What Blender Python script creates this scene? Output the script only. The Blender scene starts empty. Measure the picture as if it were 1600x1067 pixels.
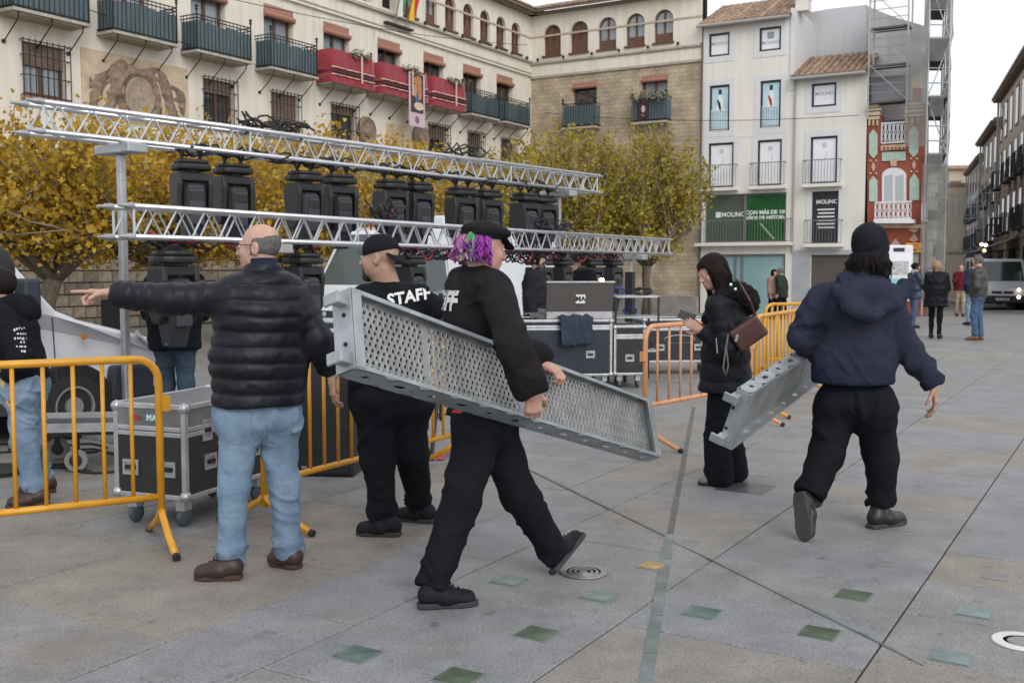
import bpy, bmesh, math, random, os
import numpy as np
from mathutils import Vector, Matrix, noise as mnoise
from mathutils.bvhtree import BVHTree
random.seed(7)
rng = np.random.default_rng(7)
sc = bpy.context.scene
col = sc.collection
R = math.radians

# ---------------------------------------------------------------- camera
IMW, IMH, F, HZ, CX, CY, CH = 1600, 1067, 1640.0, 420.0, 800.0, 533.5, 1.5
PITCH = math.atan((CY - HZ) / F)
cp, sp = math.cos(PITCH), math.sin(PITCH)
cam = bpy.data.cameras.new('camera')
cam.sensor_fit = 'HORIZONTAL'
cam.sensor_width = 36.0
cam.lens = 36.0 * F / IMW
cam.clip_start = 0.05
cam.clip_end = 2000.0
cam.dof.use_dof = True
cam.dof.focus_distance = 5.2
cam.dof.aperture_fstop = 7.0
camo = bpy.data.objects.new('camera', cam)
camo.location = (0, 0, CH)
camo.rotation_euler = (math.pi / 2 - PITCH, 0, 0)
col.objects.link(camo)
sc.camera = camo

# ---------------------------------------------------------------- sky, sun, exposure
SUN_EL, SUN_AZ = R(34), R(158)      # a veiled sun behind the camera, right
w = bpy.data.worlds.new('World')
sc.world = w
w.use_nodes = True
nt = w.node_tree
nt.nodes.clear()
sky = nt.nodes.new('ShaderNodeTexSky')
sky.sky_type = 'NISHITA'
sky.sun_disc = False
sky.sun_elevation = SUN_EL
sky.sun_rotation = SUN_AZ
sky.air_density = 1.0
sky.dust_density = 3.0
sky.ozone_density = 1.0
hs = nt.nodes.new('ShaderNodeHueSaturation')
hs.inputs['Saturation'].default_value = 0.22
hs.inputs['Value'].default_value = 1.0
mixw = nt.nodes.new('ShaderNodeMixRGB')            # veil of even cloud over the clear sky
mixw.inputs[0].default_value = 0.72
mixw.inputs[2].default_value = (9.6, 9.9, 10.4, 1)
bg = nt.nodes.new('ShaderNodeBackground')
bg.inputs['Strength'].default_value = 0.12
wo = nt.nodes.new('ShaderNodeOutputWorld')
nt.links.new(sky.outputs[0], hs.inputs['Color'])
nt.links.new(hs.outputs[0], mixw.inputs[1])
nt.links.new(mixw.outputs[0], bg.inputs['Color'])
nt.links.new(bg.outputs[0], wo.inputs['Surface'])
sl = bpy.data.lights.new('sun', 'SUN')
sl.energy = 1.15
sl.angle = R(35)
sl.color = (1.0, 0.96, 0.9)
so = bpy.data.objects.new('sun', sl)
col.objects.link(so)
sdir = Vector((math.sin(SUN_AZ) * math.cos(SUN_EL), math.cos(SUN_AZ) * math.cos(SUN_EL), math.sin(SUN_EL)))
so.rotation_euler = sdir.to_track_quat('Z', 'Y').to_euler()
so.location = (0, 0, 30)
sc.view_settings.view_transform = 'Standard'
sc.view_settings.look = 'None'
sc.view_settings.gamma = 1.0
sc.view_settings.exposure = 0.1
sc.render.engine = 'CYCLES'
sc.cycles.max_bounces = 6
sc.cycles.transparent_max_bounces = 12

# ---------------------------------------------------------------- pixel -> place helpers
def ray(x, y):
    dx = (x - CX) / F
    dy = (CY - y) / F
    return Vector((dx, cp + dy * sp, -sp + dy * cp))
def at(x, y, Y):
    r = ray(x, y)
    return Vector((r.x / r.y * Y, Y, CH + r.z / r.y * Y))
def gz(X, Y):                       # the square falls gently towards the street
    return 0.0 if Y < 28 else -(Y - 28) * 0.015
def gnd(x, y, z=0.0):
    r = ray(x, y)
    t = (z - CH) / r.z
    return Vector((r.x * t, r.y * t, z))
TH = math.atan(980 / F)
AX = Vector((math.sin(TH), math.cos(TH), 0))       # along the town hall, away
BX = Vector((-AX.y, AX.x, 0))                      # across
UP = Vector((0, 0, 1))
class Fac:
    """a vertical facade plane: local x along it, local -y out of it, z up"""
    def __init__(s, O, U):
        s.O = Vector((O[0], O[1], 0)); s.U = Vector((U[0], U[1], 0)).normalized()
        s.N = Vector((s.U.y, -s.U.x, 0)); s.rot = math.atan2(s.U.y, s.U.x)
    def uz(s, x, y, out=0.0):
        r = ray(x, y)
        O = s.O + s.N * out
        t = (O.x * s.N.x + O.y * s.N.y) / (r.x * s.N.x + r.y * s.N.y)
        P = Vector((r.x * t, r.y * t, CH + r.z * t))
        return (P - s.O).dot(s.U), P.z
    def w(s, u, z, out=0.0):
        return s.O + s.U * u + s.N * out + UP * z

# ---------------------------------------------------------------- mesh collector
class MB:
    def __init__(s):
        s.v = []; s.f = []
    def add(s, vs, fs):
        n = len(s.v)
        s.v.extend([tuple(v) for v in vs])
        s.f.extend([tuple(i + n for i in f) for f in fs])
        return s
    def box(s, c, d, rot=None):
        hx, hy, hz = d[0] / 2, d[1] / 2, d[2] / 2
        vs = [Vector((x, y, z)) for x in (-hx, hx) for y in (-hy, hy) for z in (-hz, hz)]
        if rot is not None:
            vs = [rot @ v for v in vs]
        c = Vector(c)
        return s.add([v + c for v in vs], [(0, 1, 3, 2), (4, 6, 7, 5), (0, 4, 5, 1), (2, 3, 7, 6), (0, 2, 6, 4), (1, 5, 7, 3)])
    def box2(s, a, b):
        return s.box([(a[i] + b[i]) / 2 for i in range(3)], [abs(b[i] - a[i]) for i in range(3)])
    def frame_box(s, c, X, Y, Z, d):
        return s.box(c, d, Matrix((X, Y, Z)).transposed())
    def bar(s, a, b, w, h, up=UP):
        a, b = Vector(a), Vector(b)
        X = (b - a); L = X.length; X.normalize()
        Y = up.cross(X)
        if Y.length < 1e-4: Y = Vector((0, 1, 0)).cross(X)
        Y.normalize(); Z = X.cross(Y)
        return s.frame_box((a + b) / 2, X, Y, Z, (L, w, h))
    def tube(s, pts, r, n=8, cap=True, closed=False):
        pts = [Vector(p) for p in pts]
        m = len(pts)
        rs = r if isinstance(r, (list, tuple)) else [r] * m
        t0 = (pts[1] - pts[0]).normalized()
        nv = t0.orthogonal().normalized()
        base = len(s.v)
        for i, p in enumerate(pts):
            if closed: t = pts[(i + 1) % m] - pts[i - 1]
            elif i == 0: t = pts[1] - pts[0]
            elif i == m - 1: t = pts[-1] - pts[-2]
            else: t = (pts[i + 1] - p).normalized() + (p - pts[i - 1]).normalized()
            t = t.normalized() if t.length > 1e-9 else t0
            nv = (nv - t * nv.dot(t))
            nv = nv.normalized() if nv.length > 1e-6 else t.orthogonal().normalized()
            bv = t.cross(nv)
            for k in range(n):
                a = 2 * math.pi * k / n
                s.v.append(tuple(p + (nv * math.cos(a) + bv * math.sin(a)) * rs[i]))
        for i in range(m if closed else m - 1):
            j = (i + 1) % m
            for k in range(n):
                k2 = (k + 1) % n
                s.f.append((base + i * n + k, base + i * n + k2, base + j * n + k2, base + j * n + k))
        if cap and not closed:
            s.f.append(tuple(base + k for k in range(n))[::-1])
            s.f.append(tuple(base + (m - 1) * n + k for k in range(n)))
        return s
    def lathe(s, c, prof, n=24, X=Vector((1, 0, 0)), Y=Vector((0, 1, 0)), Z=UP, ex=1.0, ey=1.0):
        """profile [(r, h)] turned about Z through c"""
        c = Vector(c); base = len(s.v)
        for r, h in prof:
            for k in range(n):
                a = 2 * math.pi * k / n
                s.v.append(tuple(c + X * (r * ex * math.cos(a)) + Y * (r * ey * math.sin(a)) + Z * h))
        m = len(prof)
        for i in range(m - 1):
            for k in range(n):
                k2 = (k + 1) % n
                s.f.append((base + i * n + k, base + i * n + k2, base + (i + 1) * n + k2, base + (i + 1) * n + k))
        if prof[0][0] > 1e-6: s.f.append(tuple(base + k for k in range(n))[::-1])
        if prof[-1][0] > 1e-6: s.f.append(tuple(base + (m - 1) * n + k for k in range(n)))
        return s
    def prism(s, poly, c, X, Y, Z, h):
        """2D polygon in X,Y extruded by h along Z"""
        c = Vector(c); n = len(poly); base = len(s.v)
        for k in (0, 1):
            for (x, y) in poly:
                s.v.append(tuple(c + X * x + Y * y + Z * (h * k)))
        s.f.append(tuple(base + i for i in range(n))[::-1])
        s.f.append(tuple(base + n + i for i in range(n)))
        for i in range(n):
            j = (i + 1) % n
            s.f.append((base + i, base + j, base + n + j, base + n + i))
        return s
    def quad(s, a, b, c, d):
        return s.add([a, b, c, d], [(0, 1, 2, 3)])
    def mesh(s, name='m', off=None):
        me = bpy.data.meshes.new(name)
        vs = s.v if off is None else [(v[0] - off[0], v[1] - off[1], v[2] - off[2]) for v in s.v]
        me.from_pydata(vs, [], s.f)
        me.update()
        return me

def fix_normals(me):
    bm = bmesh.new(); bm.from_mesh(me)
    bmesh.ops.recalc_face_normals(bm, faces=bm.faces)
    bm.to_mesh(me); bm.free()

def obj(name, mb, m, parent=None, smooth=False, bevel=0.0, seg=2, off=None, recalc=True):
    me = mb.mesh(name, off) if isinstance(mb, MB) else mb
    if isinstance(mb, MB) and recalc: fix_normals(me)
    o = bpy.data.objects.new(name, me)
    col.objects.link(o)
    if m is not None:
        if isinstance(m, (list, tuple)):
            for k in m: me.materials.append(k)
        else: me.materials.append(m)
    if parent is not None: o.parent = parent
    if smooth:
        if len(me.polygons):
            me.polygons.foreach_set('use_smooth', [True] * len(me.polygons))
            if smooth == 'auto':
                try: me.set_sharp_from_angle(angle=R(40))
                except Exception: pass
    if bevel > 0:
        b = o.modifiers.new('bevel', 'BEVEL'); b.width = bevel; b.segments = seg
        b.limit_method = 'ANGLE'; b.angle_limit = R(35)
        b.harden_normals = False
    return o
def clone(o, parent=None, name=None):
    c = o.copy(); col.objects.link(c); c.parent = parent
    if name: c.name = name
    return c
def copy_tree(o, parent=None):
    c = o.copy(); col.objects.link(c); c.parent = parent
    for ch in list(o.children): copy_tree(ch, c)
    return c
def tag(o, label=None, cat=None, group=None, kind=None):
    if label: o['label'] = label
    if cat: o['category'] = cat
    if group: o['group'] = group
    if kind: o['kind'] = kind
    return o
def empty(name, loc=(0, 0, 0), rz=0.0, label=None, cat=None, group=None):
    e = bpy.data.objects.new(name, None); col.objects.link(e)
    e.empty_display_size = 0.2
    e.location = loc; e.rotation_euler = (0, 0, rz)
    tag(e, label, cat, group)
    return e

# ---------------------------------------------------------------- materials
MATS = {}
def mat(name, c, rough=0.7, metal=0.0, var=0.0, vscale=3.0, bump=0.0, bscale=40.0, c2=None, spec=0.5,
        stretch=None, obj_rand=0.0, trans=0.0, emit=None, estr=0.0, coat=0.0, sheen=0.0, alpha=1.0, detail=5.0):
    if name in MATS: return MATS[name]
    m = bpy.data.materials.new(name); m.use_nodes = True
    t = m.node_tree; n = t.nodes; L = t.links
    b = n['Principled BSDF']
    b.inputs['Roughness'].default_value = rough
    b.inputs['Metallic'].default_value = metal
    b.inputs['Specular IOR Level'].default_value = spec
    c = tuple(c) + (1,) if len(c) == 3 else c
    b.inputs['Base Color'].default_value = c
    if coat: b.inputs['Coat Weight'].default_value = coat
    if sheen: b.inputs['Sheen Weight'].default_value = sheen
    if alpha < 1: b.inputs['Alpha'].default_value = alpha
    if emit:
        b.inputs['Emission Color'].default_value = tuple(emit) + (1,); b.inputs['Emission Strength'].default_value = estr
    tc = n.new('ShaderNodeTexCoord')
    src = tc.outputs['Object']
    if stretch:
        mp = n.new('ShaderNodeMapping'); mp.inputs['Scale'].default_value = stretch
        L.new(src, mp.inputs['Vector']); src = mp.outputs['Vector']
    colout = None
    if var > 0 or c2 is not None:
        nz = n.new('ShaderNodeTexNoise'); nz.inputs['Scale'].default_value = vscale
        nz.inputs['Detail'].default_value = detail; nz.inputs['Roughness'].default_value = 0.62
        L.new(src, nz.inputs['Vector'])
        rp = n.new('ShaderNodeValToRGB')
        rp.color_ramp.elements[0].position = 0.32; rp.color_ramp.elements[1].position = 0.68
        if c2 is None:
            lo = tuple(max(0, x * (1 - var)) for x in c[:3]) + (1,)
            hi = tuple(min(1, x * (1 + var)) for x in c[:3]) + (1,)
        else:
            lo, hi = c, tuple(c2) + (1,)
        rp.color_ramp.elements[0].color = lo; rp.color_ramp.elements[1].color = hi
        L.new(nz.outputs['Fac'], rp.inputs['Fac'])
        colout = rp.outputs['Color']
    if obj_rand > 0:
        oi = n.new('ShaderNodeObjectInfo')
        mr = n.new('ShaderNodeMapRange')
        mr.inputs['To Min'].default_value = 1 - obj_rand; mr.inputs['To Max'].default_value = 1 + obj_rand
        L.new(oi.outputs['Random'], mr.inputs['Value'])
        mx = n.new('ShaderNodeMixRGB'); mx.blend_type = 'MULTIPLY'; mx.inputs[0].default_value = 1
        if colout: L.new(colout, mx.inputs[1])
        else: mx.inputs[1].default_value = c
        L.new(mr.outputs[0], mx.inputs[2])
        colout = mx.outputs[0]
    if colout: L.new(colout, b.inputs['Base Color'])
    if bump > 0:
        nb = n.new('ShaderNodeTexNoise'); nb.inputs['Scale'].default_value = bscale
        nb.inputs['Detail'].default_value = 4
        L.new(src, nb.inputs['Vector'])
        bp = n.new('ShaderNodeBump'); bp.inputs['Strength'].default_value = min(1, bump * 10); bp.inputs['Distance'].default_value = 0.01 * max(1, bump)
        L.new(nb.outputs['Fac'], bp.inputs['Height'])
        L.new(bp.outputs['Normal'], b.inputs['Normal'])
    MATS[name] = m
    return m

def brick_mat(name, c1, c2, cm, bw, bh, mortar=0.012, rough=0.9, bump=0.6, offset=0.5, plane='xz', rot=0.0, var=0.25, shift=(0, 0)):
    m = bpy.data.materials.new(name); m.use_nodes = True
    t = m.node_tree; n = t.nodes; L = t.links
    b = n['Principled BSDF']; b.inputs['Roughness'].default_value = rough
    tc = n.new('ShaderNodeTexCoord'); sx = n.new('ShaderNodeSeparateXYZ'); cx = n.new('ShaderNodeCombineXYZ')
    L.new(tc.outputs['Object'], sx.inputs[0])
    L.new(sx.outputs['X'], cx.inputs['X']); L.new(sx.outputs['Z' if plane == 'xz' else 'Y'], cx.inputs['Y'])
    mp = n.new('ShaderNodeMapping'); mp.inputs['Rotation'].default_value = (0, 0, rot)
    mp.inputs['Location'].default_value = (shift[0], shift[1], 0)
    L.new(cx.outputs[0], mp.inputs['Vector'])
    br = n.new('ShaderNodeTexBrick')
    br.inputs['Scale'].default_value = 1.0
    br.inputs['Brick Width'].default_value = bw; br.inputs['Row Height'].default_value = bh
    br.inputs['Mortar Size'].default_value = mortar; br.inputs['Mortar Smooth'].default_value = 0.3
    br.inputs['Color1'].default_value = tuple(c1) + (1,); br.inputs['Color2'].default_value = tuple(c2) + (1,)
    br.inputs['Mortar'].default_value = tuple(cm) + (1,); br.offset = offset
    L.new(mp.outputs[0], br.inputs['Vector'])
    nz = n.new('ShaderNodeTexNoise'); nz.inputs['Scale'].default_value = 1.3; nz.inputs['Detail'].default_value = 8
    L.new(tc.outputs['Object'], nz.inputs['Vector'])
    mr = n.new('ShaderNodeMapRange'); mr.inputs['From Min'].default_value = 0.3; mr.inputs['From Max'].default_value = 0.7
    mr.inputs['To Min'].default_value = 1 - var; mr.inputs['To Max'].default_value = 1 + var
    L.new(nz.outputs['Fac'], mr.inputs['Value'])
    mx = n.new('ShaderNodeMixRGB'); mx.blend_type = 'MULTIPLY'; mx.inputs[0].default_value = 1
    L.new(br.outputs['Color'], mx.inputs[1]); L.new(mr.outputs[0], mx.inputs[2])
    L.new(mx.outputs[0], b.inputs['Base Color'])
    iv = n.new('ShaderNodeMath'); iv.operation = 'SUBTRACT'; iv.inputs[0].default_value = 1
    L.new(br.outputs['Fac'], iv.inputs[1])
    n2 = n.new('ShaderNodeTexNoise'); n2.inputs['Scale'].default_value = 30; L.new(tc.outputs['Object'], n2.inputs['Vector'])
    ad = n.new('ShaderNodeMath'); ad.operation = 'MULTIPLY_ADD'; ad.inputs[1].default_value = 0.4
    L.new(n2.outputs['Fac'], ad.inputs[0]); L.new(iv.outputs[0], ad.inputs[2])
    bp = n.new('ShaderNodeBump'); bp.inputs['Strength'].default_value = bump; bp.inputs['Distance'].default_value = 0.015
    L.new(ad.outputs[0], bp.inputs['Height']); L.new(bp.outputs[0], b.inputs['Normal'])
    MATS[name] = m
    return m

def stained(name, c, rough=0.85, dark=0.75, streak=True, scale=0.8, bump=0.15):
    """old plaster: blotches plus vertical weather streaks"""
    if name in MATS: return MATS[name]
    m = bpy.data.materials.new(name); m.use_nodes = True
    t = m.node_tree; n = t.nodes; L = t.links
    b = n['Principled BSDF']; b.inputs['Roughness'].default_value = rough
    tc = n.new('ShaderNodeTexCoord')
    n1 = n.new('ShaderNodeTexNoise'); n1.inputs['Scale'].default_value = scale; n1.inputs['Detail'].default_value = 9; n1.inputs['Roughness'].default_value = 0.65
    L.new(tc.outputs['Object'], n1.inputs['Vector'])
    mp = n.new('ShaderNodeMapping'); mp.inputs['Scale'].default_value = (3.2, 3.2, 0.22)
    L.new(tc.outputs['Object'], mp.inputs['Vector'])
    n2 = n.new('ShaderNodeTexNoise'); n2.inputs['Scale'].default_value = 1.5; n2.inputs['Detail'].default_value = 6
    L.new(mp.outputs[0], n2.inputs['Vector'])
    av = n.new('ShaderNodeMath'); av.operation = 'MULTIPLY_ADD'; av.inputs[1].default_value = 0.55 if streak else 0.0
    L.new(n2.outputs['Fac'], av.inputs[0])
    hf = n.new('ShaderNodeMath'); hf.operation = 'MULTIPLY'; hf.inputs[1].default_value = 0.45 if streak else 1.0
    L.new(n1.outputs['Fac'], hf.inputs[0]); L.new(hf.outputs[0], av.inputs[2])
    rp = n.new('ShaderNodeValToRGB')
    rp.color_ramp.elements[0].position = 0.34; rp.color_ramp.elements[1].position = 0.55
    rp.color_ramp.elements[0].color = (c[0] * dark, c[1] * dark * 0.98, c[2] * dark * 0.94, 1)
    rp.color_ramp.elements[1].color = tuple(c) + (1,)
    L.new(av.outputs[0], rp.inputs['Fac']); L.new(rp.outputs[0], b.inputs['Base Color'])
    n3 = n.new('ShaderNodeTexNoise'); n3.inputs['Scale'].default_value = 14; n3.inputs['Detail'].default_value = 5
    L.new(tc.outputs['Object'], n3.inputs['Vector'])
    bp = n.new('ShaderNodeBump'); bp.inputs['Strength'].default_value = bump; bp.inputs['Distance'].default_value = 0.02
    L.new(n3.outputs['Fac'], bp.inputs['Height']); L.new(bp.outputs[0], b.inputs['Normal'])
    MATS[name] = m
    return m

M_plaster = stained('old_plaster', (0.72, 0.67, 0.585), dark=0.84)
M_wood = mat('brown_wood', (0.12, 0.055, 0.032), 0.55, var=0.3, vscale=6, stretch=(8, 8, 1))
M_blind = mat('roller_blind', (0.34, 0.16, 0.11), 0.7, var=0.15, vscale=2)
M_glass = mat('window_glass', (0.03, 0.035, 0.04), 0.04, spec=1.0)
M_glassl = mat('pale_window_glass', (0.25, 0.28, 0.3), 0.05, spec=1.0)
M_iron = mat('wrought_iron', (0.03, 0.03, 0.032), 0.55, metal=0.4)
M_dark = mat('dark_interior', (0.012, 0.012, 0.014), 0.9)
M_stonetrim = mat('stone_trim', (0.4, 0.36, 0.3), 0.9, var=0.2, vscale=5, bump=0.03)

def text_mesh(body, size, offset=0.0, align='CENTER', extrude=0.0, spacing=1.0):
    cu = bpy.data.curves.new('t', 'FONT'); cu.body = body; cu.size = size; cu.offset = offset
    cu.align_x = align; cu.align_y = 'CENTER'; cu.extrude = extrude; cu.space_character = spacing
    cu.resolution_u = 3
    o = bpy.data.objects.new('t', cu); col.objects.link(o)
    dg = bpy.context.evaluated_depsgraph_get(); dg.update()
    me = bpy.data.meshes.new_from_object(o.evaluated_get(dg))
    bpy.data.objects.remove(o); bpy.data.curves.remove(cu)
    me.materials.clear()
    return me
def text_on(name, body, size, m, parent, c, X, Z, offset=0.0, align='CENTER', spacing=1.0):
    """flat lettering in the plane X (reading direction), Z (up), c in the parent's frame"""
    me = text_mesh(body, size, offset, align, spacing=spacing)
    X = Vector(X).normalized(); Z = Vector(Z).normalized(); N = X.cross(Z)
    c = Vector(c)
    for v in me.vertices:
        v.co = c + X * v.co.x + Z * v.co.y
    return obj(name, me, m, parent)

# ================================================================ GROUND
def make_pave_mat(name, base, tan, orand):
    m = bpy.data.materials.new(name); m.use_nodes = True
    t = m.node_tree; n = t.nodes; L = t.links
    b = n['Principled BSDF']; b.inputs['Roughness'].default_value = 0.62; b.inputs['Specular IOR Level'].default_value = 0.45
    geo = n.new('ShaderNodeNewGeometry')
    oi = n.new('ShaderNodeObjectInfo')
    mixt = n.new('ShaderNodeMixRGB'); mixt.inputs[1].default_value = tuple(base) + (1,); mixt.inputs[2].default_value = tuple(tan) + (1,)
    cr = n.new('ShaderNodeMapRange'); cr.inputs['From Min'].default_value = 0.35; cr.inputs['From Max'].default_value = 1.0
    L.new(oi.outputs['Random'], cr.inputs['Value'])
    L.new(cr.outputs[0], mixt.inputs[0])
    # granite speckle, two grain sizes
    sp1 = n.new('ShaderNodeTexNoise'); sp1.inputs['Scale'].default_value = 85; sp1.inputs['Detail'].default_value = 4; sp1.inputs['Roughness'].default_value = 0.8
    L.new(geo.outputs['Position'], sp1.inputs['Vector'])
    r1 = n.new('ShaderNodeMapRange'); r1.inputs['From Min'].default_value = 0.33; r1.inputs['From Max'].default_value = 0.67
    r1.inputs['To Min'].default_value = 0.55; r1.inputs['To Max'].default_value = 1.4
    L.new(sp1.outputs['Fac'], r1.inputs['Value'])
    # wide wear
    sp2 = n.new('ShaderNodeTexNoise'); sp2.inputs['Scale'].default_value = 2.6; sp2.inputs['Detail'].default_value = 10; sp2.inputs['Roughness'].default_value = 0.75
    L.new(geo.outputs['Position'], sp2.inputs['Vector'])
    r2 = n.new('ShaderNodeMapRange'); r2.inputs['From Min'].default_value = 0.3; r2.inputs['From Max'].default_value = 0.7
    r2.inputs['To Min'].default_value = 0.66; r2.inputs['To Max'].default_value = 1.2
    L.new(sp2.outputs['Fac'], r2.inputs['Value'])
    # dark stains, small and scattered
    sp3 = n.new('ShaderNodeTexNoise'); sp3.inputs['Scale'].default_value = 7; sp3.inputs['Detail'].default_value = 6; sp3.inputs['Roughness'].default_value = 0.6
    L.new(geo.outputs['Position'], sp3.inputs['Vector'])
    r3 = n.new('ShaderNodeMapRange'); r3.inputs['From Min'].default_value = 0.62; r3.inputs['From Max'].default_value = 0.72
    r3.inputs['To Min'].default_value = 1.0; r3.inputs['To Max'].default_value = 0.55
    L.new(sp3.outputs['Fac'], r3.inputs['Value'])
    k = mixt.outputs[0]
    for rr in (r1, r2, r3):
        mx = n.new('ShaderNodeMixRGB'); mx.blend_type = 'MULTIPLY'; mx.inputs[0].default_value = 1
        L.new(k, mx.inputs[1]); L.new(rr.outputs[0], mx.inputs[2]); k = mx.outputs[0]
    # rusty seepage patches
    sp4 = n.new('ShaderNodeTexNoise'); sp4.inputs['Scale'].default_value = 0.9; sp4.inputs['Detail'].default_value = 6
    L.new(geo.outputs['Position'], sp4.inputs['Vector'])
    r4 = n.new('ShaderNodeMapRange'); r4.inputs['From Min'].default_value = 0.56; r4.inputs['From Max'].default_value = 0.74
    r4.inputs['To Min'].default_value = 0.0; r4.inputs['To Max'].default_value = 0.4
    L.new(sp4.outputs['Fac'], r4.inputs['Value'])
    mx = n.new('ShaderNodeMixRGB'); L.new(r4.outputs[0], mx.inputs[0]); L.new(k, mx.inputs[1]); mx.inputs[2].default_value = (0.2, 0.145, 0.095, 1)
    L.new(mx.outputs[0], b.inputs['Base Color'])
    rr = n.new('ShaderNodeMapRange'); rr.inputs['To Min'].default_value = 0.48; rr.inputs['To Max'].default_value = 0.75
    L.new(sp2.outputs['Fac'], rr.inputs['Value']); L.new(rr.outputs[0], b.inputs['Roughness'])
    bp = n.new('ShaderNodeBump'); bp.inputs['Strength'].default_value = 0.3; bp.inputs['Distance'].default_value = 0.004
    L.new(sp1.outputs['Fac'], bp.inputs['Height']); L.new(bp.outputs[0], b.inputs['Normal'])
    MATS[name] = m
    return m
M_slab = make_pave_mat('granite_slab', (0.235, 0.237, 0.243), (0.255, 0.23, 0.198), True)
M_far = brick_mat('far_paving', (0.21, 0.21, 0.215), (0.235, 0.222, 0.2), (0.135, 0.13, 0.125), 1.15, 1.0, mortar=0.012,
                  rough=0.6, bump=0.2, plane='xy', rot=-(math.pi / 2 - TH), var=0.16, shift=(0.32, 0.15))
# one sheet for the whole square and street, falling gently beyond 28 m
g = MB()
ys = [-30, 28, 60, 110, 260, 900]
xs = [-900, -60, 0, 60, 900]
for y in ys:
    for x in xs: g.v.append((x, y, gz(x, min(y, 110)) - 0.012))
for i in range(len(ys) - 1):
    for j in range(len(xs) - 1):
        a = i * len(xs) + j
        g.f.append((a, a + 1, a + len(xs) + 1, a + len(xs)))
ground = obj('ground', g, M_far)
tag(ground, 'wide grey granite paving of the square and the street', None, None, 'structure')

def inside_view(P, m=60):
    """seen in the frame?"""
    v = P - Vector((0, 0, CH))
    d = v.y * cp - v.z * sp
    if d < 0.6: return False
    x = CX + F * v.x / d
    y = CY - F * (v.y * sp + v.z * cp) / d
    return -m < x < IMW + m and -m < y < IMH + m
blist = [-9.2, -8.2, -7.2, -6.2, -5.2, -4.2, -3.2, -2.2, -1.2, -0.18, 0.84, 1.85, 2.8, 3.32, 4.57, 5.35, 6.4, 7.4, 8.4, 9.4, 10.4, 11.4]
offs = {2.8: 0.55, 1.85: 0.0, 0.84: 0.0, 3.32: 0.0, 4.57: -0.12}
M_joint = mat('joint_dirt', (0.06, 0.055, 0.05), 0.95, var=0.4, vscale=6)
bed = MB()                           # dark dirt under the joints
for i in range(len(blist) - 1):
    b0, b1 = blist[i], blist[i + 1]
    o0 = offs.get(b0, random.choice([0.0, 0.38, 0.57, 0.2]))
    a = 2.84 - 1.135 * 4 + o0
    while a < 21:
        a2 = a + (random.choice([0.57, 0.57, 0.8, 1.135]) if b0 < 1.8 and a > 3.0 else 1.135)
        gap = 0.0045
        gb = 0.011 if abs(b0 - 4.57) < 0.01 else gap
        c0 = AX * ((a + a2) / 2) + BX * ((b0 + b1) / 2)
        corners = [AX * p + BX * q for p in (a, a2) for q in (b0, b1)]
        if c0.y < 17.5 and any(inside_view(cn, 30) for cn in corners + [c0]):
            A0, A1, B0, B1 = a + gap, a2 - gap, b0 + gb, b1 - gap
            ch = 0.004
            top = random.uniform(-0.0015, 0.0012)
            P = lambda p, q, z: AX * p + BX * q + UP * z
            mb = MB()
            outer = [P(A0, B0, -0.011), P(A1, B0, -0.011), P(A1, B1, -0.011), P(A0, B1, -0.011)]
            mid = [P(A0, B0, top - ch), P(A1, B0, top - ch), P(A1, B1, top - ch), P(A0, B1, top - ch)]
            inn = [P(A0 + ch, B0 + ch, top), P(A1 - ch, B0 + ch, top), P(A1 - ch, B1 - ch, top), P(A0 + ch, B1 - ch, top)]
            mb.add(outer + mid + inn, [(0, 1, 5, 4), (1, 2, 6, 5), (2, 3, 7, 6), (3, 0, 4, 7), (4, 5, 9, 8), (5, 6, 10, 9), (6, 7, 11, 10), (7, 4, 8, 11), (8, 9, 10, 11)])
            obj('paving_slab', mb, M_slab, ground)
            bed.quad(P(a, b0, -0.0095), P(a2, b0, -0.0095), P(a2, b1, -0.0095), P(a, b1, -0.0095))
        a = a2
obj('joint_bed', bed, M_joint, ground)

# glass tiles, metal strips and drains let into the slabs
M_gtile = mat('green_glass_tile', (0.1, 0.155, 0.14), 0.25, var=0.35, vscale=9, c2=None, spec=0.6)
M_gtile2 = mat('moss_green_glass', (0.085, 0.115, 0.075), 0.3, var=0.4, vscale=8)
M_tilerim = mat('tile_rim', (0.17, 0.19, 0.185), 0.4)
M_steel = mat('brushed_steel', (0.55, 0.57, 0.6), 0.35, metal=0.9, var=0.12, vscale=12)
M_strip = mat('glass_strip', (0.13, 0.16, 0.155), 0.3, var=0.4, vscale=5)
M_stripd = mat('dark_channel_strip', (0.075, 0.08, 0.085), 0.4, var=0.4, vscale=6)
M_plate = mat('grey_inset_plate', (0.19, 0.185, 0.19), 0.55, var=0.2, vscale=12)
M_ochre = mat('ochre_sand', (0.36, 0.26, 0.1), 0.8, var=0.3, vscale=14)
M_brass = mat('grimy_ring_metal', (0.32, 0.31, 0.29), 0.38, metal=0.75, var=0.2, vscale=20)
def flat_poly(pts, z, t=0.004):
    mb = MB(); n = len(pts)
    mb.add([p + UP * (z - p.z) for p in pts] + [p + UP * (z - t - p.z) for p in pts],
           [tuple(range(n))] + [(i, n + i, n + (i + 1) % n, (i + 1) % n) for i in range(n)])
    return mb
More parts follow.
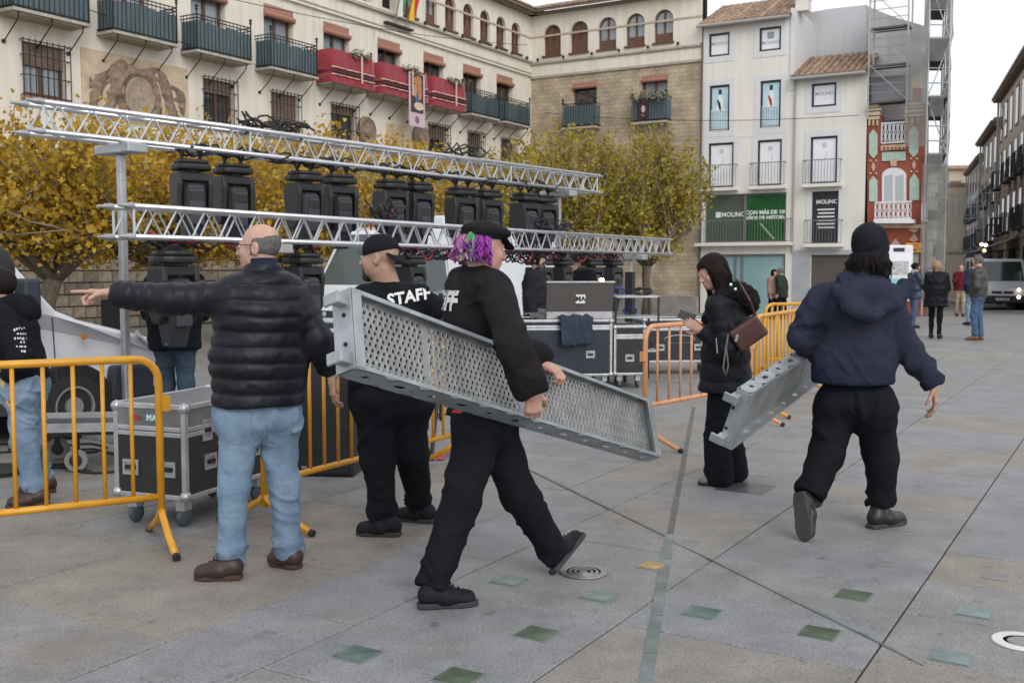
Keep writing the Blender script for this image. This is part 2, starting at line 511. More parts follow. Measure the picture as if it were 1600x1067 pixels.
def inset_tile(name, px, py, half, m, label, cat, rim=None, z=0.003, ang=0.0, hb=None):
    c = gnd(px, py)
    ca, sa = math.cos(ang), math.sin(ang)
    e1 = AX * ca + BX * sa; e2 = -AX * sa + BX * ca
    hb = hb or half
    root = empty(name, c, 0, label, cat, 'tiles let into the paving' if 'tile' in name else 'plates let into the paving')
    q = lambda h, k: [e1 * h + e2 * k, -e1 * h + e2 * k, -e1 * h - e2 * k, e1 * h - e2 * k]
    if rim: obj('rim', flat_poly(q(half + 0.008, hb + 0.008), z), rim, root)
    obj('pane', flat_poly(q(half, hb), z + (0.003 if rim else 0)), m, root)
    return root
glass_tiles = [(558, 1022, 'pale green glass floor tile nearest the lower left, left of centre', M_gtile),
    (716, 1058, 'green glass floor tile cut by the bottom edge of the picture', M_gtile2),
    (839, 990, 'dull green glass floor tile left of the long strip', M_gtile2),
    (795, 907, 'green glass floor tile between the walking man\'s shoes', M_gtile),
    (936, 931, 'green glass floor tile just below the ringed floor drain', M_gtile),
    (1096, 957, 'pale glass floor tile just right of the long strip', M_gtile),
    (1334, 930, 'mossy glass floor tile below the bearded man\'s boots', M_gtile2),
    (1280, 989, 'mossy glass floor tile beside the diagonal line', M_gtile2),
    (1522, 957, 'green glass floor tile above the white ringed floor drain', M_gtile),
    (1486, 1027, 'bright green glass floor tile left of the white ringed floor drain', M_gtile)]
for x, y, lab, m in glass_tiles:
    inset_tile('glass_tile', x, y, 0.068, m, lab, 'floor tile', M_tilerim)
plates = [(415, 990, 0.035, 'small grey floor plate at lower left of the paving'), (248, 1057, 0.05, 'grey floor plate at the bottom left edge'),
    (1380, 880, 0.05, 'brownish floor plate in front of the flat boot'), (1554, 901, 0.055, 'grey floor plate near the right edge'),
    (1415, 832, 0.05, 'grey floor plate beside the flat boot'), (1075, 848, 0.05, 'steel floor plate where the two lines cross'),
    (1165, 762, 0.17, 'large dark floor plate under the woman\'s feet')]
for x, y, h, lab in plates:
    inset_tile('floor_plate', x, y, h, M_stripd if h > 0.1 else M_plate, lab, 'floor plate', None, 0.002)
inset_tile('floor_plate', 1018, 884, 0.055, M_ochre, 'open floor socket with ochre sand beside the long strip', 'floor plate', M_plate, 0.002)
def strip(name, p0, p1, wd, m, label, z, parts=1):
    a, b = gnd(*p0), gnd(*p1)
    d = (b - a).normalized(); s = UP.cross(d) * wd / 2
    root = empty(name, a, 0, label, 'floor strip')
    L = (b - a).length; k = int(L / 0.55) + 1
    for i in range(k):
        s0, s1 = L * i / k + 0.004, L * (i + 1) / k - 0.004
        obj('strip_piece', flat_poly([d * s0 + s, d * s0 - s, d * s1 - s, d * s1 + s], z, 0.003), m if (parts == 1 or i % 3) else M_stripd, root)
    return root
strip('floor_strip', (1004, 1095), (1046, 838), 0.05, M_strip, 'long greenish glass strip in the paving running away from the camera', 0.0035)
strip('floor_strip', (1047, 834), (1084, 636), 0.035, M_stripd, 'dark metal strip in the paving running to the orange barrier', 0.0035)
strip('floor_strip', (824, 733), (1040, 838), 0.02, M_stripd, 'dark diagonal cable line from the walking man to the strip crossing', 0.0045)
strip('floor_strip', (1052, 846), (1445, 1040), 0.013, M_strip, 'thin greenish diagonal line crossing the right foreground', 0.0045)
def ring_drain(px, py, r, m, label, white=False):  # round drain with metal rings, no lamp in it
    c = gnd(px, py)
    root = empty('floor_drain', c, 0, label, 'floor drain', 'round floor drains')
    rings = [(r, 0.62 * r)] if white else [(r, 0.7 * r), (0.63 * r, 0.5 * r), (0.42 * r, 0.3 * r)]
    obj('housing', MB().lathe((0, 0, 0.001), [(0.97 * r, 0), (0.97 * r, 0.002), (0, 0.002)], 32), M_dark, root)
    for ro, ri in rings:
        obj('ring', MB().lathe((0, 0, 0.0), [(ri, 0.003), (ri, 0.007), (ro - 0.004, 0.007), (ro, 0.003)], 40), m, root, smooth='auto')
    obj('lens', MB().lathe((0, 0, 0.002), [(0.2 * r if not white else 0.5 * r, 0.001), (0.18 * r if not white else 0.45 * r, 0.004), (0, 0.004)], 28), M_brass if white else M_plate, root)  # centre disc of the drain cover
    return root
ring_drain(912, 894, 0.122, M_brass, 'round floor drain with concentric steel rings under the lifted shoe')
ring_drain(1597, 1003, 0.115, mat('white_ring', (0.62, 0.62, 0.6), 0.4, var=0.1), 'white ringed round floor drain at the right edge', True)

# ================================================================ FACADES
P0 = gnd(160, 514)
FA = Fac(P0, AX)                         # town hall, long side
CORNER = FA.uz(830, 124)[0]
O2 = FA.w(CORNER, 0)
FB = Fac(O2, -BX)                        # stone wing and shops, facing the camera

def wall_with_holes(u0, u1, z0, z1, holes, depth, mb=None, y=0.0):
    """wall face at local y, openings with reveals of the given depth"""
    mb = mb or MB()
    us = sorted(set([u0, u1] + [h[0] for h in holes] + [h[1] for h in holes]))
    zs = sorted(set([z0, z1] + [h[2] for h in holes] + [h[3] for h in holes]))
    us = [u for u in us if u0 <= u <= u1]; zs = [z for z in zs if z0 <= z <= z1]
    for i in range(len(us) - 1):
        for j in range(len(zs) - 1):
            cu, cz = (us[i] + us[i + 1]) / 2, (zs[j] + zs[j + 1]) / 2
            if any(h[0] < cu < h[1] and h[2] < cz < h[3] for h in holes): continue
            mb.quad((us[i], y, zs[j]), (us[i + 1], y, zs[j]), (us[i + 1], y, zs[j + 1]), (us[i], y, zs[j + 1]))
    for a, b, c, d in holes:
        mb.quad((a, y, c), (a, y, d), (a, y + depth, d), (a, y + depth, c))
        mb.quad((b, y, d), (b, y, c), (b, y + depth, c), (b, y + depth, d))
        mb.quad((a, y, d), (b, y, d), (b, y + depth, d), (a, y + depth, d))
        mb.quad((b, y, c), (a, y, c), (a, y + depth, c), (b, y + depth, c))
    return mb
def arch_fill(mb, a, b, zs, zt, y, depth, n=12):
    """spandrels that turn the top of a square opening into a round arch"""
    c, r = (a + b) / 2, (b - a) / 2
    pts = [(c - r * math.cos(math.pi * i / n), zs + (zt - zs) * math.sin(math.pi * i / n)) for i in range(n + 1)]
    for i in range(n):
        (x0, y0), (x1, y1) = pts[i], pts[i + 1]
        mb.quad((x0, y, y0), (x1, y, y1), (x1, y, zt + 0.001), (x0, y, zt + 0.001))
        mb.quad((x0, y, y0), (x0, y + depth, y0), (x1, y + depth, y1), (x1, y, y1))
def window(parent, a, b, c, d, y, wood=None, glass=None, fr=0.06, mull=True, rail=None, name='window'):
    wood = wood or M_wood; glass = glass or M_glass
    f = MB()
    f.box2((a, y, c), (a + fr, y + 0.07, d)); f.box2((b - fr, y, c), (b, y + 0.07, d))
    f.box2((a + fr, y + 0.002, c), (b - fr, y + 0.068, c + fr * 1.2)); f.box2((a + fr, y + 0.002, d - fr), (b - fr, y + 0.068, d))
    m = (a + b) / 2
    if mull: f.box2((m - fr * 0.6, y - 0.004, c + fr * 1.2), (m + fr * 0.6, y + 0.066, d - fr))
    if rail is not None: f.box2((a + fr, y + 0.004, rail - fr * .5), (b - fr, y + 0.06, rail + fr * .5))
    wo_ = obj(name, f, wood, parent)
    spans = [(a + fr, m - fr * 0.6), (m + fr * 0.6, b - fr)] if mull else [(a + fr, b - fr)]
    for s0, s1 in spans:
        obj('pane', MB().box2((s0 - 0.002, y + 0.035, c + fr), (s1 + 0.002, y + 0.045, d - fr * .9)), glass, wo_)
    return wo_

# ---- town hall, long side
TH_root = empty('town_hall', FA.O, FA.rot, 'long cream town hall with balconies, grilled windows and a stone base', 'building')
UL = -9.0
doors = [-4.25, -1.6, 1.05, 3.69, 6.44, 9.05, 11.77, 14.41, 16.95, 19.36]
grills = [(-1.98, -0.84), (3.46, 4.58), (6.08, 7.22), (8.76, 9.96), (14.05, 15.25), (16.65, 17.65), (19.1, 20.1), (-4.9, -3.8)]
holes = []
for u in doors: holes.append((u - 0.62, u + 0.62, 7.34, 9.2))
for a, b in grills: holes.append((a, b, 5.5, 6.72))
arches = [13.05, 14.3, 15.53, 16.74, 17.92, 19.11, 20.28] + [11.8, 10.5, 9.25, 8.0]
for u in arches:
    holes.append((u - 0.36, u + 0.36, 10.28, 11.5))
mb = wall_with_holes(UL, CORNER, 2.04, 12.1, holes, 0.24)
for u in arches: arch_fill(mb, u - 0.36, u + 0.36, 11.14, 11.5, 0.0, 0.2)
obj('wall', mb, M_plaster, TH_root, recalc=False)
obj('dark_backing', MB().box2((UL, 0.3, 0), (CORNER + 0.1, 0.5, 12.1)), M_dark, TH_root)  # dark sheet, its colour stands in for the gloom of the rooms behind
# stone base: courses of single blocks
M_block = mat('rubble_stone', (0.26, 0.215, 0.165), 0.95, var=0.3, vscale=7, bump=0.06, bscale=25, obj_rand=0.3)
M_mortar = mat('grey_mortar', (0.16, 0.135, 0.11), 0.95, var=0.2)
obj('base_core', MB().box2((UL, 0.02, -0.3), (CORNER, 0.3, 2.05)), M_mortar, TH_root)
shared = {}
for row in range(7):
    u = UL + random.uniform(-0.3, 0)
    z0 = 0.0 + row * 0.29
    while u < 9.5:
        wd = random.choice([0.34, 0.42, 0.5, 0.6])
        key = (wd, random.randrange(3))
        if key not in shared:
            k = MB(); hx, hz = wd / 2 - 0.006, 0.139
            j = lambda: random.uniform(-0.008, 0.008)
            fr_ = [(-hx + .015 + j(), -0.045 + j(), -hz + .015), (hx - .015 + j(), -0.045 + j(), -hz + .015), (hx - .015, -0.045 + j(), hz - .015 + j()), (-hx + .015, -0.045 + j(), hz - .015 + j())]
            bk = [(-hx, 0.02, -hz), (hx, 0.02, -hz), (hx, 0.02, hz), (-hx, 0.02, hz)]
            k.add(fr_ + bk, [(0, 1, 2, 3), (4, 5, 1, 0), (5, 6, 2, 1), (6, 7, 3, 2), (7, 4, 0, 3)])
            me = k.mesh('stone_block'); fix_normals(me); me.materials.append(M_block); shared[key] = me
        if FA.w(u, 1).y > 20 and u > -4.2:
            o = bpy.data.objects.new('stone_block', shared[key]); col.objects.link(o); o.parent = TH_root
            o.location = (u + wd / 2, random.uniform(-0.012, 0.006), z0 + 0.145)
        u += wd
obj('base_ledge', MB().box2((UL, -0.07, 2.03), (CORNER, 0.02, 2.12)), M_stonetrim, TH_root, bevel=0.015)
for z, h, p_ in ((9.5, 0.07, 0.10), (9.62, 0.05, 0.05), (10.06, 0.10, 0.12)):
    obj('string_course', MB().box2((UL, -p_, z), (CORNER, 0.02, z + h)), M_stonetrim if z > 9.55 else M_plaster, TH_root, bevel=0.012)
obj('impost_band', MB().box2((12.2, -0.025, 11.07), (CORNER, 0.01, 11.14)), mat('impost_band', (0.45, 0.36, 0.28), 0.85, var=0.15), TH_root)
# doors behind the balconies, with blinds
for i, u in enumerate(doors):
    if u < -6: continue
    window(TH_root, u - 0.6, u + 0.6, 7.34, 9.0, 0.16, glass=M_glassl if i in (2, 3, 4, 5) else M_glass, fr=0.09, name='balcony_door')
    b = MB(); b.box2((u - 0.62, -0.01, 8.94), (u + 0.62, 0.15, 9.2))
    b.tube([(u - 0.64, -0.03, 8.93), (u + 0.64, -0.03, 8.93)], 0.09, 10)
    obj('roller_blind', b, M_blind, TH_root, smooth='auto')
    s = MB()
    s.box2((u - 0.78, -0.02, 7.34), (u - 0.63, 0.002, 9.35)); s.box2((u + 0.63, -0.02, 7.34), (u + 0.78, 0.002, 9.35)); s.box2((u - 0.78, -0.022, 9.22), (u + 0.78, 0.002, 9.36))
    obj('door_surround', s, M_plaster, TH_root)
# balconies
M_screen = mat('teal_balcony_screen', (0.085, 0.125, 0.14), 0.75, var=0.25, vscale=3, stretch=(6, 6, 0.6))
M_red = mat('crimson_velvet', (0.26, 0.02, 0.035), 0.8, var=0.25, vscale=4, sheen=0.3)
M_gold = mat('pale_braid', (0.6, 0.45, 0.33), 0.7)
M_bandk = mat('dark_braid', (0.05, 0.012, 0.02), 0.8)
M_gar = mat('garland_leaf', (0.05, 0.07, 0.03), 0.8, c2=(0.3, 0.28, 0.2), vscale=9)
def drape_mesh(a, b, y0, z0, z1, flare, n=18):
    """cloth over three sides of a balcony rail"""
    path = [(a, 0.02)] + [(a - flare * 0, y0)] + [(a + (b - a) * i / n, y0) for i in range(1, n)] + [(b, y0), (b, 0.02)]
    return path
def cloth_strip(path, z0, z1, off, amp=0.02, ph=0.0):
    k = MB(); n = len(path)
    for i, (x, y) in enumerate(path):
        wv = amp * math.sin(i * 1.9 + ph) + amp * 0.6 * math.sin(i * 0.8 + 1)
        k.v.append((x, y - off + wv * 0.3, z1)); k.v.append((x, y - off - 0.03 + wv, (z0 + z1) / 2)); k.v.append((x, y - off - 0.05 + wv * 1.3, z0))
    for i in range(n - 1):
        for j in range(2):
            k.f.append((3 * i + j, 3 * i + 3 + j, 3 * i + 4 + j, 3 * i + 1 + j))
    return k
for i, u in enumerate(doors):
    if u < -6: continue
    hw, pr, zb, zt = 0.98, 0.62, 7.26, 8.2
    red = i in (5, 6, 7)
    if i == 6: hw = 1.22
    s = MB().box2((u - hw - 0.03, -pr - 0.04, zb - 0.05), (u + hw + 0.03, 0.0, zb + 0.02))
    s.box2((u - hw + .05, -pr + 0.05, zb - 0.09), (u + hw - .05, 0.0, zb - 0.05))
    bal = obj('balcony', s, M_stonetrim, TH_root)
    r_ = MB()
    for z in (zt, zt - 0.09, zb + 0.08):
        for p, q in (((u - hw, 0, z), (u - hw, -pr, z)), ((u - hw, -pr, z), (u + hw, -pr, z)), ((u + hw, -pr, z), (u + hw, 0, z))):
            r_.bar(p, q, 0.025, 0.025)
    nb = 15
    for k in range(nb + 1):
        x = u - hw + 2 * hw * k / nb
        r_.bar((x, -pr, zb), (x, -pr, zt), 0.014, 0.014)
    for k in range(1, 5):
        for sx in (-1, 1): r_.bar((u + sx * hw, -pr * k / 5, zb), (u + sx * hw, -pr * k / 5, zt), 0.014, 0.014)
    for sx in (-1, 1):
        r_.bar((u + sx * hw, -pr, zb), (u + sx * hw, -pr, zt + 0.1), 0.03, 0.03)
        r_.lathe((u + sx * hw, -pr, zt + 0.1), [(0.015, 0), (0.05, 0.03), (0.02, 0.06), (0.05, 0.11), (0.0, 0.16)], 8)
    obj('railing', r_, M_iron, bal)
    if not red:
        sc_ = MB()
        n = 15
        for k in range(n):
            x0, x1 = u - hw + 2 * hw * k / n, u - hw + 2 * hw * (k + 1) / n
            dz = random.uniform(-0.05, 0.03)
            sc_.quad((x0, -pr + 0.025, zb + .03), (x1, -pr + 0.03, zb + .03), (x1, -pr + 0.03, zt - 0.16 + dz), (x0, -pr + 0.025, zt - 0.16 + dz))
        for sx in (-1, 1):
            sc_.quad((u + sx * (hw - .02), -0.01, zb + .03), (u + sx * (hw - .02), -pr + .03, zb + .03), (u + sx * (hw - .02), -pr + .03, zt - .15), (u + sx * (hw - .02), -0.01, zt - .15))
        obj('screen', sc_, M_screen, bal)
    else:
        path = drape_mesh(u - hw - 0.03, u + hw + 0.03, -pr - 0.02, 0, 0, 0)
        cl = obj('drape', cloth_strip(path, zb - 0.03, zt + 0.05, 0.03), M_red, bal, smooth=True)
        for z, h, m in ((zb + 0.42, 0.04, M_gold), (zb + 0.28, 0.1, M_bandk), (zb + 0.2, 0.04, M_gold)):
            obj('braid', cloth_strip(path, z, z + h, 0.068), m, bal, smooth=True)
        gl = MB()
        for k in range(90):
            c = Vector((u + random.uniform(-0.1, 0.75), -pr - 0.1 + random.gauss(0, 0.05), zt + 0.04 + random.gauss(0, 0.07)))
            d1 = Vector((random.gauss(0, 1), random.gauss(0, 1), random.gauss(0, 1))).normalized() * 0.1
            d2 = d1.orthogonal().normalized() * 0.035
            gl.quad(c - d1, c + d2, c + d1, c - d2)
        obj('garland', gl, M_gar, bal)['kind'] = 'stuff'
        obj('ribbon', MB().box2((u + 0.28, -pr - 0.17, zb + 0.1), (u + 0.36, -pr - 0.155, zt)), M_gold, bal)
    for sx in (-0.85, 0.0, 0.85):
        x = u + sx * hw
        pts = [(x, -pr + 0.02, zb - 0.06), (x, -pr + 0.05, zb - 0.2), (x, -0.3, zb - 0.42), (x, -0.08, zb - 0.6), (x, -0.0, zb - 0.64)]
        k = MB().tube(pts, 0.016, 6); k.lathe((x, 0.0, zb - 0.64), [(0.05, 0), (0.05, 0.03), (0, 0.03)], 8, Vector((1, 0, 0)), Vector((0, 0, 1)), Vector((0, -1, 0)))
        obj('bracket', k, M_iron, bal)
# grilled windows
for a, b in grills:
    if b < -9: continue
    big = random.random()
    w_ = window(TH_root, a, b, 5.5, 6.72, 0.14, fr=0.08, glass=M_glassl if a < 0 else M_glass)
    zb = {-1.98: 6.2, 3.46: 6.35, 6.08: 5.72, 8.76: 6.4}.get(a, 6.2)
    bl = MB(); nsl = int((6.7 - zb) / 0.05)
    for k in range(nsl): bl.box2((a + 0.02, 0.09, 6.7 - 0.05 * (k + 1) + 0.006), (b - 0.02, 0.115, 6.7 - 0.05 * k))
    obj('slatted_blind', bl, mat('faded_blind', (0.22, 0.15, 0.12), 0.8, var=0.15), w_)
    gr = MB()
    for k in range(9):
        x = a - 0.05 + (b - a + 0.1) * k / 8
        gr.bar((x, -0.13, 5.44), (x, -0.13, 6.78), 0.018, 0.018)
    for z in (5.5, 5.95, 6.4, 6.74):
        gr.bar((a - 0.06, -0.125, z), (b + 0.06, -0.125, z), 0.02, 0.02)
        for x in (a - 0.05, b + 0.05): gr.bar((x, -0.13, z), (x, 0.0, z), 0.018, 0.018)
    obj('grille', gr, M_iron, w_)
    obj('sill', MB().box2((a - 0.06, -0.12, 5.4), (b + 0.06, 0.15, 5.49)), M_blind, TH_root)
# round-arched upper windows
def arched_window(parent, u, hw, z0, zs, zt, y, glass, panelled=True):
    n = 12; f = MB()
    outer = [(u - hw, z0), (u - hw, zs)] + [(u - hw * math.cos(math.pi * i / n), zs + (zt - zs) * math.sin(math.pi * i / n)) for i in range(1, n)] + [(u + hw, zs), (u + hw, z0)]
    t = 0.055
    cxy = (u, (z0 + zt) / 2)
    inner = [(u - hw + t, z0 + t), (u - hw + t, zs)] + [(u - (hw - t) * math.cos(math.pi * i / n), zs + (zt - zs - t) * math.sin(math.pi * i / n)) for i in range(1, n)] + [(u + hw - t, zs), (u + hw - t, z0 + t)]
    m = len(outer)
    for i in range(m):
        j = (i + 1) % m
        f.quad((outer[i][0], y, outer[i][1]), (outer[j][0], y, outer[j][1]), (inner[j][0], y, inner[j][1]), (inner[i][0], y, inner[i][1]))
        f.quad((inner[i][0], y, inner[i][1]), (inner[j][0], y, inner[j][1]), (inner[j][0], y + 0.06, inner[j][1]), (inner[i][0], y + 0.06, inner[i][1]))
    f.box2((u - 0.035, y - 0.004, z0 + t), (u + 0.035, y + 0.05, zt - t))
    if panelled:
        f.box2((u - hw + t, y + 0.003, z0 + t), (u + hw - t, y + 0.05, z0 + 0.36))
    w_ = obj('arched_window', f, M_wood, parent)
    for sgn in (-1, 1):
        pl = [(p if (p[0] - u) * sgn > 0.0 else (u + sgn * 0.03, p[1])) for p in inner]
        k = MB(); k.add([(p[0], y + 0.045, p[1]) for p in pl], [tuple(range(len(pl)))])
        obj('pane', k, glass, w_)
    s = MB().box2((u - hw - 0.05, -0.09, z0 - 0.07), (u + hw + 0.05, 0.12, z0 - 0.002))
    obj('sill', s, M_wood, w_)
    return w_
for i, u in enumerate(arches):
    if u > 12.5: arched_window(TH_root, u, 0.36, 10.28, 11.14, 11.5, 0.12, mat('curtained_glass', (0.16, 0.085, 0.06), 0.25, var=0.3) if i > 1 else M_glassl)
# relief shield, niches and medallions on the wall
ar = empty('relief_parent_dummy') if False else None
M_relief = mat('weathered_relief', (0.23, 0.17, 0.125), 0.95, var=0.35, vscale=7, bump=0.08, bscale=18)
pts = 40
def relief():
    """drapery gathered up at two corners round an oval shield"""
    k = MB(); nx, nz = 80, 40
    a, b, c, d = -0.22, 2.72, 5.3, 6.66
    def top(x): return 1.0 - 0.5 * max(0, abs(x - .5) * 2 - .42) ** .8 * 1.15 - .05 * math.cos((x - .5) * 14) * (abs(x - .5) < .3)
    for j in range(nz + 1):
        for i in range(nx + 1):
            x, t = i / nx, j / nz
            z = t * top(x)
            dx = (x - .5) * 2
            h = .05 + .05 * math.sin(dx * 17 + t * 5 * (1 if dx > 0 else -1)) * (abs(dx) > .3) + .05 * mnoise.noise(Vector((x * 16, t * 9, 1))) + .04 * t
            rr = math.hypot(dx / .36, (t - .42) / .42)
            if rr < 1.45: h += .09 * math.exp(-((rr - 1.12) / .16) ** 2) * (1 + .5 * mnoise.noise(Vector((x * 40, t * 30, 2)))) 
            k.v.append((a + (b - a) * x, -max(.01, h), c + (d - c) * z))
    for j in range(nz):
        for i in range(nx): k.f.append((j * (nx + 1) + i, j * (nx + 1) + i + 1, (j + 1) * (nx + 1) + i + 1, (j + 1) * (nx + 1) + i))
    return k
obj('shield', MB().lathe((1.25, -.06, 5.86), [(.46, 0), (.46, .05), (.42, .08), (.38, .06), (0, .12)], 28, Vector((1, 0, 0)), Vector((0, 0, 1)), Vector((0, -1, 0)), 1.0, 1.12), mat('pale_relief', (.33, .26, .2), .95, var=.3, vscale=9, bump=.06), TH_root, smooth='auto')
obj('coat_of_arms_panel', MB().box2((-0.42, -0.03, 5.2), (2.9, 0.01, 6.85)), mat('ochre_plaster', (0.55, 0.44, 0.31), 0.9, var=0.2, vscale=2), TH_root)
obj('coat_of_arms', relief(), M_relief, TH_root, smooth=True)
for u, z in ((10.5, 6.05), (13.55, 6.15)):
    k = MB().lathe((u, 0.0, z), [(0.48, 0), (0.48, 0.08), (0.4, 0.14), (0.34, 0.1), (0.24, 0.1), (0.2, 0.17), (0.0, 0.2)], 20, Vector((1, 0, 0)), Vector((0, 0, 1)), Vector((0, -1, 0)))
    obj('medallion', k, M_relief, TH_root, smooth='auto')
obj('niche', MB().box2((11.6, -0.02, 4.9), (12.6, 0.01, 6.45)), mat('ochre_plaster', (0.55, 0.44, 0.31)), TH_root)
k = MB(); k.prism([(11.3, 4.75), (14.3, 4.75), (12.8, 5.45)], (0, -0.25, 0), Vector((1, 0, 0)), Vector((0, 0, 1)), Vector((0, 1, 0)), 0.25)
obj('portal_pediment', k, M_relief, TH_root)
# eaves and roof
M_tile = mat('clay_tile', (0.33, 0.225, 0.16), 0.9, var=0.4, vscale=4, obj_rand=0.2, bump=0.03)
M_eave = mat('eave_wood', (0.2, 0.15, 0.11), 0.8, var=0.2)
def roof(parent, u0, u1, z, over, rise, depth, pitch_n, tile_name='roof_tile', each=False, tw=0.22):
    k = MB(); k.add([(u0, -over, z), (u1, -over, z), (u1, depth, z + rise), (u0, depth, z + rise), (u0, -over, z - 0.08), (u1, -over, z - 0.08), (u1, depth, z + rise - 0.08), (u0, depth, z + rise - 0.08)],
          [(0, 1, 2, 3), (7, 6, 5, 4), (0, 4, 5, 1), (1, 5, 6, 2), (2, 6, 7, 3), (3, 7, 4, 0)])
    ro = obj('roof', k, M_eave, parent)
    n = int((u1 - u0) / tw)
    sl = math.atan2(rise, depth + over); L = math.hypot(rise, depth + over)
    rows = int(L / 0.32)
    def column(x, mb):
        for r in range(rows):
            y0, y1 = -over - 0.05 + L * math.cos(sl) * r / rows, -over - 0.05 + L * math.cos(sl) * (r + 1) / rows + 0.06
            z0, z1 = z + (y0 + over) * math.tan(sl) + 0.02, z + (y1 + over) * math.tan(sl)
            m = 6; base = len(mb.v)
            jx = random.uniform(-0.012, 0.012)
            for (yy, zz, rr) in ((y0, z0 + 0.03, tw * 0.42), (y1, z1 + 0.01, tw * 0.34)):
                for q in range(m + 1):
                    t = math.pi * q / m
                    mb.v.append((x + jx - rr * math.cos(t), yy, zz + rr * math.sin(t) * 0.9))
            for q in range(m): mb.f.append((base + q, base + q + 1, base + m + 2 + q, base + m + 1 + q))
            mb.f.append(tuple(base + q for q in range(m + 1)))
    if each:
        for i in range(n):
            mb = MB(); column(u0 + (i + 0.5) * (u1 - u0) / n, mb)
            obj(tile_name, mb, M_tile, ro, smooth='auto', recalc=False)
    else:
        mb = MB()
        for i in range(n): column(u0 + (i + 0.5) * (u1 - u0) / n, mb)
        o = obj('roof_tiles', mb, M_tile, ro, smooth='auto', recalc=False); o['kind'] = 'stuff'
    return ro
obj('eave_board', MB().box2((10.0, -0.35, 11.98), (CORNER + 0.3, 0.0, 12.06)), M_eave, TH_root)
roof(TH_root, 10.0, CORNER + 0.45, 12.12, 0.45, 0.9, 2.6, 0)

# ---- town hall, stone wing facing the camera
SW = empty('town_hall_wing', FB.O, FB.rot, 'stone-faced wing with five arched windows below a tiled eave', 'building')
M_ashlar = brick_mat('ashlar_wall', (0.46, 0.375, 0.27), (0.37, 0.3, 0.215), (0.27, 0.22, 0.165), 0.3, 0.165, mortar=0.01, bump=0.5, var=0.3)
SWW = FB.uz(1097, 95)[0]
holes = [(1.98, 3.06, 7.3, 9.05), (5.04, 6.12, 7.3, 9.05), (2.2, 2.9, 5.35, 6.35), (5.25, 5.95, 5.35, 6.35)]
obj('stone_wall', wall_with_holes(0, SWW, -0.4, 9.42, holes, 0.25), M_ashlar, SW, recalc=False)
wa = [1.0, 2.25, 3.51, 4.74, 5.94]
holes = [(u - 0.4, u + 0.4, 10.3, 11.55) for u in wa]
mb = wall_with_holes(0, SWW, 9.42, 12.1, holes, 0.25)
for u in wa: arch_fill(mb, u - 0.4, u + 0.4, 11.15, 11.55, 0, 0.2)
obj('upper_wall', mb, M_plaster, SW, recalc=False)
obj('dark_backing', MB().box2((-0.1, 0.3, -0.3), (SWW, 0.5, 12.1)), M_dark, SW)  # dark backing painted as the unlit depth behind the wing's windows
for z, h, p_ in ((9.4, 0.08, 0.08), (9.5, 0.42, 0.03), (9.98, 0.09, 0.11)):
    obj('string_course', MB().box2((0, -p_, z), (SWW, 0.015, z + h)), M_stonetrim if h < 0.2 else M_plaster, SW, bevel=0.01)
obj('impost_band', MB().box2((0, -0.025, 11.08), (SWW, 0.0, 11.15)), MATS['impost_band'], SW)
for i, u in enumerate(wa):
    arched_window(SW, u, 0.4, 10.3, 11.15, 11.55, 0.12, M_glassl if i > 1 else MATS['curtained_glass'])
obj('eave_board', MB().box2((0, -0.3, 11.98), (SWW, 0.0, 12.06)), M_eave, SW)
roof(SW, -0.4, SWW - 0.55, 12.12, 0.45, 0.9, 2.6, 0)
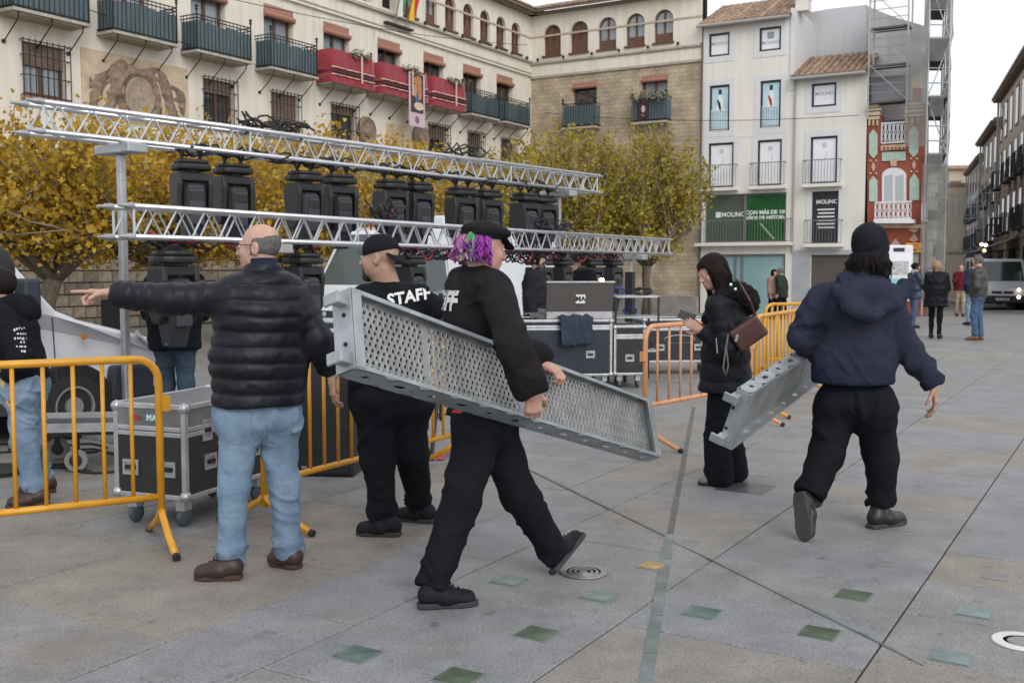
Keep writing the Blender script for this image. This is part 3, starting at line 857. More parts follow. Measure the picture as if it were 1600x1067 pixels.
for i, (a, b) in enumerate(((1.98, 3.06), (5.04, 6.12))):
    window(SW, a, b, 7.3, 9.0, 0.15, glass=M_glass if i == 0 else M_glassl, fr=0.08, name='balcony_door')
    bb = MB(); bb.box2((a, -0.01, 8.88), (b, 0.14, 9.05)); bb.tube([(a - .02, -0.03, 8.88), (b + .02, -0.03, 8.88)], 0.08, 10)
    obj('roller_blind', bb, M_blind, SW, smooth='auto')
    u = (a + b) / 2; hw, pr, zb, zt = 0.72, 0.55, 7.22, 8.15
    bal = obj('balcony', MB().box2((u - hw - .03, -pr - .03, zb - .08), (u + hw + .03, 0, zb)), M_stonetrim, SW)
    r_ = MB()
    for z in (zt, zb + .06):
        r_.bar((u - hw, -pr, z), (u + hw, -pr, z), .03, .03)
        for sx in (-1, 1): r_.bar((u + sx * hw, 0, z), (u + sx * hw, -pr, z), .03, .03)
    for k in range(13): r_.bar((u - hw + 2 * hw * k / 12, -pr, zb), (u - hw + 2 * hw * k / 12, -pr, zt), .016, .016)
    for sx in (-1, 1): r_.lathe((u + sx * hw, -pr, zt), [(0.03, 0), (0.07, 0.05), (0.02, 0.1), (0.06, 0.18), (0, 0.24)], 8)
    obj('railing', r_, M_iron, bal)
    obj('screen', MB().box2((u - hw + .02, -pr + .025, zb + .05), (u + hw - .02, -pr + .035, zt - .08)), M_screen, bal)
    for sx in (-1, 1): obj('screen', MB().box2((u + sx * (hw - .02) - .005, -pr + .04, zb + .05), (u + sx * (hw - .02) + .005, -.02, zt - .08)), M_screen, bal)
    if i == 1:
        fl = MB()
        for k in range(160):
            c = Vector((u + random.uniform(-.75, .75), -pr - .05 + random.gauss(0, .08), zt + random.gauss(0.02, .09)))
            d1 = Vector((random.gauss(0, 1), random.gauss(0, 1), random.gauss(0, 1))).normalized() * .1; d2 = d1.orthogonal().normalized() * .04
            fl.quad(c - d1, c + d2, c + d1, c - d2)
        obj('garland', fl, M_gar, bal)['kind'] = 'stuff'
        obj('banner', MB().box2((u - .42, -pr - .04, zb + .1), (u - .0, -pr - .03, zt)), mat('plum_banner', (0.06, 0.012, 0.03), .8), bal)
        kk = MB().lathe((u - .21, -pr - .045, zb + .48), [(0.12, 0), (0, 0.004)], 10, Vector((1, 0, 0)), Vector((0, 0, 1)), Vector((0, -1, 0)), .7, 1.2)
        obj('banner_figure', kk, mat('pale_banner_print', (.5, .4, .42), .8), bal)
for a, b in ((2.2, 2.9), (5.25, 5.95)):
    w_ = window(SW, a, b, 5.35, 6.35, .15)
    gr = MB()
    for k in range(6): gr.bar((a + (b - a) * k / 5, -.02, 5.35), (a + (b - a) * k / 5, -.02, 6.35), .018, .018)
    obj('grille', gr, M_iron, w_)
obj('base_plinth', MB().box2((0, -.25, -.35), (SWW, .01, .45)), mat('plinth_stone', (.26, .25, .235), .9, var=.2), SW, bevel=.02)
# wall pipe at the joint of the two houses
obj('downpipe', MB().tube([(SWW - .03, -.08, 10.1), (SWW + .04, -.08, 9.9), (SWW + .04, -.08, .4)], .035, 8), mat('dark_pipe', (.12, .1, .09), .6), SW)

# ---- flags, banner, lamps and wires on the town hall
fl = empty('flag_pair', FA.w(12.2, 9.75, .1), FA.rot, 'two limp flags, green-white and red-yellow, on the town hall cornice', 'flags')
obj('flag_bracket', MB().box2((-.75, -.1, -.02), (.75, .05, .05)), M_iron, fl)
for (x, cs) in ((-.3, ((.05, .22, .1), (.7, .7, .68), (.05, .22, .1))), (.35, ((.5, .03, .03), (.75, .5, .03), (.5, .03, .03)))):
    obj('flag_pole', MB().tube([(x, -.05, .0), (x + .05, -.6, 1.9)], .02, 6), mat('pole_wood', (.4, .32, .22), .6), fl)
    for i, c in enumerate(cs):
        k = MB(); n = 10
        for t in range(n + 1):
            z = 1.75 - 1.5 * t / n; w0 = .1 + .05 * math.sin(t * .8)
            for e in (0, 1): k.v.append((x - .18 + (i + e) * .13 + .04 * math.sin(t * .6), -.55 + .25 * t / n - .08 * math.sin((i + e) * 2.2 + t * .3), z))
        for t in range(n): k.f.append((2 * t, 2 * t + 1, 2 * t + 3, 2 * t + 2))
        obj('flag_cloth', k, mat('flag_%d%d' % (int(c[0] * 100), int(c[1] * 100)), c, .8), fl, smooth=True)
bu = 12.35
bn_ = empty('hanging_banner', FA.w(bu, 6.7, .75), FA.rot, 'long painted banner hanging from the middle red balcony', 'banner')
obj('cloth', MB().box2((-.46, -.01, -.35), (.46, .0, 1.45)), mat('pale_pink_cloth', (.55, .42, .45), .8, var=.1), bn_)
obj('picture', MB().box2((-.36, -.016, .12), (.36, -.011, 1.42)), mat('dark_picture', (.06, .03, .045), .7, var=.4, vscale=5), bn_)
for (x, z, rx, rz_, c) in ((.05, 1.2, .22, .18, (.45, .2, .06)), (-.1, .85, .1, .22, (.5, .25, .18)), (.0, .62, .1, .16, (.06, .12, .25)), (.15, .85, .12, .3, (.5, .2, .07)), (.1, .35, .28, .14, (.55, .48, .35))):
    obj('picture_shape', MB().lathe((x, -.017, z), [(1, 0), (0, .004)], 14, Vector((rx, 0, 0)), Vector((0, 0, rz_)), Vector((0, -1, 0))), mat('picture_%d' % int(c[2] * 100 + c[0] * 10), c, .7, var=.3, vscale=9), bn_)
obj('emblem', MB().lathe((0, -.012, -.12), [(.13, 0), (.11, .006), (0, .006)], 14, Vector((1, 0, 0)), Vector((0, 0, 1)), Vector((0, -1, 0))), mat('mauve_emblem', (.22, .12, .2), .8), bn_)
for i, (u, z) in enumerate(((1.6, 10.15), (2.9, 10.15), (4.1, 10.15), (5.35, 10.15), (6.6, 10.15), (.4, 10.15))):
    obj('wall_spot', MB().lathe((u, -.16, z), [(.05, -.06), (.06, .05), (0, .06)], 8), M_iron, SW)
for i, u in enumerate((13.7, 14.9, 16.1, 17.3, 18.5, 19.7, 20.9)):
    obj('wall_spot', MB().lathe((u, -.16, 10.18), [(.05, -.06), (.06, .05), (0, .06)], 8), M_iron, TH_root)
def sag(A, B, n=14, s=.25): return [A.lerp(B, i / n) - UP * (4 * s * (i / n) * (1 - i / n)) for i in range(n + 1)]
for i, (A, B, lab) in enumerate(((FA.w(-2.0, 7.9, .35), FA.w(9, 7.35, .3), 'thin dark wire strung below the left balconies'), (FA.w(3, 8.9, .3), FA.w(20.5, 10.6, .4), 'thin wire rising along the town hall to the corner'),
        (FA.w(21.0, 7.9, .9), FB.w(13.5, 6.9, .3), 'thin wire strung across the stone wing to the red house'))):
    w_ = empty('overhead_wire', A, 0, lab, 'wire', 'wires on the facades')
    obj('wire', MB().tube([p - A for p in sag(A, B)], .012, 5), M_cablek if False else M_iron, w_)

# ================================================================ SHOP HOUSE (white, posters in the windows)
M_cream = stained('cream_render', (0.74, 0.715, 0.665), dark=0.9, scale=0.5)
M_cream2 = stained('pale_grey_render', (0.66, 0.67, 0.69), dark=0.93, scale=0.5)
M_frame = mat('black_frame', (0.02, 0.02, 0.025), 0.5)
M_poster = mat('white_poster', (0.78, 0.8, 0.83), 0.35, var=0.04, vscale=1.5)
M_posterb = mat('sky_blue_poster', (0.3, 0.5, 0.62), 0.35, c2=(0.55, 0.72, 0.78), vscale=1.2)
M_green = mat('green_poster', (0.012, 0.045, 0.02), 0.25, c2=(0.03, 0.16, 0.045), vscale=0.7)
M_greyp = mat('grey_green_poster', (0.1, 0.11, 0.1), 0.25, c2=(0.06, 0.1, 0.07), vscale=0.6)
M_shop = mat('shop_glass', (0.22, 0.38, 0.4), 0.08, c2=(0.3, 0.44, 0.46), vscale=0.8, spec=0.8)
M_ink = mat('grey_ink', (0.3, 0.32, 0.36), 0.5)
M_inkw = mat('white_ink', (0.75, 0.77, 0.75), 0.5)
M_inkk = mat('black_ink', (0.015, 0.018, 0.025), 0.5)
M_inkr = mat('red_ink', (0.5, 0.04, 0.05), 0.5)
SH = empty('shop_house', FB.O, FB.rot, 'pale four-storey shop house with black-framed poster windows', 'building')
u0, u1, um = 7.6, 13.72, 10.98
OUT = -0.06
hl = dict(a=(7.82, 8.64, 9.52, 10.38), b=(9.78, 10.6, 9.52, 10.38), c=(7.87, 8.67, 6.72, 8.44), d=(9.85, 10.63, 6.72, 8.44),
          e=(7.86, 8.86, 4.58, 6.27), f=(9.78, 10.7, 4.58, 6.27), g=(7.75, 10.9, 2.5, 4.32), h=(7.85, 10.9, -0.3, 2.05),
          i=(11.75, 12.64, 7.33, 8.17), j=(11.75, 12.72, 4.58, 6.27), k=(11.84, 12.8, 2.42, 4.3), l=(11.84, 13.3, -0.4, 2.0))
lh = [v for q, v in hl.items() if v[1] < 11]; rh = [v for q, v in hl.items() if v[1] > 11]
obj('wall', wall_with_holes(u0, um, -0.4, 10.72, lh, 0.2, y=OUT), M_cream, SH, recalc=False)
obj('wall', wall_with_holes(um, u1, -0.4, 8.5, rh, 0.2, y=OUT), M_cream, SH, recalc=False)
k = MB(); k.box2((u0, 0.25, -0.4), (um, 0.4, 10.7)); k.box2((um, 0.25, -0.4), (u1, 0.4, 8.4)); obj('dark_backing', k, M_dark, SH)  # dark-coloured backing in place of unlit shop house rooms
k = MB(); k.box2((u0 - .004, OUT + .01, 9.9), (u0 + .02, 4, 10.7)); k.box2((um - .02, OUT + .01, 8.3), (um + .004, 4, 10.9)); obj('side_wall', k, M_cream, SH)
obj('corner_wall', MB().box2((um - .02, -.1, 8.0), (um + .12, 2.2, 10.95)), M_cream2, SH)
ch_ = obj('chimney', MB().box2((um + .05, .2, 10.9), (um + .5, .7, 11.35)), M_cream, SH)
obj('chimney_cap', MB().box2((um + .0, .15, 11.35), (um + .55, .75, 11.62)), mat('chimney_pot', (.09, .08, .08), .8), ch_)
for q, (a, b, c, d) in hl.items():
    if q in 'hl': continue
    s = MB(); t = 0.2; zt = d + .22; zb = c - .22
    if q in 'gk': zt = d + .05; zb = c - .02
    y0, y1 = OUT - .018, OUT + .001
    s.box2((a - t, y0, zb), (a - .001, y1, zt)); s.box2((b + .001, y0, zb), (b + t, y1, zt)); s.box2((a - .001, y0 + .001, d + .001), (b + .001, y1, zt)); s.box2((a - .001, y0 + .001, zb), (b + .001, y1, c - .001))
    if q != 'g': obj('window_surround', s, M_cream2, SH)
    big = q == 'g'
    fr = .05 if big else .075
    f = MB(); yf = OUT + .05
    f.box2((a, yf, c), (a + fr, yf + .06, d)); f.box2((b - fr, yf, c), (b, yf + .06, d)); f.box2((a + fr, yf + .001, c), (b - fr, yf + .059, c + fr)); f.box2((a + fr, yf + .001, d - fr), (b - fr, yf + .059, d))
    if big: f.box2(((a + b) / 2 - .05, yf - .002, c + fr), ((a + b) / 2 + .05, yf + .055, d - fr))
    w_ = obj('window', f, M_frame if not big else mat('grey_frame', (.16, .17, .17), .5), SH)
    if big:
        m_ = (a + b) / 2
        obj('poster', MB().box2((a + fr, yf + .03, c + fr), (m_ - .05, yf + .04, d - fr)), M_greyp, w_)
        obj('poster', MB().box2((m_ + .05, yf + .03, c + fr), (b - fr, yf + .04, d - fr)), M_green, w_)
        text_on('lettering', 'MOLINO', .24, M_inkw, w_, (8.86, yf + .027, 3.55), (1, 0, 0), UP, .006)
        obj('logo', MB().box2((8.16, yf + .024, 3.45), (8.36, yf + .028, 3.66)), M_inkw, w_)
        text_on('lettering', 'CON MÁS DE 100', .2, M_inkw, w_, (10.12, yf + .027, 3.6), (1, 0, 0), UP, .008)
        text_on('lettering', 'AÑOS DE HISTORIA', .18, M_inkw, w_, (10.12, yf + .027, 3.4), (1, 0, 0), UP, .008)
        kb = MB().bar((9.9, yf + .026, 3.2), (10.45, yf + .026, 2.6), .06, .004, Vector((0, 1, 0))); obj('poster_figure', kb, mat('pale_stalk', (.4, .5, .3), .6), w_)
    else:
        pm = {'c': M_posterb, 'd': M_posterb, 'k': M_frame}.get(q, M_poster)
        obj('poster', MB().box2((a + fr, yf + .03, c + fr), (b - fr, yf + .04, d - fr)), pm, w_)
        m_ = (a + b) / 2; yp = yf + .027; zc = (c + d) / 2
        if q in 'abi':
            text_on('lettering', 'MOLINO', .17, M_ink, w_, (m_, yp, zc - (.12 if q == 'b' else -.05)), (1, 0, 0), UP, .003)
            text_on('lettering', 'INMOBILIARIA' if False else '- - - - -', .08, M_ink, w_, (m_, yp, zc - (.24 if q == 'b' else .12)), (1, 0, 0), UP)
            if q == 'b': obj('logo', MB().box2((m_ - .13, yp - .003, zc + .02), (m_ + .13, yp, zc + .27)), M_ink, w_)
        elif q in 'cd':
            obj('poster_cap', MB().box2((m_ - .06, yp - .003, zc + .52), (m_ + .06, yp, zc + .7)), M_inkk, w_)
            body = [(-.05, .5), (.05, .5), (.1, .38), (.13, .1), (.1, -.2), (-.02, -.22), (-.14, -.05), (-.1, .25)]
            kk = MB(); kk.prism(body, (m_, yp, zc), Vector((1, 0, 0)), UP, Vector((0, -1, 0)), .003); obj('poster_figure', kk, M_inkw, w_)
            for sh in (0, 1):
                sb = [(-.09 + .06 * sh, .3 - .1 * sh), (-.03 + .06 * sh, .34 - .1 * sh), (.06 + .03 * sh, .0 - .06 * sh), (.02 + .02 * sh, -.12 - .04 * sh)]
                kk = MB(); kk.prism(sb, (m_ - .03, yp - .004, zc), Vector((1, 0, 0)), UP, Vector((0, -1, 0)), .003); obj('poster_stripe', kk, M_inkk if q == 'c' else M_inkr, w_)
        elif q in 'efj':
            obj('logo', MB().box2((m_ - .08, yp - .003, zc + .45), (m_ + .08, yp, zc + .62)), mat('pale_ink', (.5, .53, .57), .5), w_)
            kk = MB().tube([(m_ - .12, yp, zc - .1), (m_, yp, zc + .05), (m_ + .1, yp, zc + .2), (m_ + .06, yp, zc + .3)], .012, 5); obj('poster_figure', kk, MATS['pale_ink'], w_)
        elif q == 'k':
            text_on('lettering', 'MOLINO', .2, M_inkw, w_, (m_ + .05, yp, d - .38), (1, 0, 0), UP, .006)
            for r_ in range(6): obj('lettering', MB().box2((m_ - .3 + .04 * (r_ % 2), yp - .003, d - .68 - r_ * .13), (m_ + .33, yp, d - .63 - r_ * .13)), M_inkw, w_)
    if q in 'efjgkcd':
        wide = .18 if q in 'efjk' else (.25 if q == 'g' else 0)
        zb = c - .02; zt_ = zb + (.85 if q in 'efjgk' else .8)
        yo = OUT - (.3 if wide else .02)
        r_ = MB()
        if wide: obj('sill', MB().box2((a - wide - .04, yo - .03, zb - .12), (b + wide + .04, OUT + .0, zb)), M_cream, SH, bevel=.01)
        x0, x1 = a - wide, b + wide
        if not wide: x0, x1 = a + .09, b - .09
        n_ = max(6, int((x1 - x0) / .11))
        for i_ in range(n_ + 1): r_.bar((x0 + (x1 - x0) * i_ / n_, yo, zb), (x0 + (x1 - x0) * i_ / n_, yo, zt_), .014, .014)
        r_.bar((x0, yo, zt_), (x1, yo, zt_), .03, .03); r_.bar((x0, yo, zb + .04), (x1, yo, zb + .04), .02, .02)
        if wide:
            for x in (x0, x1): r_.bar((x, yo, zt_), (x, OUT, zt_), .025, .025)
        obj('railing', r_, mat('grey_railing', (.16, .16, .165), .5) if q not in 'cd' else M_inkw, w_)
obj('shop_window', MB().box2((7.85, OUT + .1, -.3), (10.9, OUT + .12, 2.05)), M_shop, SH)
k = MB()
for x in (7.87, 8.98, 9.25, 10.88): k.box2((x - .03, OUT + .04, -.3), (x + .03, OUT + .1, 2.05))
k.box2((7.9, OUT + .045, 1.98), (10.85, OUT + .098, 2.05)); obj('shop_frame', k, MATS['grey_frame'], SH)
obj('ground_cladding', MB().box2((um + .2, OUT - .03, -.4), (11.83, OUT - .001, 2.18)), mat('grey_cladding', (.38, .39, .41), .7, var=.12, vscale=2), SH)
obj('ground_cladding', MB().box2((11.83, OUT - .03, 2.01), (13.6, OUT - .001, 2.18)), MATS['grey_cladding'], SH)
k = MB()
for i_ in range(26): k.box2((11.86, OUT + .1, -.4 + i_ * .092), (13.28, OUT + .13, -.4 + i_ * .092 + .086))
obj('roller_shutter', k, mat('brown_shutter', (.1, .085, .075), .6), SH)
obj('downpipe', MB().tube([(um + .2, OUT - .06, 8.35), (um + .2, OUT - .06, 2.1)], .035, 8), mat('grey_pipe', (.35, .34, .33), .6), SH)
obj('string_line', MB().box2((8.9, OUT - .012, 6.42), (9.62, OUT + .001, 6.46)), M_cream2, SH)
roof(SH, u0 - .12, um + .02, 10.68, .32, 1.25, 2.4, 0, each=True, tw=.24)
roof(SH, um + .06, u1 + .02, 8.42, .32, 1.1, 2.2, 0, each=True, tw=.23)
for p, q in (((u0 - .15, OUT - .36, 10.64), (um, OUT - .36, 10.62)), ((um + .1, OUT - .36, 8.36), (u1, OUT - .36, 8.36))):
    obj('gutter', MB().tube([p, q], .06, 8), MATS['grey_pipe'], SH)

# ---- blank gables behind
def fpoly(pix, out, thick, y_extra=0.0):
    pts_ = [FB.uz(x, y, out) for x, y in pix]
    k = MB(); k.prism(pts_, (0, -out, 0), Vector((1, 0, 0)), UP, Vector((0, 1, 0)), thick)
    return k
GB = empty('gable_house', FB.O, FB.rot, 'blank pale grey gable rising behind the tiled roofs', 'building')
obj('wall', fpoly([(1236, 470), (1236, 24), (1300, 14), (1354, 8), (1354, 470)], -2.6, .4), stained('grey_gable', (.62, .63, .65), dark=.9, scale=.4), GB)
obj('wall', fpoly([(1356, 470), (1356, 11), (1400, 28), (1448, 42), (1448, 470)], -1.6, .4), stained('pale_gable', (.52, .52, .52), dark=.9, scale=.4), GB)

# ================================================================ RED MOORISH FACADE
RB = empty('red_brick_house', FB.O, FB.rot, 'narrow red Moorish-style house with pale green panels and white lattice', 'building')
M_rbrick = brick_mat('red_brick', (.36, .085, .045), (.3, .07, .04), (.28, .1, .07), .14, .055, mortar=.006, bump=.3, var=.15)
M_sand = mat('sand_stone', (.55, .43, .29), .85, var=.15, vscale=5)
M_mint = mat('mint_tile', (.42, .55, .47), .5, var=.12, vscale=6)
M_white = mat('white_paint', (.72, .72, .74), .5, var=.06)
obj('wall', fpoly([(1355, 492), (1355, 180), (1377, 180), (1377, 225), (1415, 225), (1415, 180), (1444, 180), (1444, 492)], 0.0, .5), M_rbrick, RB)
for x0, x1, y0 in ((1354.5, 1377, 164), (1412, 1444, 160)):
    k = MB()
    for (a, b, c, d, o_) in ((x0 + 3, x1 - 3, y0, y0 + 6, .12), (x0 - 1, x1 + 1, y0 + 6, y0 + 11, .16), (x0 + 1, x1 - 1, y0 + 11, y0 + 18, .13), (x0 + 2, x1 - 2, y0 + 18, y0 + 24, .1)):
        p, q = FB.uz(a, d), FB.uz(b, c); k.box2((p[0], -o_, p[1]), (q[0], .1, q[1]))
    for i_ in range(3):
        xa = x0 + 3 + i_ * (x1 - x0 - 4) / 3
        p, q = FB.uz(xa, y0 + 33), FB.uz(xa + 3, y0 + 24); k.box2((p[0], -.08, p[1]), (q[0], .1, q[1]))
    obj('capital', k, M_sand, RB)
k = fpoly([(1425, 138), (1425, 122), (1437, 120), (1439, 138)], .05, .3); obj('pinnacle', k, M_sand, RB)
obj('pinnacle_brick', fpoly([(1426, 160), (1426, 138), (1437, 138), (1437, 160)], .03, .3), M_rbrick, RB)
for pix in ([(1358, 240), (1358, 210), (1364.5, 202), (1371, 210), (1371, 240), (1364.5, 248)], [(1358, 315), (1358, 283), (1364.5, 275), (1371, 283), (1371, 315)],
            [(1420, 238), (1420, 207), (1427.5, 197), (1435, 207), (1435, 238), (1427.5, 246)], [(1421, 313), (1421, 281), (1428.5, 271), (1436, 281), (1436, 313)],
            [(1422, 428), (1422, 396), (1435, 396), (1435, 428)], [(1378, 252), (1378, 238), (1415, 237), (1415, 251)]):
    obj('mint_panel', fpoly(pix, .05, .06), M_mint, RB)
for cx_, cy_ in ((1364.5, 261), (1428, 258)):
    obj('diamond', fpoly([(cx_, cy_ - 8), (cx_ + 3.2, cy_), (cx_, cy_ + 8), (cx_ - 3.2, cy_)], .05, .06), M_sand, RB)
    for dx in (-4.5, 4.5):
        for dy in (-10, 10): obj('boss', fpoly([(cx_ + dx - 1.4, cy_ + dy - 1.4), (cx_ + dx + 1.4, cy_ + dy - 1.4), (cx_ + dx + 1.4, cy_ + dy + 1.4), (cx_ + dx - 1.4, cy_ + dy + 1.4)], .05, .06), M_sand, RB)
k = MB()
p, q = FB.uz(1377, 236), FB.uz(1415, 226); k.box2((p[0], -.1, p[1]), (q[0], .05, q[1])); obj('frieze', k, M_sand, RB)
for i_ in range(6): obj('dentil', fpoly([(1380 + i_ * 6, 234), (1380 + i_ * 6, 230), (1383 + i_ * 6, 230), (1383 + i_ * 6, 234)], .12, .05), M_rbrick, RB)
obj('keystone', fpoly([(1392, 260), (1390, 249), (1402, 248), (1400, 260)], .08, .1), M_sand, RB)
# arched white window
wp = [(1378, 318), (1378, 275)] + [(1397 - 19 * math.cos(math.pi * i / 8), 275 - 13 * math.sin(math.pi * i / 8)) for i in range(1, 8)] + [(1416, 274), (1416, 317)]
wn = obj('window', fpoly(wp, .03, .06), M_white, RB)
for x0, x1 in ((1382, 1395), (1399, 1412)):
    obj('pane', fpoly([(x0, 316), (x0, 276), (x1, 275 - 3), (x1, 315)], .04, .02), mat('curtain_glass', (.42, .46, .47), .15), wn)
def lattice(xa, xb, ya, yb, out, n, name):
    k = MB()
    for i_ in range(n):
        p = FB.uz(xa + (xb - xa) * i_ / n, yb, out); q = FB.uz(xa + (xb - xa) * (i_ + 1) / n, ya, out)
        m_ = ((p[0] + q[0]) / 2, (p[1] + q[1]) / 2); hx, hz = (q[0] - p[0]) / 2, (q[1] - p[1]) / 2
        k.bar((p[0], -out, p[1]), (p[0], -out, q[1]), .03, .03)
        for fz in (.3, .72):
            zc = p[1] + 2 * hz * fz
            k.tube([(m_[0] + hx * .75 * math.cos(t * math.pi / 4), -out, zc + hz * .4 * math.sin(t * math.pi / 4)) for t in range(8)], .016, 4, closed=True)
    p = FB.uz(xa, yb, out); q = FB.uz(xb, ya, out)
    for z in (p[1], q[1]): k.bar((p[0], -out, z), (q[0], -out, z), .05, .05)
    return obj(name, k, M_white, RB)
lattice(1377, 1415, 191, 224, .02, 6, 'parapet_lattice')
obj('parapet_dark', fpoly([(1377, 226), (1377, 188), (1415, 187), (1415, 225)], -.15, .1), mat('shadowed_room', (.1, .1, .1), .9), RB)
bl = obj('balcony', fpoly([(1365, 349), (1365, 343), (1427, 343), (1427, 349)], .55, .55), M_white, RB)
lattice(1367, 1425, 315, 343, .5, 8, 'balcony_lattice')
lattice(1440, 1450, 318, 345, .3, 2, 'balcony_lattice')
obj('cornice', fpoly([(1355, 356), (1355, 350), (1446, 351), (1446, 357)], .12, .14), M_sand, RB)
for cx_, cy_ in ((1428, 356), (1428, 371), (1399, 379)):
    obj('ornament', fpoly([(cx_ - 8, cy_ + 4), (cx_, cy_ - 6), (cx_ + 8, cy_ + 4), (cx_, cy_ + 8)], .06, .07), mat('faded_ornament', (.5, .33, .3), .8), RB)
obj('door', fpoly([(1375, 492), (1375, 380), (1412, 380), (1412, 492)], .02, .05), mat('dark_door', (.1, .08, .07), .5), RB)
# yellow sign and pale blue kiosk
ys_ = empty('yellow_sign', FB.w(FB.uz(1429, 395)[0], 2.0, .2), FB.rot, 'yellow and orange sign on the corner of the red house', 'sign')
p, q = FB.uz(1415.5, 394.5, .25), FB.uz(1440, 379.5, .25); uo = FB.uz(1429, 395)[0]
sb = obj('board', MB().box2((p[0] - uo, -.08, p[1] - 2.0), (q[0] - uo, -.05, q[1] - 2.0)), mat('sign_yellow', (.7, .42, .05), .5), ys_)
obj('bracket', MB().box2(((p[0] + q[0]) / 2 - uo - .03, -.05, p[1] - 1.95), ((p[0] + q[0]) / 2 - uo + .03, .2, q[1] - 2.05)), M_iron, ys_)
text_on('lettering', 'ARTE', .13, M_inkr, ys_, ((p[0] + q[0]) / 2 - uo, -.085, q[1] - 2.1), (1, 0, 0), UP, .006)
text_on('lettering', 'EXPOSICIÓN', .085, M_inkr, ys_, ((p[0] + q[0]) / 2 - uo, -.085, q[1] - 2.22), (1, 0, 0), UP, .004)
obj('arrow', MB().bar(((p[0] + q[0]) / 2 - uo - .06, -.084, p[1] - 1.9), ((p[0] + q[0]) / 2 - uo + .1, -.084, p[1] - 1.95), .04, .004, Vector((0, 1, 0))), M_inkk, ys_)
kp = at(1404, 440, 30); kg = gz(kp.x, 30)
ki = empty('poster_kiosk', (kp.x, 30, kg), R(-8), 'white and pale blue poster kiosk in front of the red house', 'kiosk')
obj('post', MB().box2((-.08, -.05, 0), (.08, .05, .7)), M_iron, ki)
obj('cabinet', MB().box2((-.36, -.1, .6), (.36, .1, 2.2)), M_white, ki, bevel=.04)
obj('poster', MB().box2((-.29, -.112, 1.3), (.29, -.102, 1.95)), M_poster, ki)
obj('poster_picture', MB().box2((-.24, -.12, 1.35), (.24, -.113, 1.75)), mat('grey_photo', (.3, .3, .32), .6, c2=(.6, .6, .6), vscale=9), ki)
obj('blue_panel', MB().box2((-.3, -.112, .65), (.3, -.102, 1.25)), mat('pale_blue_panel', (.25, .5, .6), .5), ki)
obj('plate', MB().box2((-.18, -.116, 2.02), (.12, -.102, 2.12)), M_inkk, ki)

# ================================================================ SCAFFOLDS
M_galv = mat('scaffold_tube', (.45, .46, .47), .4, metal=.7)
M_net = mat('debris_net', (.2, .2, .19), .9, var=.3, vscale=2, alpha=.55)
M_deck = mat('scaffold_deck', (.11, .11, .11), .8)
def wl(root, P): return Vector(P) - root.location
s1 = empty('scaffold', FB.w(FB.uz(1386, 160)[0], 6.8, .3), 0, 'open tube scaffold bay standing above the red house', 'scaffold', 'scaffolds on the corner house')
post_u = [FB.uz(1356.5, 150, .3)[0], FB.uz(1416.5, 150, .3)[0]]
zs_ = [FB.uz(1386, y, .3)[1] for y in (160, 103, 44, -15)]
for o_ in (.3, -.4):
    for u in post_u:
        obj('post', MB().tube([wl(s1, FB.w(u, zs_[0] - .5, o_)), wl(s1, FB.w(u, 14.5, o_))], .03, 8), M_galv, s1)
for i_, z in enumerate(zs_):
    obj('platform', MB().add([wl(s1, FB.w(u, z + dz, o_)) for dz in (0, .06) for (u, o_) in ((post_u[0], .28), (post_u[1], .28), (post_u[1], -.38), (post_u[0], -.38))],
        [(0, 1, 2, 3), (4, 5, 6, 7), (0, 1, 5, 4), (1, 2, 6, 5), (2, 3, 7, 6), (3, 0, 4, 7)]), M_deck, s1)
    for h in (.35, .65, .95, 1.2):
        obj('guard_rail', MB().tube([wl(s1, FB.w(post_u[0], z + h, .32)), wl(s1, FB.w(post_u[1], z + h, .32))], .014, 6), M_galv, s1)
    obj('brace', MB().tube([wl(s1, FB.w(post_u[0], z + 1.35, .34)), wl(s1, FB.w(post_u[1], z + .05, .34))], .014, 6), M_galv, s1)
obj('tarpaulin', MB().add([wl(s1, FB.w(u, z, -.37)) for u, z in ((post_u[0], zs_[0]), (post_u[1], zs_[0]), (post_u[1], zs_[1] - .25), (post_u[0], zs_[1] - .25))], [(0, 1, 2, 3)]), mat('grey_tarp', (.3, .31, .33), .8), s1)
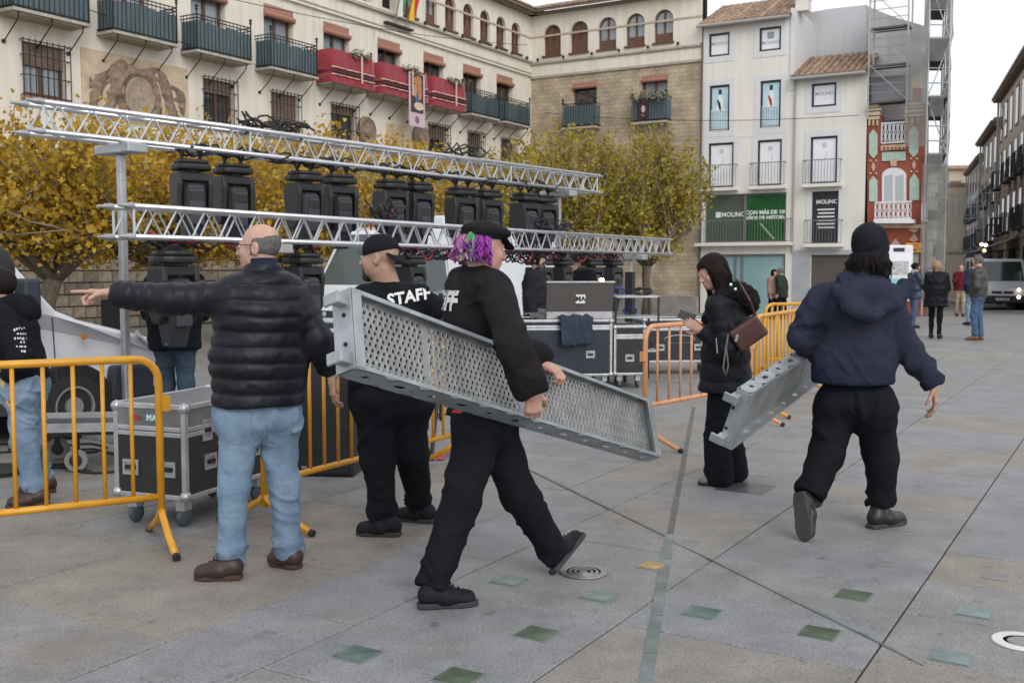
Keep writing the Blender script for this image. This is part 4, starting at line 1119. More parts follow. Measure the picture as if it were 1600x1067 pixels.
# tall netted scaffold along the side street
dS = Vector((math.sin(R(19.8)), math.cos(R(19.8)), 0)); nS = Vector((dS.y, -dS.x, 0))
c0 = FB.w(FB.uz(1447, 300)[0], 0, .25)
s2 = empty('scaffold', (c0.x, c0.y, gz(c0.x, c0.y)), 0, 'tall netted scaffold tower on the corner of the side street', 'scaffold', 'scaffolds on the corner house')
bz = s2.location.z
X1 = Vector((1, 0, 0))
for i_ in range(4):
    for j_ in (0, 1):
        p = dS * (2.0 * i_) + X1 * (.72 * j_)
        obj('post', MB().tube([p, p + UP * 16], .035, 8), M_galv, s2)
for lv in range(8):
    z = 1.6 + lv * 1.95
    for i_ in range(3):
        p = dS * (2.0 * i_ + .05)
        obj('platform', MB().add([p + UP * z, p + X1 * .7 + UP * z, p + dS * 1.9 + X1 * .7 + UP * z, p + dS * 1.9 + UP * z] + [q + UP * (z + .07) for q in (p, p + X1 * .7, p + dS * 1.9 + X1 * .7, p + dS * 1.9)],
            [(0, 1, 2, 3), (4, 5, 6, 7), (0, 1, 5, 4), (1, 2, 6, 5), (2, 3, 7, 6), (3, 0, 4, 7)]), M_deck, s2)
    for h in (.5, 1.0):
        obj('guard_rail', MB().tube([UP * (z + h), X1 * .72 + UP * (z + h)], .022, 6), M_galv, s2)
        obj('guard_rail', MB().tube([X1 * .74 + UP * (z + h), X1 * .74 + dS * 6 + UP * (z + h)], .022, 6), M_galv, s2)
    a_, b_ = (0, .72) if lv % 2 else (.72, 0)
    obj('brace', MB().tube([X1 * a_ - dS * .03 + UP * z, X1 * b_ - dS * .03 + UP * (z + 1.9)], .02, 6), M_galv, s2)
def net(p0, p1, z0, z1, n, m, amp):
    k = MB()
    for j in range(m + 1):
        for i in range(n + 1):
            q = p0.lerp(p1, i / n); z = z0 + (z1 - z0) * j / m
            d = amp * mnoise.noise(Vector((i * 1.3, j * .7, p0.x)))
            k.v.append(tuple(q + (p1 - p0).normalized().cross(UP) * d + UP * z))
    for j in range(m):
        for i in range(n):
            k.f.append((j * (n + 1) + i, j * (n + 1) + i + 1, (j + 1) * (n + 1) + i + 1, (j + 1) * (n + 1) + i))
    return k
obj('net', net(X1 * .78, X1 * .85 + dS * 6, .2, 15.5, 14, 40, .12), M_net, s2, smooth=True)
for lv in (1, 2, 3, 4, 5):
    z = 1.6 + lv * 1.95
    obj('net', net(-dS * .06 + X1 * random.uniform(0, .1), -dS * .06 + X1 * random.uniform(.5, .74), z - random.uniform(.6, 1.2), z + .1, 4, 5, .06), M_net, s2, smooth=True)
obj('net', net(-dS * .2 - X1 * .1, -dS * .1 + X1 * .78, 0.6, 5.2, 8, 12, .12), M_net, s2, smooth=True)
obj('net', net(-dS * .15 - X1 * .75, -dS * .1 + X1 * .0, 5.8, 9.6, 6, 8, .15), M_net, s2, smooth=True)

# ================================================================ SIDE STREET, RIGHT ROW
ST0 = Vector((22.7, 46.6, 0))
FS = Fac(ST0, dS)                       # local x runs away from the camera; the street lies on local +y
M_ochrew = stained('street_ochre', (.5, .42, .32), dark=.8, scale=.6)
M_ochre2 = stained('street_tan', (.46, .4, .33), dark=.8, scale=.6)
M_greyw = stained('street_grey', (.36, .36, .37), dark=.8, scale=.6)
def street_house(name, label, ua, ub, h, m, floors, seed, eave=.45, base_dark=True, setb=0.0):
    rs = random.Random(seed)
    L = ub - ua
    zg = gz(0, FS.w((ua + ub) / 2, 0).y)
    root = empty(name, FS.w(ua, 0) + UP * zg, FS.rot, label, 'building', 'houses along the side street')
    # street side is local +y
    k = MB(); k.box2((0, -6 , -1), (L, setb, h)); obj('wall', k, m, root)
    k = MB(); k.box2((-.05, -6, h), (L + .05, setb + eave, h + .14)); k.box2((0, -6, h + .14), (L, setb + eave * .6, h + .3)); obj('eave', k, M_eave, root)
    k = MB()
    for i in range(int(L / .5)): k.box2((i * .5, setb, h - .16), (i * .5 + .14, setb + eave * .9, h)); 
    obj('eave_rafters', k, M_eave, root)
    fh = (h - 3.6) / floors; nb = max(2, int(L / 2.6))
    for f_ in range(floors):
        for b_ in range(nb):
            x = L * (b_ + .5) / nb; z = 3.7 + f_ * fh; ww, hh = .5, min(2.0, fh * .72)
            y = setb
            f = MB(); f.box2((x - ww - .08, y - .05, z - .05), (x + ww + .08, y + .03, z + hh + .1))
            w_ = obj('window', f, rs.choice([M_wood, M_stonetrim, M_wood]), root)
            for s_ in (-1, 1): obj('pane', MB().box2((x + (s_ - 1) * ww / 2 + .04, y - .02, z + .05), (x + (s_ + 1) * ww / 2 - .04, y + .045, z + hh)), M_glass, w_)
            if f_ < floors - 1 and rs.random() < .75:
                bk = MB().box2((x - .7, y, z - .12), (x + .7, y + .4, z - .04))
                for i in range(13): bk.bar((x - .7 + 1.4 * i / 12, y + .38, z - .04), (x - .7 + 1.4 * i / 12, y + .38, z + .9), .02, .02)
                for s_ in (-1, 1):
                    for i in range(4): bk.bar((x + s_ * .7, y + .1 * i + .06, z - .04), (x + s_ * .7, y + .1 * i + .06, z + .9), .02, .02)
                    bk.bar((x + s_ * .7, y, z + .9), (x + s_ * .7, y + .4, z + .9), .04, .04)
                bk.bar((x - .7, y + .38, z + .9), (x + .7, y + .38, z + .9), .04, .04)
                obj('balcony', bk, M_iron, root)
    for b_ in range(max(1, nb // 2)):
        x = L * (b_ + .5) / max(1, nb // 2)
        obj('shop_front', MB().box2((x - 1.4, setb - .05, -.2), (x + 1.4, setb + .04, 2.8)), M_dark, root)
    obj('string_course', MB().box2((0, setb, 3.25), (L, setb + .08, 3.42)), M_stonetrim, root)
    obj('downpipe', MB().tube([(L - .1, setb + .1, h), (L - .1, setb + .1, 0)], .06, 6), MATS['grey_pipe'], root)
    for q in range(2):
        cx_ = L * rs.uniform(.2, .8)
        obj('chimney', MB().box2((cx_ - .35, -1.6, h + .2), (cx_ + .35, -.9, h + 1.1 + q * .4)), M_white, root)
    return root
h0 = street_house('street_house', 'tall ochre house with a broad eave at the right edge', -9.5, 14.0, 11.2, M_ochrew, 3, 1)
h1 = street_house('street_house', 'narrow tan house with balconies next to the ochre one', 14.2, 26.0, 10.3, M_ochre2, 3, 2)
h2 = street_house('street_house', 'grey-white house further along the side street', 26.2, 40.0, 9.7, M_greyw, 3, 3, .35)
h3 = street_house('street_house', 'far pale house where the street bends', 40.2, 58.0, 9.0, M_ochrew, 2, 4, .35, setb=1.6)
# the house that closes the view and the street's left row
def plain_house(name, label, P, d, wdt, dep, h, m, floors):
    zg = gz(P.x, min(P.y, 110)); root = empty(name, (P.x, P.y, zg), math.atan2(d.y, d.x), label, 'building', 'houses along the side street')
    obj('wall', MB().box2((0, 0, -1), (wdt, dep, h)), m, root)
    obj('roof', MB().box2((-.2, -.4, h), (wdt + .2, dep, h + .3)), M_tile, root)
    n = max(1, int(wdt / 2.4))
    for f_ in range(floors):
        for i in range(n):
            x = wdt * (i + .5) / n; z = 3.4 + f_ * (h - 3.5) / floors
            w_ = obj('window', MB().box2((x - .5, -.03, z), (x + .5, .05, z + 1.7)), M_wood, root)
            obj('pane', MB().box2((x - .42, -.045, z + .08), (x + .42, .02, z + 1.62)), M_glass, w_)
    return root
p_ = at(1462, 420, 96)
plain_house('far_house', 'distant ochre house closing the side street', Vector((p_.x, 96, 0)), Vector((1, -.15, 0)), 9, 8, 11.5, M_ochre2, 3)
p_ = c0 + dS * 10 - X1 * .3
plain_house('side_house', 'shaded house behind the netted scaffold', Vector((p_.x, p_.y, 0)), dS, 30, 6, 10.0, M_greyw, 3)
# festive light frame hung across the street
fr0 = at(1488, 345, 50); lf = empty('street_light_frame', at(1525, 345, 50), 0, 'pale wire frame of festive lights hung across the side street', 'decoration')
Pf = lambda x, y: at(x, y, 50) - lf.location
k = MB()
for y in (302, 322, 340): k.tube([Pf(1488, y + 4), Pf(1565, y - 2)], .02, 5)
for i in range(9): k.tube([Pf(1488 + i * 9.6, 345 - i * .7), Pf(1488 + i * 9.6, 306 - i * .6)], .016, 5)
for i in range(8):
    c = Pf(1493 + i * 9.6, 325); k.tube([c + Vector((.13 * math.cos(t * .785), 0, .4 * math.sin(t * .785))) for t in range(8)], .014, 4, closed=True)
obj('wire_frame', k, mat('pale_wire', (.6, .62, .65), .4), lf)
# both ends fixed to the walls by steel wires
k = MB(); k.tube([Pf(1565, 300), Pf(1610, 290)], .012, 4); k.tube([Pf(1488, 306), Pf(1450, 300)], .012, 4); obj('hanging_wire', k, M_iron, lf)
# awnings and lit shop lamps
aw = empty('shop_awning', FS.w(2.0, 0) + UP * gz(0, 48), FS.rot, 'grey awning over a shop on the right of the street', 'awning')
k = MB(); k.add([(0, 0, 3.3), (6.5, 0, 3.3), (6.5, 1.9, 2.6), (0, 1.9, 2.6), (0, 1.9, 2.35), (6.5, 1.9, 2.35)], [(0, 1, 2, 3), (3, 2, 5, 4)]); obj('canvas', k, mat('grey_awning', (.22, .22, .22), .8), aw)
for x in (0, 6.5): obj('arm', MB().tube([(x, 0, 2.7), (x, 1.9, 2.6)], .025, 6), M_iron, aw)
aw2 = empty('shop_awning', FS.w(15, 0) + UP * gz(0, 60), FS.rot, 'black awning further along the right of the street', 'awning')
k = MB(); k.add([(0, 0, 3.6), (9, 0, 3.6), (9, 2.6, 2.9), (0, 2.6, 2.9), (0, 2.6, 2.5), (9, 2.6, 2.5)], [(0, 1, 2, 3), (3, 2, 5, 4)]); obj('canvas', k, M_frame, aw2)
for x in (0, 9): obj('arm', MB().tube([(x, 0, 3.0), (x, 2.6, 2.9)], .025, 6), M_iron, aw2)
for i, (x, y) in enumerate(((1534, 382), (1540, 383), (1538, 392))):
    p = at(x, y, 55); l_ = empty('wall_lamp', p, 0, ['small lit lamp under the awning, left one', 'small lit lamp under the awning, right one', 'small lit lamp under the awning, lowest one'][i], 'lamp', 'lit lamps under the awnings')
    obj('bulb', MB().lathe((0, 0, 0), [(0, -.1), (.09, -.05), (.1, .03), (0, .1)], 10), mat('lit_bulb', (1, .9, .7), .5, emit=(1, .8, .5), estr=4), l_)
    obj('cable', MB().tube([(0, 0, .1), (0, 0, .7)], .012, 5), M_iron, l_)

# ================================================================ TREES
def leaf_mat(name, cols):
    m = bpy.data.materials.new(name); m.use_nodes = True
    t = m.node_tree; n = t.nodes; L = t.links
    b = n['Principled BSDF']; b.inputs['Roughness'].default_value = .6
    g_ = n.new('ShaderNodeNewGeometry'); rp = n.new('ShaderNodeValToRGB')
    el = rp.color_ramp.elements
    el[0].position = 0; el[0].color = tuple(cols[0]) + (1,); el[1].position = 1; el[1].color = tuple(cols[-1]) + (1,)
    for i, c in enumerate(cols[1:-1]):
        e = el.new((i + 1) / (len(cols) - 1)); e.color = tuple(c) + (1,)
    tc = n.new('ShaderNodeTexCoord'); nz = n.new('ShaderNodeTexNoise'); nz.inputs['Scale'].default_value = .8
    L.new(tc.outputs['Object'], nz.inputs['Vector'])
    ma = n.new('ShaderNodeMath'); ma.operation = 'MULTIPLY_ADD'; ma.inputs[1].default_value = .55
    L.new(g_.outputs['Random Per Island'], ma.inputs[0])
    m2 = n.new('ShaderNodeMath'); m2.operation = 'MULTIPLY'; m2.inputs[1].default_value = .45; L.new(nz.outputs['Fac'], m2.inputs[0]); L.new(m2.outputs[0], ma.inputs[2])
    L.new(ma.outputs[0], rp.inputs['Fac']); L.new(rp.outputs[0], b.inputs['Base Color'])
    tr = n.new('ShaderNodeBsdfTranslucent'); L.new(rp.outputs[0], tr.inputs['Color'])
    mx = n.new('ShaderNodeMixShader'); mx.inputs[0].default_value = .35
    L.new(b.outputs[0], mx.inputs[1]); L.new(tr.outputs[0], mx.inputs[2]); L.new(mx.outputs[0], n['Material Output'].inputs['Surface'])
    return m
M_leafy = leaf_mat('yellow_leaves', [(.13, .11, .02), (.34, .21, .02), (.5, .29, .02), (.56, .37, .04), (.36, .29, .045), (.42, .2, .02)])
M_leafg = leaf_mat('yellow_green_leaves', [(.1, .11, .02), (.2, .19, .025), (.4, .3, .03), (.33, .29, .045), (.44, .3, .03), (.5, .4, .1)])
M_bark = mat('grey_brown_bark', (.12, .095, .07), .95, var=.35, vscale=8, stretch=(4, 4, .8), bump=.08, bscale=20)
M_twig = mat('pale_twig', (.3, .25, .19), .9, var=.3)
def leaf_mesh(centers, sizes, name):
    n = len(centers)
    d1 = rng.normal(size=(n, 3)); d1[:, 2] -= .35; d1 /= np.linalg.norm(d1, axis=1)[:, None]
    tmp = rng.normal(size=(n, 3)); d2 = np.cross(d1, tmp); d2 /= np.linalg.norm(d2, axis=1)[:, None]
    nn = np.cross(d1, d2)
    s = sizes[:, None]
    fold = nn * s * .18
    a = centers - d1 * s * .5; c = centers + d1 * s * .55
    b = centers + d2 * s * .42 + fold - d1 * s * .05; d = centers - d2 * s * .42 + fold - d1 * s * .05
    v = np.stack([a, b, c, d], 1).reshape(-1, 3)
    idx = np.arange(n)[:, None] * 4
    f = np.concatenate([idx + np.array([[0, 1, 2]]), idx + np.array([[0, 2, 3]])], 1).reshape(-1, 3)
    me = bpy.data.meshes.new(name)
    me.vertices.add(len(v)); me.vertices.foreach_set('co', v.astype(np.float32).ravel())
    me.loops.add(f.size); me.loops.foreach_set('vertex_index', f.astype(np.int32).ravel())
    me.polygons.add(len(f)); me.polygons.foreach_set('loop_start', np.arange(0, f.size, 3, dtype=np.int32)); me.polygons.foreach_set('loop_total', np.full(len(f), 3, np.int32))
    me.update(calc_edges=True); me.validate()
    return me
def tree(base, fork, rx, ry, z0, z1, nleaf, m, label, seed, lean=(0, 0), ls=.085, shoots=46, dens=1.0):
    rs = random.Random(seed)
    base = Vector(base)
    root = empty('mulberry_tree', base, 0, label, 'tree', 'autumn trees in front of the town hall')
    tr = MB(); f0 = Vector((lean[0], lean[1], fork))
    tr.tube([(0, 0, -.05), (lean[0] * .3 + .03, 0, fork * .35), (lean[0] * .7 - .02, .03, fork * .75), f0], [.2, .15, .135, .15], 10)
    limbs = []
    for i in range(6):
        a = 2 * math.pi * (i + rs.random() * .6) / 6
        e = Vector((math.cos(a) * rx * rs.uniform(.4, .7), math.sin(a) * ry * rs.uniform(.4, .7), z0 + (z1 - z0) * rs.uniform(.12, .3)))
        mid = f0.lerp(e, .45) + Vector((rs.gauss(0, .12), rs.gauss(0, .12), .1 + rs.gauss(0, .08)))
        tr.tube([f0 + Vector((0, 0, -.05)), mid, e], [.1, .075, .055], 8)
        limbs += [(mid, e)]
    obj('trunk', tr, M_bark, root, smooth=True)
    tw = MB(); cen = []
    for i in range(shoots):
        mid, e = rs.choice(limbs)
        s = mid.lerp(e, rs.uniform(.2, 1.0))
        a = rs.random() * 6.283; rr = math.sqrt(rs.random())
        t = Vector((math.cos(a) * rx * rr, math.sin(a) * ry * rr, z1 - (z1 - z0) * (.05 + .45 * rr ** 2) * rs.uniform(.4, 1.1) + rs.gauss(0, .15)))
        if rs.random() < .25: t.z = z0 + (z1 - z0) * rs.uniform(.0, .4)
        c = s.lerp(t, .5) + Vector((rs.gauss(0, .15), rs.gauss(0, .15), rs.gauss(0, .1)))
        pts_ = [s, s.lerp(c, .6) + Vector((0, 0, .04)), c, t]
        tw.tube(pts_, [.022, .016, .012, .006], 5)
        k = max(6, int(nleaf / shoots * rs.choice([.15, .4, .9, 1.2, 1.6])))
        ts = np.array([rs.uniform(.1, 1.0) for _ in range(k)])
        S, C_, T = np.array(s), np.array(c), np.array(t)
        P = ((1 - ts) ** 2)[:, None] * S + (2 * ts * (1 - ts))[:, None] * C_ + (ts ** 2)[:, None] * T
        P = P + rng.normal(size=(k, 3)) * np.array([.13, .13, .15]) * rs.uniform(.6, 1.4)
        cen.append(P)
    # hanging small shoots round the skirt
    obj('twigs', tw, M_twig, root)
    cen = np.concatenate(cen)
    me = leaf_mesh(cen, ls * np.exp(rng.normal(0, .3, len(cen))), 'crown')
    obj('crown', me, m, root)
    return root
def tp(px, Y): return Vector(((px - CX) / F * Y, Y, gz(0, Y)))
tree(tp(52, 17.0), 1.35, 2.5, 2.2, 1.75, 3.9, 20000, M_leafy, 'golden tree with a forked trunk at the left edge', 1, (.35, 0), shoots=130)
tree(tp(-120, 19.0), 1.4, 2.5, 2.2, 1.9, 4.1, 9000, M_leafy, 'golden tree cut by the left edge of the picture', 2, shoots=60)
tree(tp(270, 20.5), 1.5, 2.8, 2.4, 1.6, 4.2, 22000, M_leafy, 'golden tree behind the left post of the upper truss', 3, shoots=150)
tree(tp(455, 23.5), 1.5, 2.8, 2.4, 1.7, 4.75, 22000, M_leafy, 'golden tree behind the second pair of hanging lights', 4, shoots=150)
tree(tp(625, 27.5), 1.6, 2.8, 2.4, 1.8, 4.9, 19000, M_leafy, 'golden tree behind the staff man in the middle', 5, shoots=130)
tree(tp(770, 31.0), 1.6, 2.6, 2.2, 1.9, 5.1, 13000, M_leafg, 'yellow-green tree behind the rightmost hanging lights', 6, shoots=80)
tree(tp(885, 34.0), 1.7, 2.3, 1.9, 1.9, 6.3, 13500, M_leafg, 'greener tree left of the pair before the stone wing', 7, ls=.11, shoots=140)
tree(tp(1010, 35.0), 1.7, 2.2, 1.8, 1.8, 6.4, 13500, M_leafg, 'greener tree right of the pair before the stone wing', 8, ls=.11, shoots=140)

# ================================================================ TRUSSES
M_alu = mat('aluminium_tube', (.62, .63, .65), .32, metal=.85, var=.1, vscale=8)
M_alud = mat('dull_aluminium', (.42, .43, .44), .45, metal=.7, var=.2, vscale=6)
M_black = mat('black_plastic', (.011, .011, .013), .5, var=.2, vscale=9, bump=.01, bscale=300)
M_black2 = mat('charcoal_plastic', (.018, .019, .023), .45, var=.15, vscale=6)
M_rubber = mat('black_rubber', (.014, .014, .015), .75, bump=.02, bscale=120)
M_cable = mat('black_cable', (.012, .012, .014), .55)
M_cabler = mat('red_cable', (.35, .02, .03), .5)
M_cableb = mat('blue_cable', (.02, .04, .2), .5)
TS = 0.24
def truss(name, label, P, Q, side_first):
    """box truss: four chords from P to Q (world points of the bottom-front chord), braces as single tubes"""
    d = (Q - P); L = d.length; d.normalize()
    n = Vector((-d.y, d.x, 0)).normalized()               # away from the camera
    root = empty(name, P, 0, label, 'truss', 'aluminium lighting trusses')
    H = UP
    ch = [Vector((0, 0, 0)), n * TS, H * TS, n * TS + H * TS]
    for c in ch:
        obj('chord', MB().tube([c, c + d * L], .0235, 10), M_alu, root, smooth=True)
        for e in (-1, 1):
            b = c + (d * L if e > 0 else Vector((0, 0, 0)))
            obj('coupler', MB().lathe(b, [(.0235, -.02), (.03, 0), (.026, .05), (.014, .08), (.012, .13), (0, .13)], 10, n, H, d * e), M_alud, root, smooth='auto')
    bay0 = .15
    def brace_set(a, b, mul=1):
        k = int(L / (bay0 * mul)); bay = L / k
        v = (a + d * 0.0); w0 = b + d * bay
        me1 = MB().tube([a, b + d * bay], .009, 6).mesh('brace'); me1.materials.append(M_alu)
        me2 = MB().tube([b, a + d * bay], .009, 6).mesh('brace'); me2.materials.append(M_alu)
        for i in range(k):
            o = bpy.data.objects.new('brace', me1 if i % 2 == 0 else me2); col.objects.link(o); o.parent = root
            o.location = d * (bay * i)
    brace_set(ch[0], ch[2]); brace_set(ch[1], ch[3]); brace_set(ch[2], ch[3], 2); brace_set(ch[0], ch[1], 2)
    for t in (0.02, L / 4, L / 2, 3 * L / 4, L - .02):
        for a, b in ((0, 2), (1, 3)):
            obj('upright', MB().tube([ch[a] + d * t, ch[b] + d * t], .011, 6), M_alu, root)
    return root, d, L, n
def on_z(x, y, z):                        # point of a pixel's ray at height z
    r = ray(x, y); t = (z - CH) / r.z
    return Vector((r.x * t, r.y * t, z))
uP = at(66, 212, 8.7); uQ = at(934, 297, 15.6); uQ.z = uP.z = (uP.z + uQ.z) / 2
lP = at(207, 372, 8.3); lQ = at(1046, 396, 18.0); lQ.z = lP.z = (lP.z + lQ.z) / 2
up_root, ud, uL, un = truss('lighting_truss', 'upper aluminium truss carrying ten black moving lights', uP, uQ, 0)
lo_root, ld, lL, ln = truss('lighting_truss', 'lower aluminium truss passing behind the men\'s heads', lP, lQ, 0)
def t_at(P, d, px):                       # distance along a truss at a picture column
    k = (px - CX) / F
    return (k * P.y - P.x) / (d.x - k * d.y)
def truss_post(base_t, P, d, n, label, black=0.0, w=.066, splay=True):
    c = P + d * base_t + n * (TS / 2)
    g0 = gz(c.x, c.y)
    root = empty('truss_post', (c.x, c.y, g0), math.atan2(d.y, d.x), label, 'post', 'posts under the trusses')
    h = P.z - g0
    obj('mast', MB().box2((-w / 2, -w / 2, .05), (w / 2, w / 2, h - .11)), M_alud, root, bevel=.012)
    obj('head_block', MB().box2((-.1, -.26, h - .11), (.1, .26, h - .028)), M_alud, root, bevel=.01)
    obj('base_plate', MB().box2((-.35, -.35, 0), (.35, .35, .05)), M_alud, root, bevel=.01)
    if black: obj('black_sleeve', MB().box2((-w / 2 - .03, -w / 2 - .03, .05), (w / 2 + .03, w / 2 + .03, black)), M_black, root)
    return root
truss_post(t_at(uP, ud, 207), uP, ud, un, 'slim grey post under the left end of the upper truss')
truss_post(t_at(uP, ud, 883), uP, ud, un, 'slim grey post under the right end of the upper truss')
truss_post(t_at(lP, ld, 995), lP, ld, ln, 'post with a black sleeve under the right end of the lower truss', black=1.45)
truss_post(t_at(lP, ld, 430), lP, ld, ln, 'post under the lower truss behind the pointing man')

# ================================================================ MOVING LIGHTS
def moving_light_meshes():
    out = {}
    X, Y, Z = Vector((1, 0, 0)), Vector((0, 1, 0)), UP
    k = MB(); base = [(-.25, .0), (-.22, -.15), (-.12, -.2), (.12, -.2), (.22, -.15), (.25, 0), (.22, .15), (.12, .2), (-.12, .2), (-.22, .15)]
    k.prism(base, (0, 0, -.06), X, Y, Z, .06); k.prism([(x * .86, y * .86) for x, y in base], (0, 0, 0.0), X, Y, Z, .045)
    out['base'] = (k, M_black, .02)
    k = MB(); k.lathe((0, 0, -.1), [(.1, 0), (.11, .02), (.11, .04)], 20); out['pan_ring'] = (k, M_black2, 0)
    for s, nm in ((-1, 'yoke_arm'), (1, 'yoke_arm.')):
        k = MB(); pr = [(-.14, -.09), (.14, -.09), (.16, -.2), (.13, -.48), (.06, -.58), (-.06, -.58), (-.13, -.48), (-.16, -.2)]
        k.prism(pr, (s * .205 - .035, 0, 0), Y, Z, X, .07)
        out[nm] = (k, M_black, .02)
    k = MB().prism([(-.239, -.085), (.239, -.085), (.235, -.17), (-.235, -.17)], (0, -.14, 0), X, Z, Y, .28); out['yoke_bridge'] = (k, M_black, .015)
    # head: bevelled body that narrows to the lens, hanging straight down
    k = MB()
    secs = [(-.185, .12, .14), (-.22, .158, .175), (-.42, .158, .175), (-.62, .132, .145), (-.78, .105, .11)]
    for z, hx, hy in secs:
        c = .35
        for (sx, sy) in ((-1, -1 + c), (-1 + c, -1), (1 - c, -1), (1, -1 + c), (1, 1 - c), (1 - c, 1), (-1 + c, 1), (-1, 1 - c)):
            k.v.append((sx * hx, sy * hy, z))
    for i in range(len(secs) - 1):
        for j in range(8): k.f.append((i * 8 + j, i * 8 + (j + 1) % 8, (i + 1) * 8 + (j + 1) % 8, (i + 1) * 8 + j))
    k.f.append(tuple(range(8))); k.f.append(tuple(32 + i for i in range(8)))
    out['head'] = (k, M_black2, .015)
    k = MB().box2((-.1, -.195, -.6), (.1, -.165, -.25)); 
    out['head_cover'] = (k, mat('cover_plastic', (.034, .036, .043), .38), .012)
    k = MB().box2((-.092, -.2, -.36), (.092, -.18, -.27)); out['vent'] = (k, M_black, .004)
    k = MB().lathe((0, 0, -.76), [(.11, .03), (.115, 0), (.1, -.01), (.095, .01), (0, .02)], 20); out['lens'] = (k, M_glass, 0)
    for s, nm in ((-1, 'clamp'), (1, 'clamp.')):
        k = MB().tube([(s * .12, .0, .03), (s * .12, 0, .09)], .025, 8)
        k.tube([(s * .12, .045 * math.cos(t * .6), .13 + .045 * math.sin(t * .6)) for t in range(11)], .02, 6, closed=True)
        out[nm] = (k, M_iron, 0)
    return out
ML = {}
for nm, (k, m, bv) in moving_light_meshes().items():
    me = k.mesh(nm); fix_normals(me); me.materials.append(m); ML[nm] = (me, bv)
def moving_light(px, P, d, n, label, rz=0.0, s=1.0, tilt=0.0, drop=.0):
    t = t_at(P + n * (TS / 2), d, px)
    c = P + d * t + n * (TS / 2) + UP * (-.16 * s - drop)
    root = empty('moving_light', c, math.atan2(d.y, d.x) + rz, label, 'stage light', 'moving lights hung from the trusses')
    root.scale = (s * .8, s * .9, s * 1.06)
    for nm, (me, bv) in ML.items():
        o = bpy.data.objects.new(nm.strip('.'), me); col.objects.link(o); o.parent = root
        if tilt and nm in ('head', 'head_cover', 'vent', 'lens'):
            piv = Vector((0, 0, -.45)); Rm = Matrix.Rotation(tilt, 4, 'X')
            o.matrix_local = Matrix.Translation(piv) @ Rm @ Matrix.Translation(-piv)
        if bv:
            b = o.modifiers.new('bevel', 'BEVEL'); b.width = bv; b.segments = 2; b.limit_method = 'ANGLE'
    return root
nth = ['first', 'second', 'third', 'fourth', 'fifth', 'sixth', 'seventh', 'eighth', 'ninth', 'tenth']
for i, (x, sc_) in enumerate(((303, .9), (368, .9), (478, .92), (532, .92), (612, .92), (653, .92), (722, .95), (761, .95), (820, .95), (848, .95))):
    moving_light(x, uP, ud, un, 'black moving light on the upper truss, %s from the left' % nth[i], rz=R(-18 + 7 * (i % 3)), s=sc_)
for i, (x, lab) in enumerate(((272, 'leftmost black moving light on the lower truss, above the pointing arm'), (474, 'black moving light on the lower truss behind the pointing man\'s shoulder'),
                              (640, 'black moving light on the lower truss right of the staff man\'s cap'), (742, 'black moving light on the lower truss behind the purple-haired man'),
                              (842, 'black moving light on the lower truss behind the console operator\'s head'), (876, 'black moving light on the lower truss just right of the operator'),
                              (922, 'black moving light on the lower truss left of the lit desk lamp'), (955, 'rightmost black moving light on the lower truss'))):
    moving_light(x, lP, ld, ln, lab, rz=R(-10 + 9 * (i % 3)), s=.92)
# cable looms on the trusses
def loom(P, d, n, x0, x1, seed, label, m=None, nw=6, z=TS, amp=.06, dang=.12):
    rs = random.Random(seed)
    t0, t1 = t_at(P, d, x0), t_at(P, d, x1)
    root = empty('cable_loom', P + d * t0 + UP * z, 0, label, 'cables', 'cable looms on the trusses')
    for q in range(nw):
        pts_ = []
        k = max(6, int((t1 - t0) / .16)); off = rs.uniform(0, TS)
        for i in range(k + 1):
            s = (t1 - t0) * i / k
            pts_.append(d * s + n * (off + rs.gauss(0, .04)) + UP * (rs.gauss(0, amp * .4) + amp * abs(math.sin(i * 1.1 + q)) - (dang * abs(math.sin(i * .9 + q * 2)) if z < .05 else 0) + .02))
        # smooth
        sm = []
        for i in range(len(pts_) - 1):
            for f_ in (0, .5): sm.append(pts_[i].lerp(pts_[i + 1], f_))
        sm = [sm[0]] + [(sm[i - 1] + sm[i] * 2 + sm[i + 1]) / 4 for i in range(1, len(sm) - 1)] + [sm[-1]]
        mm = m or M_cable
        if q == 0 and rs.random() < .6: mm = rs.choice([M_cabler, M_cableb])
        obj('cable', MB().tube(sm, .011, 5), mm, root, smooth=True)
    return root
loom(uP, ud, un, 395, 500, 1, 'tangle of dark cables on top of the upper truss near its left third', nw=9, amp=.12)
loom(uP, ud, un, 300, 560, 2, 'dark cables strung along the bottom of the upper truss, left half', z=.03, nw=7)
loom(uP, ud, un, 560, 880, 3, 'dark cables strung along the bottom of the upper truss, right half', z=.03, nw=7)
loom(uP, ud, un, 715, 770, 4, 'small heap of cables on top of the upper truss near the right end', nw=6, amp=.13)
loom(lP, ld, ln, 598, 640, 5, 'red and blue cable heap on top of the lower truss', nw=8, amp=.14, m=None)
loom(lP, ld, ln, 850, 910, 6, 'red and blue cable heap on the right part of the lower truss', nw=7, amp=.14)
loom(lP, ld, ln, 250, 520, 7, 'dark cables under the left half of the lower truss', z=.0, nw=5)
loom(lP, ld, ln, 600, 980, 8, 'dark cables under the right half of the lower truss', z=.0, nw=9, dang=.22)

